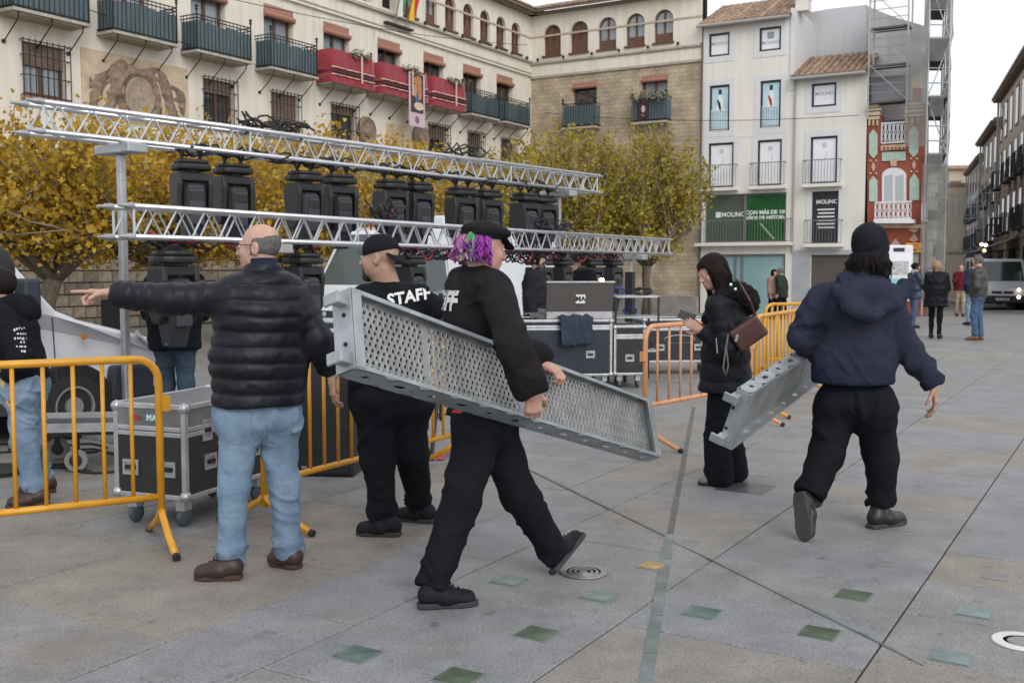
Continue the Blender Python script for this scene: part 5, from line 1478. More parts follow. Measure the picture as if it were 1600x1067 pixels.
# ================================================================ BARRIERS
M_yel = mat('yellow_enamel', (.62, .29, .012), .38, var=.12, vscale=9, c2=None, coat=.2)
M_org = mat('faded_orange_enamel', (.62, .29, .13), .45, var=.15, vscale=8)
M_foot = mat('black_foot', (.02, .02, .02), .7)
def barrier(P, Q, m, label, h=1.02, zb=.27, r=.021, nbar=9, feet=(True, True), flen=.34, corner=.12, spacing=None):
    P = Vector((P[0], P[1], 0)); Q = Vector((Q[0], Q[1], 0))
    d = Q - P; L = d.length; d.normalize(); n = Vector((-d.y, d.x, 0))
    g0 = gz(P.x, P.y)
    root = empty('crowd_barrier', (P.x, P.y, g0), math.atan2(d.y, d.x), label, 'barrier', 'crowd barriers round the stage')
    X = Vector((1, 0, 0)); Y = Vector((0, 1, 0))
    arc = lambda cx_, s: [Vector((cx_ + s * corner * math.sin(a), 0, h - corner + corner * math.cos(a))) for a in [i * math.pi / 12 for i in range(7)]]
    ptsf = [Vector((0, 0, .13)), Vector((0, 0, h - corner))] + [Vector((corner - corner * math.cos(a), 0, h - corner + corner * math.sin(a))) for a in [i * math.pi / 12 for i in range(1, 7)]]
    ptsf += [Vector((L - corner + corner * math.sin(a), 0, h - corner + corner * math.cos(a))) for a in [i * math.pi / 12 for i in range(0, 7)]] + [Vector((L, 0, .13))]
    obj('frame', MB().tube(ptsf, r, 12), m, root, smooth=True)
    obj('bottom_rail', MB().tube([(r * .5, 0, zb), (L - r * .5, 0, zb)], r * .9, 10), m, root, smooth=True)
    me = MB().tube([(0, 0, zb), (0, 0, h)], .011, 8).mesh('bar'); me.materials.append(m); me.polygons.foreach_set('use_smooth', [True] * len(me.polygons))
    for i in range(nbar):
        o = bpy.data.objects.new('bar', me); col.objects.link(o); o.parent = root; o.location = (L * (i + 1) / (nbar + 1), 0, 0)
    for e, on in zip((0, L), feet):
        if not on: continue
        for s in (-1, 1):
            f = obj('foot', MB().tube([(e, 0, .2), (e, s * .035, .165), (e, s * flen * .5, .09), (e, s * flen, .022)], r * .95, 10), m, root, smooth=True)
            obj('end_cap', MB().tube([(e, s * (flen - .005), .024), (e, s * (flen + .02), .016)], r * 1.02, 10), M_foot, f)
    for e, s in ((0, -1), (L, 1)):
        obj('hook', MB().box2((e + s * .012, -.02, h * .72), (e + s * .055, .02, h * .8)), m, root)
    return root
pA = at(250, 700, 5.62); pB = at(-130, 700, 5.05)
barrier((pB.x, pB.y), (pA.x, pA.y), M_yel, 'yellow crowd barrier in front of the flight case at the left', nbar=7)
pA = at(412, 700, 5.98); pB = at(708, 600, 7.75)
barrier((pA.x, pA.y), (pB.x, pB.y), M_yel, 'yellow crowd barrier behind the pointing man and the staff man', nbar=14)
pA = at(1008, 600, 8.7); pB = at(1172, 600, 10.15)
barrier((pA.x, pA.y), (pB.x, pB.y), M_org, 'faded orange crowd barrier behind the woman with the phone', zb=.36, nbar=9)
pA = at(1182, 500, 10.6); pB = at(1262, 500, 12.6)
barrier((pA.x, pA.y), (pB.x, pB.y), M_yel, 'yellow crowd barrier just behind the woman\'s brown bag', nbar=14)
pA = at(1196, 500, 14.2); pB = at(1330, 500, 14.9)
barrier((pA.x, pA.y), (pB.x, pB.y), M_yel, 'farthest yellow crowd barrier before the shop couple', nbar=14)

# ================================================================ FLIGHT CASES
M_case = mat('black_laminate', (.018, .018, .02), .42, var=.35, vscale=5, bump=.01, bscale=200)
M_caseb = mat('navy_laminate', (.012, .018, .032), .45, var=.3, vscale=5)
M_edge = mat('case_aluminium', (.5, .51, .53), .36, metal=.75, var=.18, vscale=9)
M_caster = mat('blue_grey_caster', (.06, .08, .1), .5)
def flight_case(c, rz, dx, dy, dz, label, lidz=.16, wheels=True, m=None, top=None, latches=2, z0=.17, handles=True):
    """box with aluminium edges; local -y is the front, base at z0 on casters"""
    m = m or M_case
    root = empty('flight_case', c, rz, label, 'flight case', 'road cases round the stage')
    hx, hy = dx / 2, dy / 2
    z1 = z0 + dz; zl = z1 - lidz
    obj('body', MB().box2((-hx, -hy, z0), (hx, hy, zl - .003)), m, root)
    obj('lid', MB().box2((-hx, -hy, zl + .003), (hx, hy, z1)), top or m, root)
    e = .028
    def strip_(a, b):
        obj('edge', MB().box2(a, b), M_edge, root, bevel=.004)
    for sx in (-1, 1):
        for sy in (-1, 1):
            strip_((sx * hx - e * (sx > 0) - .004 * (sx < 0), sy * hy - e * (sy > 0) - .004 * (sy < 0), z0), (sx * hx + e * (sx < 0) + .004 * (sx > 0), sy * hy + e * (sy < 0) + .004 * (sy > 0), z1))
    for z, h_ in ((z0, e), (zl - e, e), (zl + .004, e), (z1 - e, e + .004)):
        for sy in (-1, 1): strip_((-hx + e, sy * hy - .006 if sy < 0 else sy * hy - .01, z), (hx - e, sy * hy + .01 if sy < 0 else sy * hy + .006, z + h_))
        for sx in (-1, 1): strip_((sx * hx - .006 if sx < 0 else sx * hx - .01, -hy + e, z), (sx * hx + .01 if sx < 0 else sx * hx + .006, hy - e, z + h_))
    for sx in (-1, 1):
        for sy in (-1, 1):
            for z in (z0 + .02, z1 - .02):
                obj('ball_corner', MB().lathe((sx * (hx - .012), sy * (hy - .012), z), [(0, -.035), (.028, -.022), (.036, 0), (.028, .022), (0, .035)], 10), M_edge, root, smooth=True)
    def dish(cx_, cz_, axis, s, w_=.11, h_=.09):
        k = MB(); y = s * (hy if axis == 'y' else hx)
        P = (lambda u, o, z: (u, y + s * o, z)) if axis == 'y' else (lambda u, o, z: (y + s * o, u, z))
        fr_ = .014
        for (a, b, c_, d_) in ((-w_ / 2, w_ / 2, h_ / 2 - fr_, h_ / 2), (-w_ / 2, w_ / 2, -h_ / 2, -h_ / 2 + fr_), (-w_ / 2, -w_ / 2 + fr_, -h_ / 2 + fr_, h_ / 2 - fr_), (w_ / 2 - fr_, w_ / 2, -h_ / 2 + fr_, h_ / 2 - fr_)):
            p, q = P(cx_ + a, .001, cz_ + c_), P(cx_ + b, .012, cz_ + d_); k.box2(p, q)
        d = obj('handle_dish', k, M_edge, root)
        p, q = P(cx_ - w_ / 2 + fr_, -.002, cz_ - h_ / 2 + fr_), P(cx_ + w_ / 2 - fr_, .003, cz_ + h_ / 2 - fr_)
        obj('dish_plate', MB().box2(p, q), M_alud, d)
        p, q = P(cx_ - w_ * .3, .006, cz_ - .012), P(cx_ + w_ * .3, .02, cz_ + .012)
        obj('grip', MB().box2(p, q), M_rubber, d)
    if handles:
        for s in (-1, 1):
            for u in ((-.26 * dx, .26 * dx) if dx > .4 else (0,)): dish(u, z0 + (zl - z0) * .45, 'y', s)
            for u in ((-.25 * dy, .25 * dy) if dy > .7 else (0,)): dish(u, z0 + (zl - z0) * .5, 'x', s)
            for u in ((-.3 * dx, .3 * dx) if latches == 2 else ()): dish(u, zl, 'x' if False else 'y', s, .09, .12) if False else None
            for u in (-.28 * dy, .28 * dy): dish(u, zl - .005, 'x', s, .085, .125)
    if wheels:
        for sx in (-1, 1):
            for sy in (-1, 1):
                cx_, cy_ = sx * (hx - .08), sy * (hy - .08)
                w_ = obj('caster', MB().box2((cx_ - .03, cy_ - .035, z0 - .075), (cx_ + .03, cy_ + .035, z0 - .003)), M_alud, root)
                obj('wheel', MB().lathe((cx_, cy_, .055), [(.0, -.02), (.045, -.02), (.055, -.012), (.055, .012), (.045, .02), (0, .02)], 16, Vector((0, 1, 0)), UP, Vector((1, 0, 0))), M_caster, w_, smooth='auto')
    return root
# the big case at the left: front corner near (285, 790)
fc = Vector((-1.87, 5.95, 0)); dside = Vector((.30, .82, 0)).normalized(); dfront = Vector((-dside.y, dside.x, 0))
cc = fc + dside * .45 + dfront * .25
c1 = flight_case(cc, math.atan2(-dfront.y, -dfront.x), .5, .9, .55, 'scuffed black flight case on casters behind the left yellow barrier', top=mat('scuffed_grey_top', (.16, .16, .165), .4, var=.35, vscale=4))
obj('sticker', MB().box2((-.02, -.4535, .62), (.1, -.4515, .66)), mat('blue_sticker', (.06, .3, .4), .4), c1)
obj('sticker', MB().box2((-.1, -.4535, .625), (-.06, -.4515, .65)), M_cabler, c1)
text_on('sticker_lettering', 'MAC', .05, M_inkw, c1, (.04, -.4545, .64), (1, 0, 0), UP, .001)
# operator's cases
cA = gnd(948, 610); ang = R(-4)
c2 = flight_case((.62, 13.35, 0), R(8), 1.15, .8, .7, 'big navy flight case under the lighting console with a jacket thrown over it', lidz=.1, m=M_caseb)
for q in (.28, .42):
    pass
c3 = flight_case((1.42, 13.5, 0), R(8), .4, .78, .62, 'narrow black case with two tall latches beside the navy one', lidz=.14)
c4 = flight_case((2.35, 15.2, 0), R(6), 1.05, .6, .62, 'black road case with a worn oval mark behind the orange barrier', lidz=.14, m=M_caseb)
obj('oval_mark', MB().tube([(.22 * math.cos(t * .3), -.312, .5 + .06 * math.sin(t * .3)) for t in range(21)], .004, 4, closed=True), M_alud, c4)
c5 = flight_case((-2.15, 9.9, 0), R(20), .8, .6, .55, 'black case half hidden behind the person in a black hoodie', lidz=.14)
# shelf with gear right of console
# console with raised lid
con = empty('lighting_console', (.8, 13.35, .872), R(8), 'lighting console with its grey lid raised toward the camera', 'console')
obj('desk', MB().box2((-.42, -.3, 0), (.42, .35, .12)), M_alud, con, bevel=.01)
obj('desk_top', MB().box2((-.4, -.26, .12), (.4, .33, .15)), M_black, con)
lid = obj('raised_back', MB().add([(-.42, -.31, .1), (.42, -.31, .1), (.42, -.36, .46), (-.42, -.36, .46), (-.42, -.27, .1), (.42, -.27, .1), (.42, -.32, .46), (-.42, -.32, .46)],
   [(0, 1, 2, 3), (7, 6, 5, 4), (0, 4, 5, 1), (1, 5, 6, 2), (2, 6, 7, 3), (3, 7, 4, 0)]), mat('console_grey', (.075, .068, .065), .45), con)
obj('logo_plate', MB().add([(-.06, -.342, .2), (.06, -.342, .2), (.06, -.3575, .31), (-.06, -.3575, .31)], [(0, 1, 2, 3)]), M_inkw, con)
text_on('logo_lettering', 'MA', .085, M_inkk, con, (0, -.354, .255), (1, 0, 0), (0, -.13, 1), .003)
obj('rim', MB().box2((-.43, -.375, .455), (.43, -.31, .475)), M_alud, con)
dl = empty('desk_lamp', (1.02, 13.3, 1.02), 0, 'small lit gooseneck lamp above the lighting console', 'lamp')
lp_ = at(940, 438, 13.3) - dl.location
obj('gooseneck', MB().tube([(0, 0, 0), (.02, .05, .2), lp_ + Vector((.05, .03, .0)), lp_], .008, 6), M_iron, dl, smooth=True)
obj('bulb', MB().lathe(lp_, [(0, -.03), (.03, -.01), (.03, .02), (0, .03)], 10), mat('lit_lamp', (1, .85, .6), .5, emit=(1, .75, .45), estr=14), dl)
# jacket thrown on the case
def cloth_patch(name, c, w_, d_, drop, m, label, cat, seed, rz=0):
    root = empty(name, c, rz, label, cat)
    n, q = 26, 26; k = MB()
    for j in range(q + 1):
        for i in range(n + 1):
            x = (i / n - .5) * w_; t = j / q; y = (t - .45) * d_
            z = .03 + .05 * abs(mnoise.noise(Vector((x * 7, y * 7, seed)))) + .03 * mnoise.noise(Vector((x * 17, y * 15, seed + 3)))
            if y < -.08 * d_:
                ov = (-.08 * d_ - y); z -= ov * drop; y = -.08 * d_ - .03 - .05 * ov - .04 * abs(mnoise.noise(Vector((x * 9, y * 2, seed))))
                x *= 1 - .35 * ov
            edge = 1 + .16 * mnoise.noise(Vector((i * .35, j * .35, seed)))
            k.v.append((x * edge, y * edge, z))
    for j in range(q):
        for i in range(n): k.f.append((j * (n + 1) + i, j * (n + 1) + i + 1, (j + 1) * (n + 1) + i + 1, (j + 1) * (n + 1) + i))
    o = obj('cloth', k, m, root, smooth=True)
    s = o.modifiers.new('s', 'SOLIDIFY'); s.thickness = .012; b = o.modifiers.new('ss', 'SUBSURF'); b.levels = b.render_levels = 1
    return root
M_navyc = mat('navy_cloth', (.02, .03, .055), .85, var=.2, bump=.03, bscale=200)
M_greyc = mat('grey_cloth', (.11, .11, .115), .85, var=.2, bump=.03, bscale=200)
cloth_patch('navy_jacket', (.78, 12.98, .885), .42, .95, 1.0, M_navyc, 'navy jacket hanging over the front of the flight case', 'jacket', 3, R(8))
cloth_patch('grey_jacket', (.5, 13.15, .885), .6, .45, .3, M_greyc, 'crumpled grey jacket lying on the flight case', 'jacket', 5, R(10))
# rack with gear beside the console
rk = empty('gear_rack', (1.62, 14.1, 0), R(8), 'open black rack with coiled cables beside the sleeved post', 'rack')
k = MB()
for z in (.4, .85, 1.12): obj('shelf', MB().box2((-.3, -.25, z), (.3, .25, z + .025)), M_alud, rk)
for sx in (-1, 1):
    for sy in (-1, 1): obj('leg', MB().box2((sx * .29 - .012, sy * .24 - .012, 0), (sx * .29 + .012, sy * .24 + .012, 1.13)), M_iron, rk)
for i in range(7):
    c = Vector((random.uniform(-.2, .2), random.uniform(-.2, .1), random.choice([.45, .9, 1.17])))
    obj('cable_coil', MB().tube([c + Vector((.09 * math.cos(t * .5), .03 * math.sin(t * 1.3), .05 * math.sin(t * .5) + .03)) for t in range(13)], .012, 5), random.choice([M_cable, M_cable, M_cableb]), rk)

# ================================================================ SPEAKERS, STANDS, SMALL THINGS
def speaker(name, c, rz, w_, d_, h, label, cat='speaker', z0=0.0):
    r_ = empty(name, c, rz, label, cat)
    obj('cabinet', MB().box2((-w_ / 2, -d_ / 2, z0), (w_ / 2, d_ / 2, z0 + h)), M_black, r_, bevel=.02)
    obj('front_grille', MB().box2((-w_ / 2 + .03, -d_ / 2 - .008, z0 + .03), (w_ / 2 - .03, -d_ / 2 + .002, z0 + h - .03)), M_black2, r_)
    obj('badge', MB().box2((-w_ / 2 + .06, -d_ / 2 - .011, z0 + .06), (-w_ / 2 + .1, -d_ / 2 - .007, z0 + .08)), M_alud, r_)
    return r_
p = at(180, 500, 23.5)
speaker('loudspeaker', (p.x, 23.5, gz(0, 23)), R(10), .5, .5, .82, 'small black loudspeaker on the ground by the stone wall')
p = at(520, 700, 7.75)
speaker('loudspeaker', (p.x, 7.75, 0), R(-6), .44, .5, 1.02, 'tall charcoal loudspeaker cabinet behind the second yellow barrier')
p = at(690, 690, 8.6)
tp_ = empty('tripod_stand', (p.x, p.y, 0), 0, 'black tripod stand between the staff man and the walking man', 'stand')
for a in (0.4, 2.5, 4.6):
    l_ = obj('leg', MB().tube([(0, 0, .75), (.45 * math.cos(a), .45 * math.sin(a), .02)], .017, 8), M_iron, tp_)
    obj('rubber_foot', MB().tube([(.44 * math.cos(a), .44 * math.sin(a), .035), (.47 * math.cos(a), .47 * math.sin(a), .012)], .024, 8), M_rubber, l_)
    obj('brace', MB().tube([(0, 0, .3), (.28 * math.cos(a), .28 * math.sin(a), .3)], .009, 6), M_iron, tp_)
obj('pole', MB().tube([(0, 0, .25), (0, 0, 1.3)], .02, 8), M_iron, tp_)
tpz = gnd(690, 720)
tape = empty('barrier_tape', tpz, 0, 'short end of red and white tape on the ground', 'tape')
a0, a1 = Vector((-.02, 0, .004)), gnd(722, 698, .0) - tpz
for i in range(5):
    p, q = a0.lerp(a1, i / 5), a0.lerp(a1, (i + 1) / 5); zz = .01 + .05 * math.sin(i * .9)
    sdv = UP.cross((a1 - a0).normalized()) * .03
    obj('stripe', MB().quad(p + sdv + UP * zz, p - sdv + UP * zz, q - sdv + UP * (.01 + .05 * math.sin(i * .9 + .9)), q + sdv + UP * (.01 + .05 * math.sin(i * .9 + .9))), M_inkr if i % 2 == 0 else M_inkw, tape)
# dolly
dy_ = empty('equipment_dolly', (-3.25, 8.0, 0), R(8), 'low grey equipment dolly with rubber wheels beside the left flight case', 'dolly')
obj('platform', MB().box2((-.38, -.3, .27), (.5, .3, .32)), M_black2, dy_)
obj('side_rail', MB().box2((-.42, -.34, .3), (.55, -.29, .36)), M_alud, dy_)
obj('side_rail', MB().box2((-.42, .29, .3), (.55, .34, .36)), M_alud, dy_)
for x, y in ((-.32, -.26), (-.02, -.3), (-.3, .25), (.45, .25)):
    f = obj('fork', MB().box2((x - .02, y - .03, .12), (x + .02, y + .03, .28)), M_iron, dy_)
    obj('wheel', MB().lathe((x, y, .085), [(0, -.02), (.05, -.02), (.052, -.024), (.08, -.024), (.085, -.012), (.085, .012), (.08, .024), (.05, .024), (0, .02)], 22, Vector((1, 0, 0)), UP, Vector((0, 1, 0))), mat('grey_tyre', (.22, .22, .21), .7), f, smooth='auto')
    obj('hub', MB().lathe((x, y, .085), [(0, -.026), (.045, -.026), (.045, .026), (0, .026)], 12, Vector((1, 0, 0)), UP, Vector((0, 1, 0))), M_black, f)
# cables on the ground at left
for i in range(5):
    c = gnd(random.uniform(20, 110), random.uniform(698, 742)); r_ = random.Random(i)
    g0_ = empty('floor_cable', c, 0, ['black cable loop lying on the paving by the left man\'s knee', 'black cable snaking under the dolly', 'black cable lying nearest the left barrier', 'thin black cable beside the van wheel', 'black cable curling behind the left man'][i], 'cable', 'cables on the paving')
    obj('cable', MB().tube([Vector((-.5 + .1 * t, .12 * math.sin(t * .9 + i), .012 + .004 * math.sin(t))) for t in range(12)], .01, 6), M_cable, g0_, smooth=True)
# round black thing above the left man: a big tyre-like drum on a stand
dm = at(3, 424, 7.9)
dr = empty('round_drum', (dm.x, 7.6, 0), 0, 'large round black drum on a stand at the left edge', 'stage light')
zc = dm.z
obj('drum', MB().lathe((0, 0, zc), [(0, -.06), (.12, -.06), (.13, -.09), (.19, -.09), (.215, -.05), (.215, .06), (.19, .1), (0, .1)], 30, Vector((1, 0, 0)), UP, Vector((0, 1, 0))), M_rubber, dr, smooth='auto')
obj('hub', MB().lathe((0, -.06, zc), [(0, -.03), (.04, -.03), (.055, 0), (.055, .03)], 14, Vector((1, 0, 0)), UP, Vector((0, 1, 0))), M_alud, dr, smooth='auto')
obj('rim_ring', MB().tube([(.165 * math.cos(t * .262), -.088, zc + .165 * math.sin(t * .262)) for t in range(24)], .008, 6, closed=True), M_black2, dr)
obj('stand', MB().tube([(0, .05, .03), (0, .05, zc - .18)], .025, 8), M_iron, dr)
obj('stand_base', MB().lathe((0, .05, 0), [(.25, 0), (.25, .03), (.04, .05)], 20), M_iron, dr)

# ================================================================ PERFORATED SCAFFOLD PLANKS
M_gal = mat('galvanised_steel', (.29, .295, .29), .45, metal=.5, var=.25, vscale=7, bump=.005, bscale=90)
M_gal2 = mat('bright_galvanised', (.34, .365, .385), .42, metal=.5, var=.2, vscale=9)
def plank(P, Q, wdir_hint, label, width=.33, flange=.1, lip=.018, depth_in=.04):
    """tray: deck with real slots, two side flanges with holes, end plates with hooks. n = deck normal, w = across."""
    u = Q - P; L = u.length; u.normalize()
    wv = (wdir_hint - u * wdir_hint.dot(u)).normalized(); n = u.cross(wv)
    if n.y > 0: n = -n
    root = empty('scaffold_plank', P, 0, label, 'plank', 'perforated steel planks carried by hand')
    T = lambda a, b, c: u * a + wv * b + n * c
    # deck with slots
    nx, ny = int(L / .034), 11
    k = MB(); hw = width / 2
    xs_ = np.linspace(.05, L - .05, nx + 1); ysd = np.linspace(-hw + .025, hw - .025, ny + 1)
    for i in range(nx):
        for j in range(ny):
            x0, x1, y0, y1 = xs_[i], xs_[i + 1], ysd[j], ysd[j + 1]
            mx = (x0 + x1) / 2 + (.006 if j % 2 else -.006); my = (y0 + y1) / 2
            sx, sy = .0062, .0062
            hole = not (i % 20 == 12)
            o = [T(x0, y0, 0), T(x1, y0, 0), T(x1, y1, 0), T(x0, y1, 0)]
            if not hole: k.add(o, [(0, 1, 2, 3)]); continue
            r_ = [T(mx - sx * 1.5, my - sy * 1.4, .001), T(mx + sx * 1.1, my - sy * 1.1, .002), T(mx + sx * 1.5, my + sy * 1.4, .001), T(mx - sx * 1.1, my + sy * 1.1, .002)]
            d_ = [p - n * .005 for p in r_]
            k.add(o + r_ + d_, [(0, 1, 5, 4), (1, 2, 6, 5), (2, 3, 7, 6), (3, 0, 4, 7), (4, 5, 9, 8), (5, 6, 10, 9), (6, 7, 11, 10), (7, 4, 8, 11)])
    for s in (-1, 1):
        a, b = sorted((s * hw, s * (hw - .025)))
        k.quad(T(.0, a, 0), T(L, a, 0), T(L, b, 0), T(0, b, 0))
    k.quad(T(0, -hw + .025, 0), T(.05, -hw + .025, 0), T(.05, hw - .025, 0), T(0, hw - .025, 0)); k.quad(T(L - .05, -hw + .025, 0), T(L, -hw + .025, 0), T(L, hw - .025, 0), T(L - .05, hw - .025, 0))
    obj('perforated_deck', k, M_gal, root, recalc=False)
    # flanges with oval holes
    for s in (-1, 1):
        k = MB(); b0 = s * hw; c0_, c1_ = -(flange - depth_in), depth_in
        nh = 12; cm = (c0_ + c1_) / 2
        for i in range(nh):
            x0, x1 = L * i / nh, L * (i + 1) / nh; xm = (x0 + x1) / 2
            rx_, rz_ = (.034, .014) if i % 2 else (.019, .013)
            N_ = 12
            ring = [(xm + rx_ * math.cos(2 * math.pi * q / N_), cm + rz_ * math.sin(2 * math.pi * q / N_)) for q in range(N_)]
            outer = []
            for (x, z) in ring:
                ca, sa = (x - xm) / rx_, (z - cm) / rz_
                t = 1 / max(abs(ca), abs(sa)); outer.append((xm + ca * t * (x1 - x0) / 2, cm + sa * t * (c1_ - c0_) / 2))
            base = len(k.v)
            for yo in (0, .003):
                k.v += [tuple(T(x, b0 + s * yo, z)) for x, z in ring] + [tuple(T(x, b0 + s * yo, z)) for x, z in outer]
            for q in range(N_):
                r2 = (q + 1) % N_
                for o_ in (0, 2 * N_): k.f.append((base + o_ + q, base + o_ + r2, base + o_ + N_ + r2, base + o_ + N_ + q))
                k.f.append((base + q, base + r2, base + 2 * N_ + r2, base + 2 * N_ + q))
        fl = obj('side_flange', k, M_gal2, root)
        k2 = MB().frame_box(T(L / 2, b0 - s * lip / 2, c1_ + .001), u, wv, n, (L, lip, .004)); k2.frame_box(T(L / 2, b0 - s * lip / 2, c0_ - .001), u, wv, n, (L, lip, .004))
        obj('rolled_lip', k2, M_gal2, fl)
    for e, x in ((-1, 0), (1, L)):
        k = MB().frame_box(T(x + e * .004, 0, (depth_in * 2 - flange) / 2), u, wv, n, (.006, width, flange))
        k.frame_box(T(x - e * .022, 0, depth_in + .004), u, wv, n, (.05, width - .01, .005))
        ep = obj('end_plate', k, M_gal2, root, bevel=.002)
        for s in (-1, 1):
            h_ = MB().frame_box(T(x + e * .03, s * (hw - .045), .0), u, wv, n, (.06, .05, .045))
            h_.frame_box(T(x + e * .055, s * (hw - .045), -.03), u, wv, n, (.014, .05, .05))
            obj('hook', h_, M_gal2, ep, bevel=.006)
            obj('bolt', MB().lathe(T(x + e * .008, s * .06, .0), [(.009, 0), (.009, .004), (0, .004)], 8, wv, n, u * e), M_dark, ep)
    return root, u, wv, n, L

# ================================================================ VANS
M_vwhite = mat('van_white_paint', (.62, .64, .67), .28, var=.05, vscale=2, coat=.4)
M_vplast = mat('bumper_plastic', (.03, .035, .05), .6)
M_vglass = mat('van_glass', (.03, .045, .045), .06, spec=.9)
M_tyre = mat('tyre', (.016, .016, .017), .8, bump=.02, bscale=60)
M_rim = mat('steel_rim', (.3, .31, .32), .45, metal=.6, var=.2)
M_lamp = mat('headlamp', (.6, .62, .65), .1, spec=1)
M_amber = mat('amber_lens', (.5, .15, .02), .3)
def van(loc, rz, label, L=5.3, W=1.95, H=2.3, name='white_van', hood=.95, cab=1.55, wheel_r=.32, front_only=False, beacons=False, group='white vans', hoodz=1.05):
    """local +x is forward; nose at x = 0, tail at x = -L"""
    root = empty(name, loc, rz, label, 'van', group)
    hw = W / 2
    z0 = .34
    prof = [(-L, z0), (-L, H - .12), (-L + .15, H), (-cab - .45, H), (-cab - .15, H - .08), (-hood + .05, hoodz + .12), (-hood + .25, hoodz + .03), (-.12, hoodz - .16), (-.03, hoodz - .28), (0, .62), (-.02, z0)]
    # body loft with tumblehome
    def wdt(z): return hw if z < 1.05 else hw - .13 * (z - 1.05) / max(.1, (H - 1.05))
    k = MB(); n = len(prof)
    for s in (-1, 1):
        for x, z in prof: 
            nose = .12 if x > -.2 else 0
            k.v.append((x, s * (wdt(z) - nose), z))
    k.f.append(tuple(range(n))); k.f.append(tuple(n + i for i in range(n))[::-1])
    for i in range(n): k.f.append((i, n + i, n + (i + 1) % n, (i + 1) % n))
    obj('body', k, M_vwhite, root, bevel=.06, seg=3)
    # windscreen
    x0, z0_, x1, z1 = -hood + .02, hoodz + .17, -cab - .12, H - .14
    dx, dz = (x1 - x0), (z1 - z0_); ln_ = math.hypot(dx, dz); nx_, nz_ = dz / ln_, -dx / ln_
    o_ = .013
    yw0, yw1 = wdt(z0_) - .1, wdt(z1) - .12
    k = MB(); k.add([(x0 + nx_ * o_, -yw0, z0_ + nz_ * o_), (x0 + nx_ * o_, yw0, z0_ + nz_ * o_), (x1 + nx_ * o_, yw1, z1 + nz_ * o_), (x1 + nx_ * o_, -yw1, z1 + nz_ * o_),
                     (x0 - nx_ * .02, -yw0, z0_ - nz_ * .02), (x0 - nx_ * .02, yw0, z0_ - nz_ * .02), (x1 - nx_ * .02, yw1, z1 - nz_ * .02), (x1 - nx_ * .02, -yw1, z1 - nz_ * .02)],
                    [(0, 1, 2, 3), (4, 5, 1, 0), (5, 6, 2, 1), (6, 7, 3, 2), (7, 4, 0, 3)])
    obj('windscreen', k, M_vglass, root)
    for s in (-1, 1):
        yb = lambda z: s * (wdt(z) + .006)
        # cab door with window
        pts_ = [(-hood - .12, 1.12), (-cab - .28, H - .34), (-cab - .95, H - .34), (-cab - .95, 1.12)]
        k = MB(); k.add([(x, yb(z), z) for x, z in pts_] + [(x, yb(z) - s * .03, z) for x, z in pts_], [(0, 1, 2, 3), (0, 1, 5, 4), (1, 2, 6, 5), (2, 3, 7, 6), (3, 0, 4, 7)])
        dr_ = obj('door_window', k, M_vglass, root)
        obj('door_seam', MB().tube([(-hood + .02, s * (hw + .001), .5), (-hood + .0, s * (wdt(1.1) + .001), 1.08)], .006, 4), M_vplast, root)
        obj('door_seam', MB().tube([(-cab - 1.02, s * (hw + .001), .45), (-cab - 1.02, s * (wdt(1.1) + .001), 1.1), (-cab - 1.02, s * (wdt(H - .3) + .001), H - .3)], .006, 4), M_vplast, root)
        obj('door_handle', MB().box2((-cab - .95, s * hw, .98), (-cab - .8, s * (hw + .025), 1.02)), M_vplast, root)
        m_ = obj('wing_mirror', MB().box2((-hood - .35, s * (hw + .04), 1.08), (-hood - .2, s * (hw + .24), 1.42)), M_vplast, root, bevel=.03)
        obj('mirror_arm', MB().box2((-hood - .3, s * (hw - .05), 1.14), (-hood - .25, s * (hw + .06), 1.2)), M_vplast, m_)
        obj('head_lamp', MB().add([(-.04, s * (hw - .36), .74), (-.1, s * (hw - .1), .74), (-.28, s * (hw - .1) , .93), (-.15, s * (hw - .36), .9), (-.02, s * (hw - .36), .7), (-.05, s * (hw - .06), .7), (-.34, s * (hw + .006), .9), (-.1, s * (hw - .36), .93)],
            [(4, 5, 6, 7), (0, 1, 2, 3), (4, 5, 1, 0), (5, 6, 2, 1), (6, 7, 3, 2), (7, 4, 0, 3)]), M_lamp, root)
        obj('side_indicator', MB().lathe((-hood - .02 + .3, s * hw, .9), [(.03, 0), (.025, .012), (0, .014)], 10, Vector((1, 0, 0)), UP, Vector((0, s, 0))), M_amber, root)
        obj('side_strip', MB().box2((-L + .1, s * hw - .01 * s, .55), (-.95 - .45, s * (hw + .02), .68)), M_vwhite, root, bevel=.008)
        for x in (-.95, -L + 1.05):
            k = MB().lathe((x, s * (hw - .2), wheel_r), [(0, 0), (wheel_r + .09, 0), (wheel_r + .09, .203), (0, .203)], 28, Vector((1, 0, 0)), UP, Vector((0, s, 0)))
            obj('wheel_arch', k, M_dark, root)
            w_ = obj('wheel', MB().lathe((x, s * (hw - .195), wheel_r), [(wheel_r * .6, 0), (wheel_r * .93, 0), (wheel_r, .04), (wheel_r, .17), (wheel_r * .93, .215), (wheel_r * .64, .225), (wheel_r * .6, .2)], 32, Vector((1, 0, 0)), UP, Vector((0, s, 0))), M_tyre, root, smooth='auto')
            obj('rim', MB().lathe((x, s * (hw - .195), wheel_r), [(wheel_r * .63, .15), (wheel_r * .63, .222), (wheel_r * .57, .222), (wheel_r * .52, .17), (wheel_r * .32, .185), (wheel_r * .27, .22), (0, .22)], 28, Vector((1, 0, 0)), UP, Vector((0, s, 0))), M_rim, w_, smooth='auto')
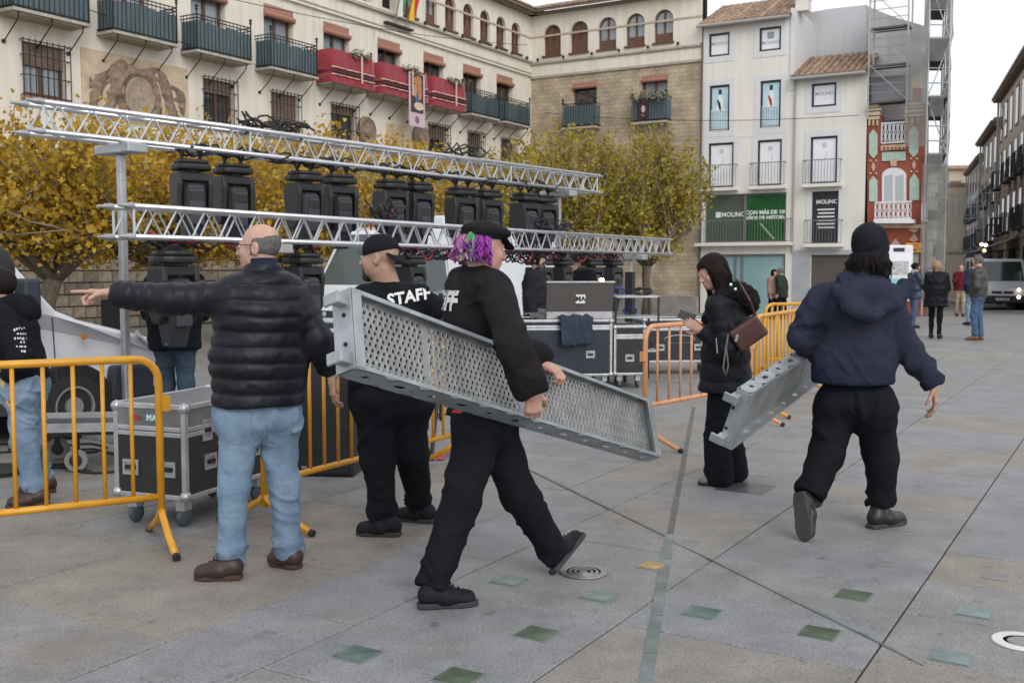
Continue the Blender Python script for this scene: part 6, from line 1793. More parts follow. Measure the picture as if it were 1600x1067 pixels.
            for q in range(10):
                a = q * math.pi / 5
                obj('rim_hole', MB().lathe((x + wheel_r * .44 * math.cos(a), s * (hw - .02), wheel_r + wheel_r * .44 * math.sin(a)), [(.02, 0), (.02, .01), (0, .01)], 8, Vector((1, 0, 0)), UP, Vector((0, s, 0))), M_dark, w_)
    obj('bumper', MB().add([(.06, -hw + .16, .3), (.06, hw - .16, .3), (-.62, hw + .012, .3), (-.62, -hw - .012, .3), (.06, -hw + .16, .6), (.06, hw - .16, .6), (-.55, hw + .012, .62), (-.55, -hw - .012, .62)],
        [(0, 1, 2, 3), (4, 5, 6, 7), (0, 1, 5, 4), (1, 2, 6, 5), (2, 3, 7, 6), (3, 0, 4, 7)]), M_vplast, root, bevel=.03)
    obj('grille', MB().box2((-.09, -.42, .68), (-.005, .42, .8)), M_vplast, root, bevel=.01)
    obj('badge', MB().lathe((.0, 0, .74), [(.045, 0), (.04, .012), (0, .014)], 12, Vector((0, 1, 0)), UP, Vector((1, 0, 0))), M_alu, root)
    obj('number_plate', MB().box2((.055, -.26, .4), (.068, .26, .51)), mat('plate_white', (.75, .75, .72), .5), root)
    text_on('plate_lettering', '4972 HKB', .1, M_inkk, root, (.0695, 0, .455), (0, 1, 0), UP, .002)
    obj('sill', MB().box2((-L + .05, -hw + .05, .26), (-.5, hw - .05, .36)), M_vplast, root)
    return root
vp = gnd(108, 684)
f_ = Vector((math.cos(R(50)), math.sin(R(50)), 0)); r_ = Vector((f_.y, -f_.x, 0))
vl = vp + f_ * .95 - r_ * .87
van((vl.x, vl.y, 0), R(50), 'white van with a dark bumper parked nose-right at the left edge', hood=1.12, cab=1.6, H=2.05, wheel_r=.29, L=5.0, hoodz=1.02)
bv = van((-3.15, 17.6, 0), math.atan2(-AX.y, -AX.x), 'white van with a roof vent parked behind the lower truss', H=2.25, L=6.6, hood=.9, cab=1.3)
obj('roof_unit', MB().box2((-3.6, -.45, 2.26), (-2.9, .45, 2.5)), M_vwhite, bv, bevel=.04)
k = MB()
for i in range(8): k.box2((-3.55 + i * .08, -.468, 2.3), (-3.51 + i * .08, -.452, 2.46))
obj('roof_unit_louvres', k, M_rim, bv)
sp_ = at(1566, 480, 50)
sv = van((at(1566, 480, 45).x, 45, gz(0, 45)), math.atan2(-45, -17.5) , 'white pick-up van with lit headlamp coming down the side street', L=5.0, W=2.0, H=2.2, name='street_van', hood=.75, cab=1.1, hoodz=1.05)
M_lit = mat('lit_headlamp', (1, .9, .7), .3, emit=(1, .82, .55), estr=4)
for z, y in ((.55, .62), (.86, .62)):
    obj('lit_lamp', MB().lathe((.07, y, z), [(.075, 0), (.06, .02), (0, .025)], 14, Vector((0, 1, 0)), UP, Vector((1, 0, 0))), M_lit, sv)
obj('driver_vest', MB().lathe((-1.3, .42, 1.1), [(.22, 0), (.26, .25), (.2, .5), (.08, .58), (.1, .75), (0, .85)], 12), mat('hi_vis', (.45, .75, .05), .6, emit=(.4, .8, .05), estr=0.0), sv)

# ================================================================ PEOPLE: soft bodies meshed from smooth distance fields
def V(*a): return np.array(a, dtype=np.float32)
class Field:
    def __init__(s, lo, hi, h):
        s.lo = np.array(lo, np.float32) - 2 * h; s.h = h
        s.n = np.ceil((np.array(hi) + 2 * h - s.lo) / h).astype(int) + 1
        s.d = np.full(tuple(s.n), 1.0, np.float32)
    def block(s, lo, hi):
        i0 = np.clip(np.floor((np.array(lo) - s.lo) / s.h).astype(int), 0, s.n - 1)
        i1 = np.clip(np.ceil((np.array(hi) - s.lo) / s.h).astype(int) + 1, 1, s.n)
        if np.any(i1 <= i0): return None
        sl = tuple(slice(a, b) for a, b in zip(i0, i1))
        ax = [s.lo[k] + s.h * np.arange(i0[k], i1[k], dtype=np.float32) for k in range(3)]
        P = np.stack(np.meshgrid(*ax, indexing='ij'), -1)
        return sl, P
    def union(s, sl, d2, k):
        d1 = s.d[sl]
        if k <= 0: s.d[sl] = np.minimum(d1, d2); return
        h = np.clip(.5 + .5 * (d2 - d1) / k, 0, 1)
        s.d[sl] = d2 * (1 - h) + d1 * h - k * h * (1 - h)
    def cone(s, a, b, ra, rb, k=.02, ax=None, fl=1.0):
        """tapered capsule; fl > 1 widens it along ax"""
        a = np.array(a, np.float32); b = np.array(b, np.float32)
        m = max(ra, rb) * max(1, fl) + k + 2.5 * s.h
        q = s.block(np.minimum(a, b) - m, np.maximum(a, b) + m)
        if q is None: return s
        sl, P = q
        ab = b - a; L2 = max(float(ab @ ab), 1e-9)
        t = np.clip(((P - a) @ ab) / L2, 0, 1)
        v = P - (a + t[..., None] * ab)
        if ax is not None and fl != 1.0:
            ax = np.array(ax, np.float32); ax = ax / np.linalg.norm(ax)
            c = v @ ax
            v = v + (c * (1 / fl - 1))[..., None] * ax
        s.union(sl, np.linalg.norm(v, axis=-1) - (ra + (rb - ra) * t), k)
        return s
    def ell(s, c, r, Rm=None, k=.02, sub=False):
        c = np.array(c, np.float32); r = np.array(r, np.float32); m = r.max() + k + 2.5 * s.h
        q = s.block(c - m, c + m)
        if q is None: return s
        sl, P = q
        v = P - c
        if Rm is not None: v = v @ np.array(Rm, np.float32)
        e = v / r
        kk = np.linalg.norm(e, axis=-1); k2 = np.linalg.norm(e / r, axis=-1) + 1e-9
        d2 = kk * (kk - 1) / k2
        if sub:
            d1 = s.d[sl]; d2 = -d2
            h = np.clip(.5 - .5 * (d2 - d1) / max(k, 1e-6), 0, 1)
            s.d[sl] = d2 * (1 - h) + d1 * h + k * h * (1 - h)
        else: s.union(sl, d2, k)
        return s
    def cut(s, p, n):
        """keep the side where (x-p).n < 0"""
        P = s.block(s.lo, s.lo + s.h * s.n)[1]
        n = np.array(n, np.float32); n = n / np.linalg.norm(n)
        g_ = (P - np.array(p, np.float32)) @ n
        s.d = np.maximum(s.d, g_[:s.n[0], :s.n[1], :s.n[2]])
        return s
    def mesh(s):
        f = s.d; neg = f < 0
        nx, ny, nz = f.shape
        cnt = np.zeros((nx - 1, ny - 1, nz - 1), np.int8)
        offs_ = [(i, j, k) for i in (0, 1) for j in (0, 1) for k in (0, 1)]
        for o in offs_: cnt += neg[o[0]:nx - 1 + o[0], o[1]:ny - 1 + o[1], o[2]:nz - 1 + o[2]]
        act = (cnt > 0) & (cnt < 8)
        I = np.argwhere(act)
        if len(I) == 0: return np.zeros((0, 3)), np.zeros((0, 4), int)
        idx = np.full(act.shape, -1, np.int64); idx[act] = np.arange(len(I))
        pos = np.zeros((len(I), 3)); num = np.zeros(len(I))
        for a in range(3):
            for o in offs_:
                if o[a]: continue
                o2 = list(o); o2[a] = 1
                f0 = f[I[:, 0] + o[0], I[:, 1] + o[1], I[:, 2] + o[2]]; f1 = f[I[:, 0] + o2[0], I[:, 1] + o2[1], I[:, 2] + o2[2]]
                cr = (f0 < 0) != (f1 < 0)
                t = np.where(cr, f0 / np.where(cr, f0 - f1, 1), 0)
                for q in range(3):
                    pos[:, q] += cr * (o[q] + (t if q == a else 0))
                num += cr
        v = s.lo + s.h * (I + pos / num[:, None])
        quads = []
        for a in range(3):
            b, c = (a + 1) % 3, (a + 2) % 3
            sl0 = [slice(None)] * 3; sl1 = [slice(None)] * 3
            sl0[a] = slice(0, f.shape[a] - 1); sl1[a] = slice(1, f.shape[a])
            ch = neg[tuple(sl0)] != neg[tuple(sl1)]
            E_ = np.argwhere(ch)
            E_ = E_[(E_[:, b] > 0) & (E_[:, c] > 0) & (E_[:, b] < f.shape[b] - 1) & (E_[:, c] < f.shape[c] - 1)]
            def cell(db, dc):
                q = E_.copy(); q[:, b] -= db; q[:, c] -= dc
                return idx[q[:, 0], q[:, 1], q[:, 2]]
            Q = np.stack([cell(1, 1), cell(0, 1), cell(0, 0), cell(1, 0)], 1)
            flip = ~neg[E_[:, 0], E_[:, 1], E_[:, 2]]
            Q[flip] = Q[flip][:, ::-1]
            quads.append(Q)
        q = np.concatenate(quads); q = q[(q >= 0).all(1)]
        return v, q
def np_mesh(name, v, q):
    me = bpy.data.meshes.new(name)
    me.vertices.add(len(v)); me.vertices.foreach_set('co', np.asarray(v, np.float32).ravel())
    me.loops.add(q.size); me.loops.foreach_set('vertex_index', q.astype(np.int32).ravel())
    me.polygons.add(len(q)); me.polygons.foreach_set('loop_start', np.arange(0, q.size, 4, dtype=np.int32)); me.polygons.foreach_set('loop_total', np.full(len(q), 4, np.int32))
    me.polygons.foreach_set('use_smooth', np.ones(len(q), bool))
    me.update(calc_edges=True)
    return me
def relax(v, q, it=2, lam=.5):
    n = len(v); e = np.concatenate([q[:, [0, 1]], q[:, [1, 2]], q[:, [2, 3]], q[:, [3, 0]]])
    deg = np.bincount(e[:, 0], minlength=n) + np.bincount(e[:, 1], minlength=n)
    for _ in range(it):
        acc = np.zeros_like(v)
        for k in range(3):
            acc[:, k] = np.bincount(e[:, 0], v[e[:, 1], k], n) + np.bincount(e[:, 1], v[e[:, 0], k], n)
        v = v + lam * (acc / np.maximum(deg, 1)[:, None] - v)
    return v
def vnormals(v, q):
    nrm = np.cross(v[q[:, 2]] - v[q[:, 0]], v[q[:, 3]] - v[q[:, 1]])
    out = np.zeros_like(v)
    for k in range(4):
        for a in range(3): out[:, a] += np.bincount(q[:, k], nrm[:, a], len(v))
    return out / (np.linalg.norm(out, axis=1)[:, None] + 1e-12)
def vnoise(P, seed=0):
    """smooth value noise in numpy"""
    P = P + seed * 17.31
    i = np.floor(P).astype(np.int64); f = P - i; f = f * f * (3 - 2 * f)
    def hsh(a, b, c):
        h = (a * 374761393 + b * 668265263 + c * 2147483647 + seed * 974634777) & 0x7fffffff
        h = ((h ^ (h >> 13)) * 1274126177) & 0x7fffffff
        return ((h ^ (h >> 16)) & 0xffff) / 32767.5 - 1
    r = 0
    for a in (0, 1):
        for b in (0, 1):
            for c in (0, 1):
                w_ = (f[:, 0] if a else 1 - f[:, 0]) * (f[:, 1] if b else 1 - f[:, 1]) * (f[:, 2] if c else 1 - f[:, 2])
                r = r + w_ * hsh(i[:, 0] + a, i[:, 1] + b, i[:, 2] + c)
    return r
def bone_coords(v, bones, bonus=0.0):
    """for every vertex: distance along its nearest bone, the axis, length, an offset and how clearly it is the nearest"""
    best = np.full(len(v), 1e9); sec = np.full(len(v), 1e9); al = np.zeros(len(v)); ax = np.zeros((len(v), 3)); bl = np.ones(len(v)); off = np.zeros(len(v))
    for n_, (a, b) in enumerate(bones):
        a = np.array(a); b = np.array(b); d = b - a; L = np.linalg.norm(d) + 1e-6; d = d / L
        t = np.clip((v - a) @ d, 0, L); dist = np.linalg.norm(v - a - t[:, None] * d, axis=1) - (bonus if n_ == len(bones) - 1 else 0)
        m = dist < best
        sec = np.where(m, best, np.minimum(sec, dist))
        best[m] = dist[m]; al[m] = t[m]; ax[m] = d; bl[m] = L; off[m] = n_ * 3.7
    return al, ax, bl, off, np.clip((sec - best) / .035, 0, 1)
def folds(v, q, bones, amp, seed, freq=14.0, joint=1.0):
    """creases slanting both ways across the limbs, patchy, strongest near joints"""
    nr = vnormals(v, q)
    al, ax, bl, off, gap = bone_coords(v, bones)
    pr = np.cross(ax, np.array((.3, .5, .8))); pr /= np.linalg.norm(pr, axis=1)[:, None] + 1e-9
    lat_ = (v * pr).sum(1)
    wp = vnoise(v * 5, seed + 2) * .06
    d = 0
    for sg, k in ((1, 0), (-1, 11)):
        s_ = al + sg * lat_ * .9 + wp
        c = np.stack([s_ * freq * .75, lat_ * 2.2 + off, (v * np.cross(ax, pr)).sum(1) * 2.2 + sg], 1)
        n1 = vnoise(c, seed + k); mk = np.clip(vnoise(v * 4.2 + sg * 3, seed + 3 + k) * 1.5 + .45, 0, 1)
        d = d + mk * ((1 - np.abs(n1)) ** 3 - .3)
    jn = np.exp(-((bl - al) / .11) ** 2) + .8 * np.exp(-(al / .11) ** 2)
    d = 1.7 * amp * d * (.5 + joint * .8 * jn) * (.35 + .65 * gap) + amp * .3 * vnoise(v * 22, seed + 5) + amp * .5 * vnoise(v * 7, seed + 6)
    return v + nr * d[:, None]
def quilt(v, q, bones, period, amp, axis0=None):
    nr = vnormals(v, q)
    al, ax, bl, off, gap = bone_coords(v, bones, .085)
    arm = off < 14
    per = np.where(arm, period * .72, period); am = np.where(arm, amp * .5, amp) * gap
    ph = np.abs(np.sin(math.pi * (al + .006 * vnoise(v * 9, 8)) / per))
    wob = vnoise(v * 26, 3) * .5 + vnoise(v * 55, 4) * .3
    d = am * (ph ** .5 - .75) + am * .42 * wob * ph
    return v + nr * d[:, None]
def head_matrix(face, pitch=0.0, roll=0.0):
    f = Vector((face[0], face[1], 0)).normalized(); r_ = f.cross(UP)       # x = person's right
    M = Matrix((r_, f, UP)).transposed()
    return M @ Matrix.Rotation(pitch, 3, 'X') @ Matrix.Rotation(roll, 3, 'Y')
def head_field(F_, c, M, s=1.0, nose=True, ears=True, grow=0.0, face=True, jaw=1.0):
    T = lambda x, y, z: np.array(Vector(c) + M @ Vector((x, y, z)) * s)
    Rm = np.array(M); g_ = grow
    F_.ell(T(0, -.016, .03), np.array((.074, .094, .086)) * s + g_, Rm, .0)
    F_.ell(T(0, .026, -.04), np.array((.057 * jaw, .064, .074)) * s + g_, Rm, .03)
    if face:
        F_.ell(T(0, .058, -.09), np.array((.026 * jaw, .024, .02)) * s + g_, Rm, .025)
        for x in (-1, 1): F_.ell(T(x * .036, .058, -.02), np.array((.024, .022, .024)) * s + g_, Rm, .02)
        F_.ell(T(0, .076, .022), np.array((.045, .014, .012)) * s + g_, Rm, .015)
    if nose:
        F_.cone(T(0, .086, .012), T(0, .108, -.028), .007 * s, .0125 * s, .01)
        for x in (-1, 1): F_.ell(T(x * .011, .096, -.031), np.array((.008, .01, .008)) * s, Rm, .006)
        F_.ell(T(0, .087, -.055), np.array((.022, .01, .007)) * s, Rm, .006); F_.ell(T(0, .085, -.066), np.array((.02, .01, .007)) * s, Rm, .006)
        for x in (-1, 1): F_.ell(T(x * .032, .092, .006), np.array((.015, .011, .01)) * s, Rm, .008, sub=True)
    if ears:
        for x in (-1, 1):
            F_.ell(T(x * .076, -.018, -.004), np.array((.012, .02, .033)) * s, Rm, .006)
            F_.ell(T(x * .086, -.012, -.002), np.array((.006, .011, .018)) * s, Rm, .004, sub=True)
    return T
def hand_field(F_, w_, X, Z, thumb, curl, s=1.0, spread=1.0, tcurl=.4, bend=0.0):
    """wrist w_, finger direction X, back-of-hand normal Z; thumb = +1/-1 side along Z x X"""
    X = Vector(X).normalized(); Z = Vector(Z); Z = (Z - X * Z.dot(X)).normalized(); Y = Z.cross(X) * thumb
    P = lambda x, y, z: np.array(Vector(w_) + (X * x + Y * y + Z * z) * s)
    F_.cone(P(-.05, 0, 0), P(.015, 0, 0), .024 * s, .023 * s, .01, np.array(Y), 1.2)
    ysx = (.028, .010, -.009, -.027); L = ((.042, .025, .021), (.046, .028, .022), (.042, .026, .021), (.034, .02, .019)); rr = (.0088, .009, .0086, .0076)
    for i in range(4):
        F_.cone(P(.01, ysx[i] * .55, 0), P(.084 - abs(ysx[i] - .005) * .25, ysx[i], .002), .0155 * s, .0125 * s, .012)
        p = Vector((.086 - abs(ysx[i] - .005) * .25, ysx[i], .001)); a = curl[i] * .55; dy = (ysx[i]) * .8 * spread
        for j in range(3):
            d = Vector((math.cos(a), dy * (1 if j == 0 else .4), -math.sin(a))).normalized()
            e = p + d * L[i][j]
            F_.cone(P(*p), P(*e), rr[i] * s * (1 - .07 * j), rr[i] * s * (.95 - .1 * j), .004 if j else .008)
            p = e; a += curl[i]
    p = Vector((.016, .024, -.004)); a = .75
    for j, l in enumerate((.042, .031, .025)):
        d = Vector((math.cos(a) * .8, math.sin(a), -.3 - tcurl * .3 * j)).normalized()
        e = p + d * l; F_.cone(P(*p), P(*e), (.0135, .0105, .0095)[j] * s, (.011, .0098, .008)[j] * s, .01 if j == 0 else .004)
        p = e; a -= tcurl * .8
SKIN = {}
def skin_mat(name, c):
    if name not in SKIN:
        m = mat('skin_' + name, c, .5, var=.14, vscale=30, bump=.012, bscale=220)
        b = m.node_tree.nodes['Principled BSDF']; b.inputs['Subsurface Weight'].default_value = .12; b.inputs['Subsurface Radius'].default_value = (.012, .005, .003)
        SKIN[name] = m
    return SKIN[name]
def fabric(name, c, rough=.85, var=.18, sc_=6, bump=.04, bscale=260, c2=None, sheen=.0):
    if name in MATS: return MATS[name]
    m = mat(name, c, rough, var=var, vscale=sc_, bump=bump, bscale=bscale, c2=c2, sheen=sheen, spec=.12)
    t = m.node_tree; n = t.nodes; L = t.links             # small creases over the weave
    b = n['Principled BSDF']; old = b.inputs['Normal'].links[0].from_socket
    tc = n.new('ShaderNodeTexCoord'); nz = n.new('ShaderNodeTexNoise'); nz.inputs['Scale'].default_value = 8; nz.inputs['Detail'].default_value = 3; nz.inputs['Distortion'].default_value = 1.3
    L.new(tc.outputs['Object'], nz.inputs['Vector'])
    ab = n.new('ShaderNodeMath'); ab.operation = 'SUBTRACT'; ab.inputs[1].default_value = .5; L.new(nz.outputs['Fac'], ab.inputs[0])
    a2 = n.new('ShaderNodeMath'); a2.operation = 'ABSOLUTE'; L.new(ab.outputs[0], a2.inputs[0])
    bp = n.new('ShaderNodeBump'); bp.inputs['Strength'].default_value = .5; bp.inputs['Distance'].default_value = .03
    L.new(a2.outputs[0], bp.inputs['Height']); L.new(old, bp.inputs['Normal']); L.new(bp.outputs[0], b.inputs['Normal'])
    return m
def solid(name, F_, m, parent, off, bones=None, amp=0.0, seed=1, q_=None, rl=1, joint=1.0, freq=14.0):
    v, q = F_.mesh()
    if len(v) == 0: return None
    v = relax(v, q, rl, .5)
    if q_: v = quilt(v, q, q_[0], q_[1], q_[2])
    if amp: v = folds(v, q, bones, amp, seed, freq, joint)
    v = v - np.array(off)
    me = np_mesh(name, v, q)
    return obj(name, me, m, parent)
def bounds(pts_, m):
    A = np.array([np.array(p) for p in pts_]); return A.min(0) - m, A.max(0) + m
def shoe(parent, off, heel, toe, m_up, m_sole, h, ankle, width=.048, boot=0.0, name='shoe', lace=None, up=None):
    heel, toe, ankle = Vector(heel), Vector(toe), Vector(ankle)
    X = (toe - heel).normalized(); L = (toe - heel).length
    up = up or UP
    Zu = (up - X * up.dot(X)).normalized(); Y = Zu.cross(X)
    P = lambda x, y, z: np.array(heel + X * x * L + Y * y + Zu * z)
    lo, hi = bounds([P(-.1, -.1, -.03), P(1.1, .1, .16), P(-.1, .1, .16), P(1.1, -.1, -.03), ankle + UP * (boot + .05), P(-.1, -.1, .16), P(1.1, .1, -.03)], .03)
    F_ = Field(lo, hi, h)
    F_.cone(P(.14, 0, .052), P(.45, .0, .055), width * .82, width * .92, .02, np.array(Y), 1.0)
    F_.cone(P(.45, 0, .045), P(.82, .004, .034), width * .95, width * .78, .03, np.array(Y), 1.25)
    F_.cone(P(.2, 0, .075), np.array(ankle + (Zu * (.02 + boot))), width * .85, width * .8, .03)
    F_.cut(P(0, 0, .014), -np.array(Zu))
    if not boot: F_.cut(np.array(ankle + Zu * .015), np.array((Zu * 1.0 + X * .05)))
    else: F_.cut(np.array(ankle + Zu * boot), np.array(Zu))
    u_ = solid(name, F_, m_up, parent, off)
    # sole: outline prism
    k = MB(); out = [(-.0, -.6), (.0, .6), (.2, .86), (.45, .84), (.68, 1.06), (.85, .95), (.96, .6), (1.0, .0), (.97, -.5), (.86, -.9), (.68, -1.02), (.45, -.84), (.2, -.86), (.05, -.78)]
    k.prism([(x * L, y * width * .98) for x, y in out], heel - Vector(off), X, Y, Zu, .026)
    obj('sole', k, m_sole, u_, smooth='auto', bevel=.006)
    if lace:
        k = MB()
        for i in range(4):
            t = .46 + .09 * i
            a, b = Vector(P(t, -width * .5, .1 - .012 * i)), Vector(P(t + .05, width * .5, .1 - .012 * i)); mid = (a + b) / 2 + Zu * .012
            k.tube([a - Vector(off), mid - Vector(off), b - Vector(off)], .003, 5)
        a = Vector(P(.45, 0, .118)) - Vector(off)
        for s in (-1, 1): k.tube([a, a + Y * s * .03 + Zu * .018, a + Y * s * .045 + X * .02 - Zu * .005, a + Y * s * .02 + X * .02], .003, 5)
        obj('laces', k, lace, u_)
    return u_
def person(label, J, S):
    """J: world joints; S: what is worn. Returns the root Empty with body, clothes, hair and shoes as children."""
    base = S['base']; off = Vector(base)
    root = empty('person', base, 0, label, 'person', S.get('group'))
    J = {k: Vector(v) for k, v in J.items()}
    h = S.get('h', .0095); sk = skin_mat(*S['skin'])
    lat = (J['shR'] - J['shL']); lat.z = 0; lat.normalize(); latn = np.array(lat)
    face = S['face']; M = head_matrix(face, S.get('pitch', 0), S.get('roll', 0)); hs_ = S.get('hs', 1.0)
    allp = [J[k] for k in J]
    spine = lambda t: J['pel'].lerp(J['neck'], t)
    # ---------------- body: one mesh (core, head and hands)
    parts_v = []; parts_q = []; nb = 0
    def put(F_, rl=1):
        nonlocal nb
        v, q = F_.mesh()
        if len(v) == 0: return
        v = relax(v, q, rl, .4)
        parts_v.append(v); parts_q.append(q + nb); nb += len(v)
    hc = max(.02, h)
    lo, hi = bounds(allp, .2); F_ = Field(lo, hi, hc)
    B_ = S.get('bulk', 1.0)
    F_.cone(spine(.1), spine(.7), .1 * B_, .1 * B_, .03, latn, 1.2)
    for s in 'LR':
        F_.cone(J['sh' + s], J['el' + s], .045, .036, .03); F_.cone(J['el' + s], J['wr' + s], S.get('farm', .034), .025, .02)
        F_.cone(J['hip' + s], J['kn' + s], .07 * B_, .048, .03); F_.cone(J['kn' + s], J['an' + s], .045, .033, .02)
    F_.cone(J['neck'] + Vector((0, 0, -.03)), J['head'], .058, .05, .02)
    put(F_)
    hh = S.get('hh', .0055 if h < .015 else .012)
    lo, hi = bounds([J['head'], J['neck']], .16); F_ = Field(lo, hi, hh)
    T = head_field(F_, J['head'], M, hs_, jaw=S.get('jaw', 1.0))
    F_.cone(T(0, -.022, -.06), np.array(J['neck'] + Vector((0, 0, -.02))), .056 * S.get('neckw', 1.0), .064 * S.get('neckw', 1.0), .025)
    put(F_)
    for s in 'LR':
        hd = S.get('hand' + s)
        if not hd: continue
        w_ = J['wr' + s]
        lo, hi = bounds([w_, w_ + Vector(hd['X']).normalized() * .2], .1); F_ = Field(lo, hi, .0038 if h < .015 else .009)
        hand_field(F_, w_, hd['X'], hd['Z'], hd['thumb'], hd['curl'], hd.get('s', 1.0), hd.get('spread', 1.0), hd.get('tcurl', .4))
        put(F_)
    v = np.concatenate(parts_v) - np.array(off); q = np.concatenate(parts_q)
    body = obj('body', np_mesh('body', v, q), sk, root)
    for x in (-1, 1):
        c = Vector(T(x * .032, .083, .007)) - off
        obj('eye', MB().lathe(c, [(0, -.009), (.008, -.005), (.0095, 0), (.008, .005), (0, .009)], 10), mat('eye_white', (.5, .48, .45), .2), body, smooth=True)
        if hh < .01:
            f3 = M @ Vector((0, 1, 0)); obj('iris', MB().lathe(c + f3 * .0075, [(.005, 0), (.004, .0015), (0, .002)], 8, f3.orthogonal().normalized(), f3.cross(f3.orthogonal().normalized()), f3), mat('iris', (.03, .02, .015), .2), body)
    # ---------------- top garment
    t_ = S['top']; bonesT = [(J['sh' + s], J['el' + s]) for s in 'LR'] + [(J['el' + s], J['wr' + s]) for s in 'LR'] + [(J['pel'] + Vector((0, 0, -.1)), J['neck'])]
    lo, hi = bounds([J[k] for k in ('neck', 'shL', 'shR', 'elL', 'elR', 'wrL', 'wrR', 'pel')] + [Vector((J['pel'].x, J['pel'].y, t_['hem']))], .3)
    F_ = Field(lo, hi, h)
    ws = t_.get('ws', (.15, .14, .14, .15)); fl = t_.get('fl', 1.35)
    hemc = J['pel'].lerp(J['neck'], -.0) ; hemc = Vector((J['pel'].x, J['pel'].y, t_['hem'] - .02))
    if 'hemx' in t_: hemc = Vector(t_['hemx'])
    chest = spine(.68); waist = spine(.3)
    F_.cone(hemc, waist, ws[0], ws[1], .03, latn, fl); F_.cone(waist, chest, ws[1], ws[2], .05, latn, fl)
    F_.cone(chest, spine(.82), ws[2], ws[3] * .82, .05, latn, fl)
    rs_ = t_.get('rs', .085); ra, re_, rw = t_.get('arm', (.075, .062, .05))
    F_.cone(J['shL'] + lat * .03, J['shR'] - lat * .03, rs_, rs_, .05)
    F_.cone(spine(.9), J['neck'] + Vector((0, 0, .0)), .1, .068, .05)
    if 'belly' in t_: F_.ell(np.array(Vector(t_['belly'][0])), t_['belly'][1], None, .06)
    for s in 'LR':
        if t_.get('short'):
            e = J['sh' + s].lerp(J['el' + s], t_['short']); F_.cone(J['sh' + s], e, ra, re_, .03)
        else:
            F_.cone(J['sh' + s], J['el' + s], ra, re_, .035); F_.cone(J['el' + s], J['wr' + s], re_, rw, .03)
    F_.cut(Vector((0, 0, t_['hem'])), (t_.get('hemtilt', (0, 0))[0], t_.get('hemtilt', (0, 0))[1], -1))
    if t_.get('short'):
        for s in 'LR':
            pass
    else:
        for s in 'LR':
            a = J['wr' + s] - J['el' + s]
            bl = F_.block(np.array(J['wr' + s]) - .11, np.array(J['wr' + s]) + .11)
            if bl:
                g_ = (bl[1] - np.array(J['wr' + s] - a.normalized() * .012)) @ np.array(a.normalized()); near = np.linalg.norm(bl[1] - np.array(J['wr' + s]), axis=-1) < .1
                F_.d[bl[0]] = np.where(near, np.maximum(F_.d[bl[0]], g_), F_.d[bl[0]])
    # neck opening
    F_.cut(J['neck'] + Vector((0, 0, t_.get('neckz', .035))), (0, 0, 1)) if t_.get('cutneck', True) and all((J[k] - J['neck']).z < t_.get('neckz', .035) for k in ('shL', 'shR', 'elL', 'elR', 'wrL', 'wrR')) else None
    qb = None
    if t_.get('quilt'):
        up_ = Vector((0, 0, 1)); qb = ([(J['sh' + s].lerp(J['el' + s], .3), J['el' + s]) for s in 'LR'] + [(J['el' + s], J['wr' + s]) for s in 'LR'] + [(Vector((J['pel'].x, J['pel'].y, t_['hem'] - .3)), Vector((J['neck'].x * .5 + J['pel'].x * .5, J['neck'].y * .5 + J['pel'].y * .5, J['neck'].z + .05)))] * 1, t_['quilt'][0], t_['quilt'][1])
    g1 = solid(t_['name'], F_, t_['mat'], root, off, bonesT, t_.get('amp', .012), S.get('seed', 1), qb, 2)
    # cuffs, waistband, collar
    if t_.get('cuff'):
        for s in 'LR':
            a = (J['wr' + s] - J['el' + s]).normalized(); w_ = J['wr' + s] - off
            obj('cuff', MB().tube([w_ - a * .055, w_ - a * .04, w_ - a * .005, w_ + a * .004], [rw * .95, rw * 1.04, rw * .98, rw * .8], 16), t_['cuff'], g1, smooth=True)
    if t_.get('band'):
        zb_, zt_, r0 = t_['band']; c = Vector((hemc.x, hemc.y, 0))
        prof = [(r0, zb_), (r0 * 1.02, zb_ + .02), (r0 * 1.02, zt_ - .02), (r0 * .98, zt_)]
        obj('waistband', MB().lathe(c - Vector((off.x, off.y, off.z)), prof, 40, lat, lat.cross(UP), UP, fl, 1.0), t_.get('bandmat', t_['mat']), g1, smooth=True)
    if t_.get('collar'):
        c = J['neck'] - off; n_ = (J['head'] - J['neck']).normalized(); X_ = lat; Y_ = n_.cross(X_)
        r0, hgt = t_['collar']
        obj('collar', MB().lathe(c - n_ * .03, [(r0 * 1.12, 0), (r0 * 1.02, hgt * .5), (r0, hgt), (r0 * .9, hgt * .95), (r0 * .9, .02)], 28, X_, Y_, n_), t_.get('collarmat', t_['mat']), g1, smooth=True)
    # ---------------- trousers
    p_ = S['legs']; F_ = Field(*bounds([J[k] for k in ('pel', 'hipL', 'hipR', 'knL', 'knR', 'anL', 'anR')], .2), h)
    tr_, kr, ar = p_['r']; wst = p_.get('waist', .125)
    bonesL = [(J['hip' + s], J['kn' + s]) for s in 'LR'] + [(J['kn' + s], J['an' + s]) for s in 'LR']
    F_.cone(J['hipL'], J['hipR'], wst, wst, .04, np.array((0, 0, 1)), 1.1)
    F_.cone(J['pel'] + Vector((0, 0, .0)), J['pel'] + Vector((0, 0, .12)), wst, wst * .95, .04, latn, 1.25)
    for s in 'LR':
        F_.cone(J['hip' + s], J['kn' + s], tr_, kr, .035); F_.cone(J['kn' + s], J['an' + s], kr, ar, .03)
        if p_.get('stack'): F_.ell(np.array(J['an' + s] + (J['kn' + s] - J['an' + s]).normalized() * .05), (ar * 1.15, ar * 1.15, .04), None, .03)
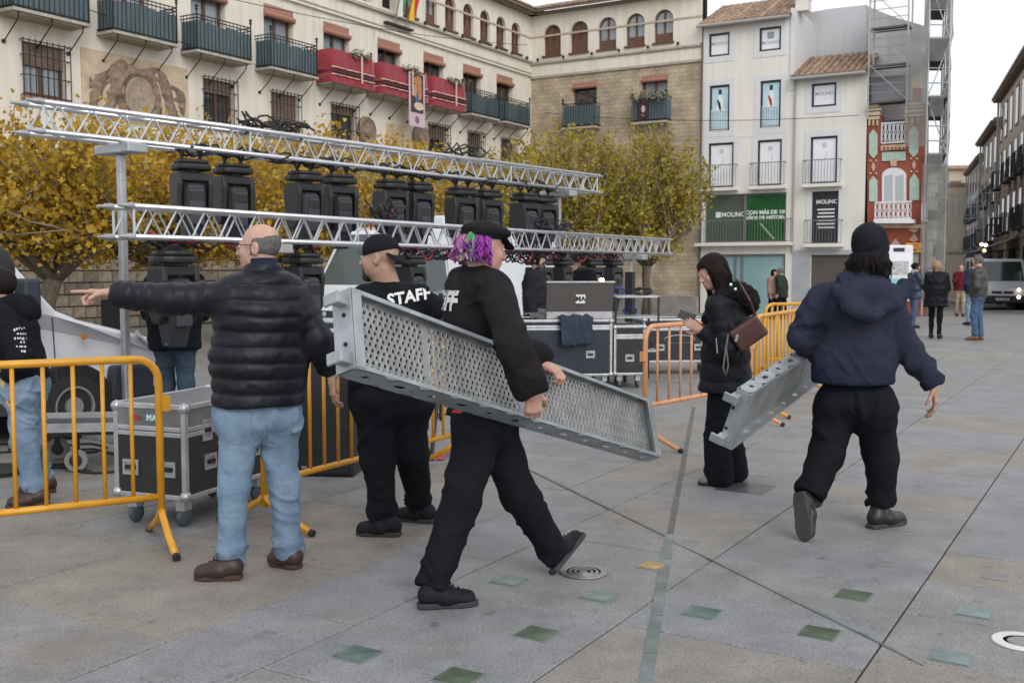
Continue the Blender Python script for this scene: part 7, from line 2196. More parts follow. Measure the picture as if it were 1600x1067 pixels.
    for s in 'LR':
        a = (J['an' + s] - J['kn' + s]).normalized(); e = J['an' + s] + a * p_.get('over', .02)
        bl = F_.block(np.array(e) - .13, np.array(e) + .13)
        g_ = (bl[1] - np.array(e)) @ np.array(a); near = np.linalg.norm(bl[1] - np.array(e), axis=-1) < .13
        F_.d[bl[0]] = np.where(near, np.maximum(F_.d[bl[0]], g_), F_.d[bl[0]])
    zt_ = p_.get('top', J['pel'].z + .1); F_.cut(Vector((0, 0, zt_)), (0, 0, 1))
    g2 = solid(p_.get('name', 'trousers'), F_, p_['mat'], root, off, bonesL, p_.get('amp', .012), S.get('seed', 1) + 9, None, 2, freq=18)
    if p_.get('pockets'):
        bvh = BVHTree.FromObject(g2, bpy.context.evaluated_depsgraph_get()) if False else None
    # ---------------- shoes
    f_ = S['shoes']
    for s in 'LR':
        if f_.get('off') and s in f_['off']: continue
        shoe(root, off, J['he' + s], J['to' + s], f_['mat'], f_['sole'], f_.get('h', .007 if h < .015 else .014), J['an' + s], f_.get('w', .048), f_.get('boot', 0), f_.get('name', 'shoe'), f_.get('lace'), J.get('fu' + s))
    return root, T, M, off, g1, g2, body
def hair_region(T_c, M, s, grow, keep, h, extra=None, noise_amp=.0, seed=1):
    """scalp shell: head grown by `grow`, kept where keep(x, y, z) in head axes is negative"""
    c = Vector(T_c); F_ = Field(*bounds([c], .24), h)
    head_field(F_, c, M, s, nose=False, ears=False, grow=grow, face=False)
    if extra: extra(F_, lambda x, y, z: np.array(c + M @ Vector((x, y, z)) * s))
    P = F_.block(F_.lo, F_.lo + F_.h * F_.n)[1]
    Lc = ((P - np.array(c)) @ np.array(M)) / s
    kf = keep(Lc[..., 0], Lc[..., 1], Lc[..., 2])
    if noise_amp: kf = kf + noise_amp * vnoise(Lc.reshape(-1, 3) * 60, seed).reshape(kf.shape)
    F_.d = np.maximum(F_.d, kf[:F_.n[0], :F_.n[1], :F_.n[2]].astype(np.float32))
    return F_
def strands(name, root, off, T, m, spec_, n, seed, r=.0016):
    """loose locks over the hair mass"""
    rs = random.Random(seed); k = MB()
    for i in range(n):
        a, b, c = spec_(rs)
        k.tube([Vector(T(*a)) - off, Vector(T(*b)) - off, Vector(T(*c)) - off], [r * 1.6, r * 1.4, r * .5], 4, cap=False)
    return obj(name, k, m, root, smooth=True)
def project_text(body_txt, size, garment, root, off, c, X, Z, N, m, name='lettering', offset=.004, spacing=1.05):
    me = text_mesh(body_txt, size, offset, spacing=spacing)
    bm = bmesh.new(); bm.from_mesh(me)
    bmesh.ops.triangulate(bm, faces=bm.faces)
    for _ in range(2): bmesh.ops.subdivide_edges(bm, edges=[e for e in bm.edges if e.calc_length() > size * .12], cuts=1)
    gm = garment.data
    bvh = BVHTree.FromPolygons([v.co for v in gm.vertices], [tuple(p.vertices) for p in gm.polygons])
    X = Vector(X).normalized(); Z = Vector(Z).normalized(); N = Vector(N).normalized(); c = Vector(c) - off
    dead = []
    for v in bm.verts:
        o = c + X * v.co.x + Z * v.co.y + N * .5
        hit = bvh.ray_cast(o, -N, 1.0)
        if hit[0] is None: dead.append(v); continue
        v.co = hit[0] + N * .003 + hit[1] * .002
    if dead: bmesh.ops.delete(bm, geom=dead, context='VERTS')
    bm.to_mesh(me); bm.free()
    return obj(name, me, m, garment)

# ---------------------------------------------------------------- the people themselves
def jp(Y0): return lambda x, y, d=0.0: at(x, y, Y0 + d)
def z_at(y, Y): return CH - (y - HZ) / F * Y
M_inkW = mat('print_white', (.7, .7, .7), .7)
F_denim = fabric('light_denim', (.13, .2, .3), var=.22, sc_=6, c2=(.24, .33, .43))
F_denimd = fabric('mid_denim', (.07, .12, .2), var=.25, sc_=5)
F_denimk = fabric('dark_denim', (.045, .07, .1), var=.25, sc_=5)
F_black = fabric('black_cotton', (.009, .01, .013))
F_blackw = fabric('worn_black_cotton', (.012, .011, .013), c2=(.019, .017, .018), sc_=4)
F_puff = mat('navy_black_nylon', (.007, .008, .014), .46, var=.25, vscale=6, spec=.28)
F_puffl = mat('black_nylon_coat', (.006, .007, .01), .55, var=.2, vscale=6, spec=.2)
F_navy = fabric('faded_navy_fleece', (.02, .024, .045), c2=(.035, .036, .058), sc_=3)
F_navyrib = fabric('navy_rib', (.02, .025, .048))
L_brown = mat('brown_leather', (.036, .018, .014), .5, var=.3, vscale=12)
L_tan = mat('tan_leather', (.2, .1, .05), .55, var=.3, vscale=12)
L_black = mat('black_leather', (.009, .01, .012), .42, var=.2, vscale=10)
L_blk2 = mat('black_trainer', (.009, .01, .013), .65, spec=.2, var=.4, vscale=20, bump=.02)
S_dark = mat('dark_sole', (.014, .014, .015), .75)
S_brown = mat('brown_sole', (.05, .028, .022), .7)
S_grey = mat('grey_sole', (.028, .03, .034), .75)
H_grey = mat('grey_hair', (.13, .125, .12), .7, var=.35, vscale=70, bump=.05, bscale=180, spec=.12)
H_dark = mat('dark_hair', (.014, .011, .01), .5, var=.3, vscale=60, bump=.05, bscale=160, spec=.12)
H_brown = mat('brown_hair', (.012, .0065, .007), .55, var=.4, vscale=50, bump=.05, bscale=160, spec=.12)
H_blond = mat('blond_hair', (.32, .22, .12), .6, var=.35, vscale=50, bump=.05, bscale=150, spec=.12)
H_purple = mat('purple_hair', (.26, .03, .3), .55, var=.4, vscale=40, bump=.05, bscale=140)
H_green = mat('green_hair', (.08, .3, .12), .55, var=.3)
H_blonde2 = mat('bleached_hair', (.5, .42, .32), .55, var=.3)
H_pinkl = mat('lilac_hair', (.42, .14, .36), .55, var=.3)
H_stub = mat('dark_stubble', (.03, .024, .022), .8, var=.3, vscale=90)
def relaxed(X, Z, thumb, c=(.35, .4, .45, .5), s=1.0): return dict(X=X, Z=Z, thumb=thumb, curl=c, s=s)

# ===== man pointing =====
j = jp(5.1)
J = dict(head=j(404, 388, .0), neck=j(414, 420, .0), shL=j(354, 464, -.09), shR=j(460, 470, .07), elL=j(262, 468, -.13), elR=j(495, 530, .08), wrL=j(172, 459, -.1), wrR=j(517, 576, .22),
         pel=j(403, 618, .0), hipL=j(374, 650, -.03), hipR=j(432, 650, .05), knL=j(366, 762, -.07), knR=j(443, 752, .06), anL=gnd(360, 900) + UP * .085, anR=gnd(452, 886) + UP * .085,
         heL=gnd(378, 904), toL=gnd(303, 904), heR=gnd(467, 889), toR=gnd(424, 880))
p2, T, M, off, g1, g2, body = person('man in a black quilted jacket and light jeans pointing left', J, dict(
    base=gnd(402, 896), skin=('fair', (.5, .3, .23)), face=(-.97, .22), pitch=.02, jaw=1.08, seed=2,
    top=dict(name='quilted_jacket', mat=F_puff, hem=z_at(635, 5.08), ws=(.165, .168, .168, .16), fl=1.36, rs=.094, arm=(.08, .072, .064), quilt=(.074, .016), amp=.005, collar=(.072, .075), collarmat=fabric('navy_collar', (.016, .024, .045)), neckz=.03),
    legs=dict(mat=F_denim, r=(.098, .074, .064), waist=.126, amp=.013, over=.045, stack=True),
    shoes=dict(mat=L_brown, sole=S_brown, lace=L_brown, w=.05),
    handL=dict(X=(-1, .0, .03), Z=(0, .25, 1), thumb=1, curl=(.03, 1.25, 1.35, 1.4), s=1.02, tcurl=.9), handR=None))
def keep(x, y, z): return np.maximum.reduce([z - .042 - .25 * np.maximum(-y, 0), -z - .07, y - .012 + .3 * np.maximum(z, 0) - .25 * np.maximum(-z, 0) * 0])
solid('hair', hair_region(J['head'], M, 1.0, .0035, keep, .0055, None, .006, 3), H_grey, p2, off)
k = MB(); tt = lambda x, y, z: Vector(T(x, y, z)) - off
for s in (-1, 1):
    k.tube([tt(s * .08, -.02, .016), tt(s * .079, .04, .014), tt(s * .066, .094, .012)], .0022, 5)
    k.tube([tt(s * .035 + .026 * math.cos(a * .5236), .104, .004 + .018 * math.sin(a * .5236)) for a in range(12)], .002, 5, closed=True)
k.tube([tt(-.01, .106, .008), tt(.01, .106, .008)], .0022, 5)
obj('spectacles', k, M_frame, p2)
gm = g2.data; bvh = BVHTree.FromPolygons([v.co for v in gm.vertices], [tuple(p.vertices) for p in gm.polygons])
for cx_ in (372, 437):
    k = MB(); nn_ = 6
    for jj in range(nn_ + 1):
        for ii in range(nn_ + 1):
            u_, w_ = ii / nn_ - .5, jj / nn_; px_, py_ = cx_ + u_ * 40 * (1 - .12 * w_), 645 + w_ * 44 + (6 * (1 - abs(u_) * 2) if jj == nn_ else 0)
            d = ray(px_, py_).normalized(); hit = bvh.ray_cast(at(px_, py_, 4.5) - off, d, 2)
            k.v.append(tuple((hit[0] if hit[0] is not None else at(px_, py_, 5.0) - off) - d * .005))
    for jj in range(nn_):
        for ii in range(nn_): k.f.append((jj * (nn_ + 1) + ii, jj * (nn_ + 1) + ii + 1, (jj + 1) * (nn_ + 1) + ii + 1, (jj + 1) * (nn_ + 1) + ii))
    obj('back_pocket', k, F_denim, g2, smooth=True)

# ===== staff man in a cap =====
j = jp(5.95)
J = dict(head=j(592, 404), neck=j(606, 446, .02), shL=j(568, 470, -.08), shR=j(655, 468, .07), elL=j(541, 546, -.1), elR=j(686, 484, .14), wrL=j(519, 594, -.12), wrR=j(662, 500, .36),
         pel=j(610, 606), hipL=j(588, 622, -.04), hipR=j(634, 622, .05), knL=j(590, 716, -.06), knR=j(643, 706, .06), anL=gnd(600, 834) + UP * .095, anR=gnd(656, 814) + UP * .095,
         heL=gnd(626, 837), toL=gnd(556, 834), heR=gnd(679, 817), toR=gnd(618, 810))
p4, T, M, off, g1, g2, body = person('stocky bearded man in a black staff T-shirt and backwards cap', J, dict(
    base=gnd(617, 826), skin=('olive', (.4, .24, .175)), face=(-.93, .3), pitch=.0, jaw=1.18, neckw=1.2, hs=1.04, bulk=1.15, farm=.04, seed=4,
    top=dict(name='t_shirt', mat=F_black, hem=z_at(600, 5.95), ws=(.2, .195, .175, .165), fl=1.16, rs=.095, arm=(.09, .082, .05), short=.72, amp=.011, neckz=.03),
    legs=dict(mat=F_black, r=(.122, .098, .066), waist=.16, amp=.013, over=.01, stack=True),
    shoes=dict(mat=L_blk2, sole=S_grey, lace=F_black, w=.053),
    handL=relaxed((.05, .05, -1), (-.9, -.4, 0), -1, (.35, .45, .5, .5)), handR=relaxed((-.3, 1, .1), (0, 0, 1), 1)))
project_text('STAFF', .088, g1, p4, off, at(639, 465, 5.8), Vector((.97, .2, .16)), Vector((-.1, 0, 1)), Vector((.1, -1, 0)), M_inkW, offset=.003)
def keep(x, y, z): return np.maximum.reduce([-(z - .03 + .22 * y)])
def ex(F_, TT): F_.ell(TT(0, -.01, .06), (.083, .1, .075), np.array(M), .02)
cap = solid('cap', hair_region(J['head'], M, 1.04, .012, keep, .006, ex), fabric('cap_black', (.013, .013, .016)), p4, off)
k = MB()
ring = [(math.sin(t) * .078, -.08 - math.cos(t) * .095) for t in np.linspace(-1.4, 1.4, 13)]
top_ = [Vector(T(x, y * 1.05, .02 + .62 * (y + .09) - 1.6 * x * x)) - off for x, y in ring]; inn = [Vector(T(x * .95, -.075 - .012 * math.cos(x * 18), .03)) - off for x, y in ring]
k.v += [tuple(p) for p in top_] + [tuple(p) for p in inn]
for i in range(12): k.f.append((i, i + 1, 14 + i, 13 + i))
o = obj('cap_brim', k, MATS['cap_black'], cap, smooth=True); sm = o.modifiers.new('s', 'SOLIDIFY'); sm.thickness = .006
def keep(x, y, z): return np.maximum.reduce([z + .035 - .45 * np.maximum(-(y - .03), 0) - .05 * (y > .07), -(y + .005)])
solid('beard', hair_region(J['head'], M, 1.04, .006, keep, .006, lambda F_, TT: F_.ell(TT(0, .066, -.098), (.034, .034, .03), np.array(M), .02), .004), H_stub, p4, off)
obj('earring', MB().lathe(Vector(T(-.088, -.012, -.04)) - off, [(0, -.006), (.006, 0), (0, .006)], 8), M_alu, p4)

# ===== purple-haired man walking with the long plank =====
j = jp(4.75)
J = dict(head=j(757, 389, .14), neck=j(744, 424, .15), shR=j(775, 454, -.02), shL=j(724, 446, .3), elR=j(806, 548, -.26), elL=j(800, 540, .4), wrR=j(832, 614, -.2), wrL=j(846, 568, .26),
         pel=j(752, 636, .22), hipR=j(750, 662, .08), hipL=j(766, 658, .26), knR=j(722, 778, .0), knL=j(810, 770, .24), anR=gnd(676, 945) + UP * .095, anL=at(866, 862, 5.1),
         heR=gnd(652, 950), toR=gnd(748, 944), heL=at(866, 897, 5.06), toL=at(914, 836, 5.32), fuL=Vector((-.75, -.1, .66)))
p5, T, M, off, g1, g2, body = person('purple-haired man in black walking with the long perforated plank', J, dict(
    base=gnd(740, 930), skin=('ruddy', (.48, .27, .21)), face=(.86, .5), pitch=-.12, seed=6,
    top=dict(name='sweatshirt', mat=F_blackw, hem=z_at(650, 4.9), ws=(.15, .145, .148, .148), fl=1.25, rs=.085, arm=(.08, .072, .064), amp=.014, collar=(.068, .05), neckz=.03),
    legs=dict(mat=F_black, r=(.112, .09, .072), waist=.135, amp=.011, over=.02),
    shoes=dict(mat=L_blk2, sole=S_grey, lace=F_black, w=.046),
    handR=dict(X=(.05, .25, -1), Z=(.2, -1, -.2), thumb=1, curl=(1.0, 1.05, 1.05, 1.1), s=1.02, tcurl=.6, spread=.6), handL=dict(X=(.75, -.25, -.35), Z=(.3, -.3, .9), thumb=1, curl=(.95, 1.0, 1.05, 1.1), s=1.02, tcurl=.5, spread=.6)))
Mc = M
def keep(x, y, z): return np.maximum.reduce([-(z - .045 - .1 * y)])
def ex(F_, TT):
    F_.ell(TT(0, .0, .082), (.102, .122, .04), np.array(Mc), .02)
cap = solid('flat_cap', hair_region(J['head'], M, 1.0, .012, keep, .006, ex), fabric('cap_wool', (.014, .014, .016), bump=.08, bscale=120), p5, off)
k = MB(); vis = [(math.sin(t) * .078, .085 + math.cos(t) * .062) for t in np.linspace(-1.45, 1.45, 13)]
k.v += [tuple(Vector(T(x, y, .047 - .35 * (y - .07) - 1.2 * x * x)) - off) for x, y in vis] + [tuple(Vector(T(x, .07, .06)) - off) for x, y in vis]
for i in range(12): k.f.append((i, i + 1, 14 + i, 13 + i))
o = obj('visor', k, MATS['cap_wool'], cap, smooth=True); sm = o.modifiers.new('s', 'SOLIDIFY'); sm.thickness = .007
def keep(x, y, z): return np.maximum.reduce([z - .06, y - .0 + .2 * z, -z - .075])
hr = solid('hair', hair_region(J['head'], M, 1.0, .012, keep, .006, None, .008), H_purple, p5, off)
for nm, m_, ang0, ang1, cnt_, sd, ztop in (('purple_lock', H_purple, .62, 1.5, 120, 1, .05), ('lilac_lock', H_pinkl, -1.4, .35, 130, 2, .05), ('bleached_lock', H_blonde2, .25, .62, 26, 3, .05), ('green_lock', H_green, .5, .85, 20, 4, .06), ('dark_purple_lock', mat('deep_purple_hair', (.1, .01, .13), .5), -.2, 1.5, 60, 7, .045)):
    def sp_(rs, a0=ang0, a1=ang1, zt=ztop):
        a = rs.uniform(a0, a1); x, y = math.sin(a) * .083, -.016 - math.cos(a) * .104
        z = rs.uniform(zt - .07, zt); dz = rs.uniform(.03, .07); k = 1 + .06 * rs.random(); sw = rs.gauss(0, .014)
        return (x, y, z), (x * 1.12 * k + sw, y * 1.1 * k + rs.gauss(0, .006), z - dz * .5), (x * 1.08 + sw * 1.8, y * 1.08 + rs.gauss(0, .012), z - dz)
    strands(nm, hr, off, T, m_, sp_, cnt_, sd, .0055 if nm != 'green_lock' else .005)
nb_ = Vector((-.86, -.5, 0)).normalized()
project_text('STAFF', .12, g1, p5, off, J['neck'] + nb_ * .1 - UP * .14 + Vector((-.08, .09, 0)), Vector((.5, -.86, 0)), UP, nb_, M_inkW, offset=.006)
obj('pocket_tag', MB().frame_box(at(716, 643, 4.74) - off, Vector((1, 0, -.1)).normalized(), Vector((0, 1, 0)), Vector((.1, 0, 1)).normalized(), (.055, .012, .012)), mat('red_tag', (.5, .03, .05), .6), p5)

# the plank he carries: near end up at the left, far end low at the right
wh = Vector((.1, .66, .74))
A_ = at(541, 516, 3.98); B_ = at(1014, 672, 5.75)
pk1, pu, pw, pn, pL = plank(A_, B_, wh, 'long perforated steel plank carried by the purple-haired man')

# ===== woman with phone =====
j = jp(7.25)
J = dict(head=j(1112, 425, -.02), neck=j(1132, 462, .02), shL=j(1120, 480, -.16), shR=j(1152, 478, .17), elL=j(1136, 548, -.2), elR=j(1138, 545, .16), wrL=j(1096, 516, -.1), wrR=j(1094, 512, .08),
         pel=j(1134, 590), hipL=j(1128, 600, -.07), hipR=j(1138, 600, .07), knL=j(1121, 680, -.06), knR=j(1141, 680, .08), anL=gnd(1124, 758) + UP * .07, anR=gnd(1147, 751) + UP * .07,
         heL=gnd(1138, 759), toL=gnd(1090, 757), heR=gnd(1160, 752), toR=gnd(1116, 750))
p8, T, M, off, g1, g2, body = person('dark-haired woman in a long black padded coat looking at her phone', J, dict(
    base=gnd(1130, 755), skin=('fair', (.5, .3, .23)), face=(-.95, -.3), pitch=-.42, hs=.95, seed=8,
    top=dict(name='padded_coat', mat=F_puffl, hem=z_at(611, 7.25), ws=(.185, .15, .15, .14), fl=1.2, rs=.085, arm=(.078, .07, .056), quilt=(.125, .011), amp=.009, neckz=.03),
    legs=dict(mat=F_black, r=(.092, .085, .1), waist=.1, amp=.012, over=.055, top=z_at(590, 7.25)),
    shoes=dict(mat=mat('pale_shoe', (.2, .18, .15), .6), sole=S_dark, w=.042),
    handL=relaxed((-.8, .15, .5), (-.3, -.9, .1), 1, (.5, .55, .6, .6), .9), handR=relaxed((-.8, -.1, .5), (.2, .9, .1), -1, (.5, .55, .6, .6), .9)))
def hk(F_, TT):
    F_.ell(TT(0, -.03, .02), (.09, .1, .1), np.array(M), .03)
    for s in (-1, 1):
        F_.cone(TT(s * .075, -.01, .0), TT(s * .08, .03, -.17), .036, .026, .03); F_.cone(TT(s * .055, -.06, -.05), TT(s * .06, -.03, -.2), .045, .03, .04)
    F_.cone(TT(-.055, .05, .065), TT(-.085, .02, -.06), .02, .016, .02); F_.cone(TT(.055, .05, .065), TT(.085, .02, -.06), .018, .014, .02)
def keep(x, y, z): return np.maximum(-(.048 - np.abs(x) + 0 * z) * 0 - 1, np.maximum(y - .105, np.where((np.abs(x) < .064) & (z < .058), y - .0, -1)))
solid('hair', hair_region(J['head'], M, .95, .012, keep, .006, hk, .004), H_brown, p8, off, None, 0)
def sp_(rs):
    s = rs.choice((-1, 1)); x = s * rs.uniform(.04, .1); y = rs.uniform(-.1, .045); return (x * .8, y * .9, rs.uniform(.02, .09)), (x * 1.05, y + rs.gauss(0, .006), -.06), (x * .95 + rs.gauss(0, .008), y * .8 + .01 + rs.gauss(0, .008), rs.uniform(-.2, -.16))
strands('hair_strands', p8, off, T, H_brown, sp_, 420, 5, .003)
# fur-trimmed hood lying on the shoulders
F_ = Field(*bounds([J['neck']], .3), .009)
F_.cone(J['neck'] + Vector((-.05, -.11, .0)), J['neck'] + Vector((.1, -.06, .03)), .05, .06, .03); F_.cone(J['neck'] + Vector((.1, -.06, .03)), J['neck'] + Vector((.1, .1, .03)), .06, .06, .03); F_.cone(J['neck'] + Vector((.1, .1, .03)), J['neck'] + Vector((-.04, .12, .0)), .06, .05, .03)
F_.ell(np.array(J['neck'] + Vector((.15, 0, -.04))), (.09, .13, .1), None, .04)
v, q = F_.mesh(); v = v + vnormals(v, q) * (vnoise(v * 60, 3) * .012)[:, None]
obj('fur_hood', np_mesh('fur_hood', v - np.array(off), q), fabric('black_fur', (.012, .012, .014), bump=.3, bscale=120), p8)
for x, y in ((1142, 445), (1149, 452)): obj('stud', MB().lathe(at(x, y, 6.98) - off, [(.012, 0), (.01, .006), (0, .008)], 8, Vector((1, 0, 0)), UP, Vector((0, -1, 0))), M_alu, p8)
obj('zip_pull', MB().tube([at(1119, 528, 6.98) - off, at(1121, 552, 6.98) - off], .004, 5), M_alu, p8)
ph = empty('phone', at(1073, 494, 7.22), 0, 'dark smartphone held up in the woman\'s hands', 'phone')
Rp = Matrix.Rotation(R(-35), 3, 'Y') @ Matrix.Rotation(R(0), 3, 'X')
obj('case', MB().box((0, 0, 0), (.12, .009, .062), Matrix.Rotation(R(20), 3, 'Y')), mat('phone_case', (.1, .05, .05), .4), ph, bevel=.003)
obj('screen', MB().box((.0, -.0055, .0), (.11, .002, .054), Matrix.Rotation(R(20), 3, 'Y')), M_glass, ph)
bag = empty('shoulder_bag', at(1168, 548, 7.0), 0, 'brown leather bag with a wrist strap at the woman\'s hip', 'bag')
bo = bag.location
L_bag = mat('bag_leather', (.075, .03, .024), .5, var=.2, vscale=15)
bp = [at(x, y, 7.0) - bo for x, y in ((1137, 520), (1180, 491), (1201, 520), (1157, 551))]
k = MB(); k.v += [tuple(p + Vector((0, -.04, 0))) for p in bp] + [tuple(p + Vector((0, .05, 0))) for p in bp]
k.f += [(0, 1, 2, 3), (7, 6, 5, 4), (0, 4, 5, 1), (1, 5, 6, 2), (2, 6, 7, 3), (3, 7, 4, 0)]
obj('pouch', k, L_bag, bag, bevel=.02, seg=3)
obj('clasp', MB().box(at(1151, 528, 6.955) - bo, (.018, .008, .05), Matrix.Rotation(R(15), 3, 'Y')), M_alu, bag)
obj('shoulder_strap', MB().tube([at(1180, 493, 7.0) - bo, at(1172, 470, 6.95) - bo, at(1155, 440, 7.02) - bo, at(1150, 436, 7.2) - bo], .008, 6), L_bag, bag)
obj('wrist_strap', MB().tube([at(1138, 522, 6.96) - bo, at(1134, 545, 6.95) - bo, at(1130, 575, 6.95) - bo, at(1134, 586, 6.95) - bo, at(1138, 572, 6.95) - bo, at(1135, 545, 6.95) - bo], .006, 6), mat('grey_strap', (.16, .14, .15), .6), bag)

# ===== man in a beanie carrying the second plank =====
j = jp(5.95)
J = dict(head=j(1362, 393, .06), neck=j(1344, 432, .0), shL=j(1285, 470, .02), shR=j(1388, 472, -.02), elL=j(1250, 528, .04), elR=j(1421, 545, -.06), wrL=j(1292, 560, .26), wrR=j(1459, 604, -.12),
         pel=j(1332, 612, .02), hipL=j(1307, 636, .03), hipR=j(1364, 636, -.02), knL=j(1290, 712, .0), knR=j(1377, 712, .04), anL=at(1262, 778, 5.86), anR=gnd(1375, 822) + UP * .11,
         heL=at(1247, 768, 5.78), toL=gnd(1258, 848) + UP * .012, heR=gnd(1358, 826), toR=gnd(1414, 816), fuL=Vector((.55, .75, .25)))
p9, T, M, off, g1, g2, body = person('bearded man in a faded navy hoodie and beanie walking away', J, dict(
    base=gnd(1340, 830), skin=('tan', (.37, .215, .155)), face=(.62, .78), pitch=-.05, hs=1.05, seed=10, bulk=1.15,
    top=dict(name='hooded_sweatshirt', mat=F_navy, hem=z_at(597, 5.9), ws=(.185, .18, .168, .155), fl=1.2, rs=.088, arm=(.082, .072, .058), amp=.017, cuff=F_navyrib, neckz=.03, band=(z_at(600, 5.9), z_at(574, 5.9), .189), bandmat=F_navyrib),
    legs=dict(mat=F_black, r=(.118, .094, .07), waist=.134, amp=.014, over=-.02, stack=True),
    shoes=dict(mat=L_black, sole=mat('worn_sole', (.045, .042, .04), .8, var=.3, vscale=15), w=.052, boot=.1, name='boot'),
    handR=relaxed((.06, -.1, -1), (.9, -.3, .1), -1, (.4, .45, .5, .5), 1.05), handL=relaxed((.3, -.4, -.8), (-.9, -.3, 0), 1, (.6, .6, .6, .6))))
def keep(x, y, z): return np.maximum.reduce([-(z + .012 - .35 * y)])
def ex(F_, TT): F_.ell(TT(.0, -.055, .072), (.09, .1, .084), np.array(M), .03)
bn = hair_region(J['head'], M, 1.05, .017, keep, .0065, ex); solid('beanie', bn, fabric('beanie_knit', (.018, .019, .026), bump=.15, bscale=150), p9, off, [(J['head'], J['head'] + UP * .2)], .006, 4)
prof = []
c = J['head'] - off; ax_ = (M @ Vector((0, -.33, 1))).normalized(); X_ = M @ Vector((1, 0, 0)); Y_ = ax_.cross(X_)
obj('beanie_cuff', MB().lathe(c + M @ Vector((0, -.018, -.008)), [(.09, -.022), (.096, -.018), (.099, .015), (.096, .03), (.086, .03)], 32, X_, Y_, ax_, .95, 1.17), MATS['beanie_knit'], p9, smooth=True)
def keep(x, y, z): return np.maximum.reduce([z + .01, y - .03, -z - .15])
def ex(F_, TT):
    for x_ in (-.07, -.03, .03, .075): F_.cone(TT(x_, -.07 + abs(x_) * .4, -.02), TT(x_ * 1.25, -.085 + abs(x_) * .5, -.13), .035, .025, .02)
hr = solid('hair', hair_region(J['head'], M, 1.05, .012, keep, .0065, ex, .01), H_dark, p9, off, None, 0)
def sp_(rs):
    a = rs.uniform(-1.7, 1.7); x, y = math.sin(a) * .085, -.02 - math.cos(a) * .1
    return (x, y, -.02), (x * 1.25 + rs.gauss(0, .01), y * 1.15 + rs.gauss(0, .01), -.07), (x * 1.2 + rs.gauss(0, .018), y * 1.15 + rs.gauss(0, .018), rs.uniform(-.15, -.1))
strands('curls', hr, off, T, H_dark, sp_, 420, 8, .0019)
def keep(x, y, z): return np.maximum.reduce([z + .03, -(y - .01), -z - .17])
solid('beard', hair_region(J['head'], M, 1.05, .012, keep, .007, lambda F_, TT: F_.ell(TT(0, .06, -.11), (.05, .045, .055), np.array(M), .02), .006), H_dark, p9, off)
F_ = Field(*bounds([J['neck']], .36), .01)
nk = J['neck']
hp = [at(1306, 452, 5.86), at(1330, 478, 5.72), at(1362, 492, 5.68), at(1394, 474, 5.72), at(1412, 446, 5.88)]
for a, b in zip(hp[:-1], hp[1:]): F_.cone(a, b, .032, .036, .03)
F_.ell(np.array(at(1356, 458, 5.78)), (.17, .075, .085), None, .05)
F_.ell(np.array(at(1352, 440, 5.95)), (.135, .12, .05), None, .04)
solid('hood', F_, F_navy, p9, off, [(hp[0], hp[4])], .012, 12, None, 2)
wh2 = Vector((-.1, .62, .78))
A2 = at(1141, 652, 5.42); B2 = at(1345, 510, 7.4)
def plank_down(P, Q, label):
    u = (Q - P).normalized()
    w_ = Vector((.15, -.42, .9))
    return plank(P, Q, w_, label, width=.33, depth_in=.062, flange=.075)
plank_down(A2, B2, 'second perforated plank under the beanie man\'s left arm')

# ===== man in a black hoodie at the left edge =====
j = jp(6.65)
J = dict(head=j(-4, 448), neck=j(8, 480, .03), shL=j(2, 498, -.17), shR=j(24, 496, .18), elL=j(34, 560, -.24), elR=j(20, 560, .2), wrL=j(10, 596, -.18), wrR=j(-10, 590, .15),
         pel=j(36, 596), hipL=j(32, 606, -.09), hipR=j(44, 606, .09), knL=j(38, 690, -.07), knR=j(52, 690, .12), anL=gnd(56, 788) + UP * .09, anR=gnd(66, 768) + UP * .09,
         heL=gnd(78, 788), toL=gnd(8, 794), heR=gnd(88, 768), toR=gnd(28, 772))
p1, T, M, off, g1, g2, body = person('man in a black hoodie, light jeans and yellow gloves at the left edge', J, dict(
    base=gnd(45, 785), skin=('olive', (.4, .24, .175)), face=(-1, .1), seed=12,
    top=dict(name='hooded_sweatshirt', mat=F_black, hem=z_at(590, 6.6), ws=(.165, .155, .155, .15), fl=1.25, rs=.09, arm=(.082, .074, .058), amp=.013, neckz=.04),
    legs=dict(mat=F_denim, r=(.098, .076, .064), waist=.13, amp=.012, over=.02, stack=True), shoes=dict(mat=L_brown, sole=S_brown, lace=L_brown, w=.048), handL=None, handR=None))
def keep(x, y, z): return np.maximum.reduce([np.where(y > .045, .06 - z, -z - .06), y - .085])
solid('hair', hair_region(J['head'], M, 1.0, .013, keep, .006, None, .008), H_dark, p1, off, None, 0)
F_ = Field(*bounds([J['neck']], .3), .01)
for a, b in (((-.05, -.13, .0), (.1, -.09, .03)), ((.1, -.09, .03), (.1, .1, .03)), ((.1, .1, .03), (-.05, .13, 0))): F_.cone(J['neck'] + Vector(a), J['neck'] + Vector(b), .045, .045, .03)
F_.ell(np.array(J['neck'] + Vector((.13, 0, -.03))), (.07, .13, .08), None, .04)
solid('hood', F_, F_black, p1, off, [(J['neck'] + Vector((0, -.1, 0)), J['neck'] + Vector((0, .1, 0)))], .008, 3)
gm = g1.data; bvh = BVHTree.FromPolygons([v.co for v in gm.vertices], [tuple(p.vertices) for p in gm.polygons])
k = MB()
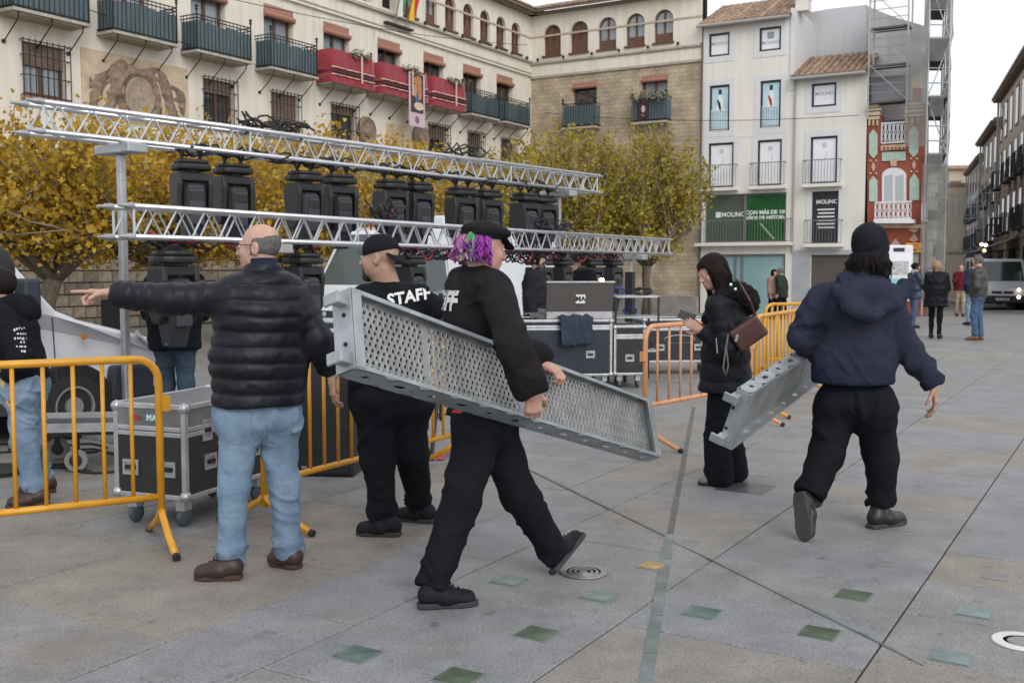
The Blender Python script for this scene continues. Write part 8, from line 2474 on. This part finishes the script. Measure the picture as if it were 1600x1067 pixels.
for (cx_, cy_, ln_) in ((30, 511, 20), (34, 520, 16), (32, 527, 20), (36, 533, 10), (34, 540, 18), (36, 547, 9)):
    for i in range(int(ln_ / 4)):
        x = cx_ - ln_ / 2 + i * 4 + random.uniform(0, 1.4); wv = random.uniform(2.2, 3.6); hv = random.uniform(2.2, 4.2); dy = -((x - 33) ** 2) * -.018 if cy_ < 515 else 0
        pp = []
        for (a, b) in ((x, cy_ + dy), (x + wv, cy_ + dy), (x + wv, cy_ + dy + hv), (x, cy_ + dy + hv)):
            o = at(a, b, 5.9) - off; d = ray(a, b).normalized(); hit = bvh.ray_cast(o, d, 2)
            if hit[0] is None: break
            pp.append(hit[0] - d * .004)
        if len(pp) == 4: k.quad(*pp)
obj('sleeve_print', k, mat('grey_print', (.5, .5, .55), .8), g1)
F_ = Field(*bounds([J['wrL']], .26), .006)
hand_field(F_, J['wrL'], (-.05, .05, -1), (-.9, -.4, 0), -1, (.3, .3, .35, .4), 1.15); F_.cone(J['wrL'] - Vector((0, 0, .02)), J['wrL'] + Vector((.015, 0, .05)), .04, .05, .02)
solid('work_glove', F_, fabric('yellow_glove', (.55, .42, .16), var=.25), p1, off)
F_ = Field(*bounds([J['wrR']], .26), .006); hand_field(F_, J['wrR'], (-.4, .05, -1), (-.9, .4, 0), 1, (.3, .3, .35, .4), 1.15); F_.cone(J['wrR'] - Vector((0, 0, .02)), J['wrR'] + Vector((.015, 0, .05)), .04, .05, .02)
solid('work_glove', F_, MATS['yellow_glove'], p1, off)

# ===== standing figures further off =====
def standing(px, footy, ht, facing, label, S, Y=None, arms='down', stride=.05, lean=0.0, group='people standing in the background'):
    g_ = gnd(px, footy)
    if Y is not None: g_ = Vector(((px - CX) / F * Y, Y, gz(0, Y)))
    f = Vector((facing[0], facing[1], 0)).normalized(); r_ = f.cross(UP)
    P = lambda x, y, z: g_ + r_ * x + f * y + UP * (z * ht)
    w_ = S.get('wide', 1.0)
    J = dict(head=P(0, .03 + lean, .925), neck=P(0, -.01 + lean, .835), shL=P(-.175 * w_, 0 + lean, .8), shR=P(.175 * w_, 0 + lean, .8), pel=P(0, 0, .53), hipL=P(-.085, 0, .51), hipR=P(.085, 0, .51),
             knL=P(-.09, stride + .02, .285), knR=P(.09, -stride + .02, .285), anL=P(-.09, stride - .03, .05), anR=P(.09, -stride - .03, .05), heL=P(-.09, stride - .08, 0), heR=P(.09, -stride - .08, 0), toL=P(-.1, stride + .18, 0), toR=P(.1, -stride + .18, 0))
    d = dict(down=((-.22, -.02, .63), (-.23, .06, .49)), pocket=((-.27, -.05, .63), (-.17, .08, .53)), phone=((-.22, .05, .64), (-.08, .28, .7)), front=((-.23, .1, .64), (-.02, .3, .62)), face=((-.23, .2, .68), (-.06, .14, .87)), work=((-.24, .18, .66), (-.2, .45, .68)))
    aL, aR = (arms, arms) if isinstance(arms, str) else arms
    J['elL'] = P(d[aL][0][0] * w_, *d[aL][0][1:]); J['wrL'] = P(*d[aL][1]); q = d[aR]; J['elR'] = P(-q[0][0] * w_, *q[0][1:]); J['wrR'] = P(-q[1][0], *q[1][1:])
    S = dict(S); S.update(base=g_, face=facing, group=group)
    S.setdefault('skin', ('fair', (.5, .3, .23))); S.setdefault('h', .02)
    t_ = S['top']; t_['hem'] = g_.z + t_.pop('hemf', .5) * ht
    S['handL'] = dict(X=J['wrL'] - J['elL'], Z=-r_, thumb=1, curl=(.4, .45, .5, .5)) if aL != 'pocket' else None
    S['handR'] = dict(X=J['wrR'] - J['elR'], Z=r_, thumb=-1, curl=(.4, .45, .5, .5)) if aR != 'pocket' else None
    out = person(label, J, S)
    return out, J
def short_hair(out, J, m, h=.012, hs_=1.0, bald=False):
    def keep(x, y, z): return np.maximum.reduce([np.where(y > .045, .055 - z, -z - .055), y - .085]) if not bald else np.maximum.reduce([z - .03, y + .0, -z - .06])
    solid('hair', hair_region(J['head'], out[2], hs_, .012, keep, h), m, out[0], out[3])
def long_hair(out, J, m, h=.012, ln_=.12, hs_=.95):
    def ex(F_, TT):
        for s in (-1, 1): F_.cone(TT(s * .06, -.05, 0), TT(s * .07, -.04, -ln_), .05, .04, .03)
        F_.cone(TT(0, -.08, .0), TT(0, -.07, -ln_), .06, .045, .03)
    def keep(x, y, z): return np.where(y > .03, .05 - z, -1) * 1.0
    solid('hair', hair_region(J['head'], out[2], hs_, .016, keep, h, ex), m, out[0], out[3])
tb = dict(arm=(.075, .065, .055), amp=.012)
trs = lambda m, r=(.095, .075, .062): dict(mat=m, r=r, amp=.012)
sh = lambda m, s: dict(mat=m, sole=s)
o, J = standing(1461, 528, 1.68, (.5, .85), 'blonde woman in a long black quilted coat seen from behind', dict(top=dict(name='quilted_coat', mat=F_puffl, hemf=.4, ws=(.2, .175, .165, .15), fl=1.3, rs=.09, quilt=(.13, .014), neckz=.05, **tb), legs=trs(F_black, (.08, .06, .045)), shoes=sh(L_black, S_dark)), arms='phone'); long_hair(o, J, H_blond, ln_=.06)
o, J = standing(1427, 512, 1.66, (.95, .2), 'woman with tied hair and a grey-collared navy jacket facing right', dict(top=dict(name='padded_jacket', mat=mat('navy_nylon', (.015, .025, .05), .5, var=.2), hemf=.45, ws=(.18, .165, .16, .15), fl=1.2, rs=.09, collar=(.1, .08), collarmat=fabric('grey_fur', (.3, .28, .26)), quilt=(.12, .01), neckz=.05, **tb), legs=trs(F_denimd, (.085, .065, .05)), shoes=sh(L_black, S_dark)), arms='front'); short_hair(o, J, H_brown)
obj('hair_bun', MB().lathe(Vector(o[1](0, -.11, .04)) - o[3], [(0, -.04), (.035, -.02), (.04, .01), (0, .045)], 12), H_brown, o[0], smooth=True)
o, J = standing(1526, 531, 1.79, (-.75, .6), 'man in a brown jacket, jeans and tan shoes with hands in pockets', dict(top=dict(name='jacket', mat=mat('brown_nylon', (.045, .04, .033), .55, var=.2), hemf=.5, ws=(.17, .165, .165, .155), fl=1.3, rs=.095, collar=(.075, .06), neckz=.04, quilt=(.16, .008), **tb), legs=trs(F_denimd), shoes=sh(L_tan, S_brown)), arms='pocket', stride=.03); short_hair(o, J, H_grey)
o, J = standing(1519, 508, 1.74, (-.3, .95), 'person in a dark blue coat and jeans half hidden by the brown jacket', dict(top=dict(name='jacket', mat=fabric('blue_coat', (.02, .035, .07)), hemf=.48, ws=(.18, .17, .165, .15), fl=1.3, rs=.09, neckz=.05, **tb), legs=trs(F_denim), shoes=sh(L_black, S_dark)), arms='pocket'); short_hair(o, J, H_dark)
o, J = standing(1500, 490, 1.76, (-.25, -.95), 'bald man in a burgundy jumper and beige trousers holding a phone to his face', dict(top=dict(name='jumper', mat=fabric('burgundy_wool', (.11, .015, .025)), hemf=.5, ws=(.17, .165, .165, .15), fl=1.3, rs=.09, neckz=.04, **tb), legs=trs(fabric('beige_chino', (.34, .27, .19))), shoes=sh(L_brown, S_brown)), Y=36.0, arms=('down', 'face'))
F_ = None
k = MB().box2((-.3, -.1, .62), (-.2, .12, 1.42)); k2 = MB().box2((.2, -.1, .62), (.3, .12, 1.42))
o, J = standing(1222, 480, 1.6, (-.6, .5), 'stooped person in a dark green coat and grey cap by the shop window', dict(top=dict(name='coat', mat=fabric('green_coat', (.025, .04, .03)), hemf=.42, ws=(.18, .17, .165, .15), fl=1.25, rs=.09, neckz=.05, **tb), legs=trs(F_black), shoes=sh(L_black, S_dark)), Y=33.0, arms='down', lean=.06); short_hair(o, J, H_grey)
o, J = standing(1208, 480, 1.56, (.5, -.6), 'woman in a beige coat with long brown hair by the shop window', dict(top=dict(name='coat', mat=fabric('beige_coat', (.3, .2, .15)), hemf=.42, ws=(.17, .16, .16, .145), fl=1.2, rs=.085, neckz=.05, **tb), legs=trs(F_black), shoes=sh(L_black, S_dark)), Y=33.2, arms='down'); long_hair(o, J, H_brown, ln_=.2)
# console operator, the hand beside him, and the person behind the left light
o, J = standing(838, 600, 1.74, (.85, -.35), 'operator with a short beard in a dark hoodie reaching over the console', dict(skin=('olive', (.4, .24, .175)), h=.016, hh=.008, top=dict(name='hooded_sweatshirt', mat=fabric('charcoal_fleece', (.022, .024, .03)), hemf=.48, ws=(.17, .165, .165, .155), fl=1.3, rs=.095, collar=(.1, .07), neckz=.04, **tb), legs=trs(F_black), shoes=sh(L_black, S_dark), pitch=-.3), Y=14.15, arms=('work', 'down'), group='stage crew'); short_hair(o, J, H_dark, .008)
def keep(x, y, z): return np.maximum.reduce([z + .04, -(y - .02)])
solid('beard', hair_region(J['head'], o[2], 1.0, .005, keep, .008), H_grey, o[0], o[3])
o, J = standing(912, 600, 1.76, (-.8, -.5), 'crew member in black mostly hidden behind the right hanging lights', dict(h=.018, top=dict(name='jacket', mat=F_black, hemf=.48, ws=(.17, .165, .165, .155), fl=1.3, rs=.095, neckz=.04, **tb), legs=trs(F_black), shoes=sh(L_black, S_dark)), Y=15.6, arms=('down', 'work'), group='stage crew'); short_hair(o, J, H_dark)
o, J = standing(272, 690, 1.72, (-.2, .98), 'person in a black jacket and dark jeans standing behind the left flight case', dict(h=.015, top=dict(name='jacket', mat=F_black, hemf=.46, ws=(.17, .165, .165, .155), fl=1.35, rs=.095, neckz=.04, **tb), legs=trs(F_denimk), shoes=sh(L_black, S_dark)), Y=9.25, arms='front', group='stage crew'); short_hair(o, J, H_dark)
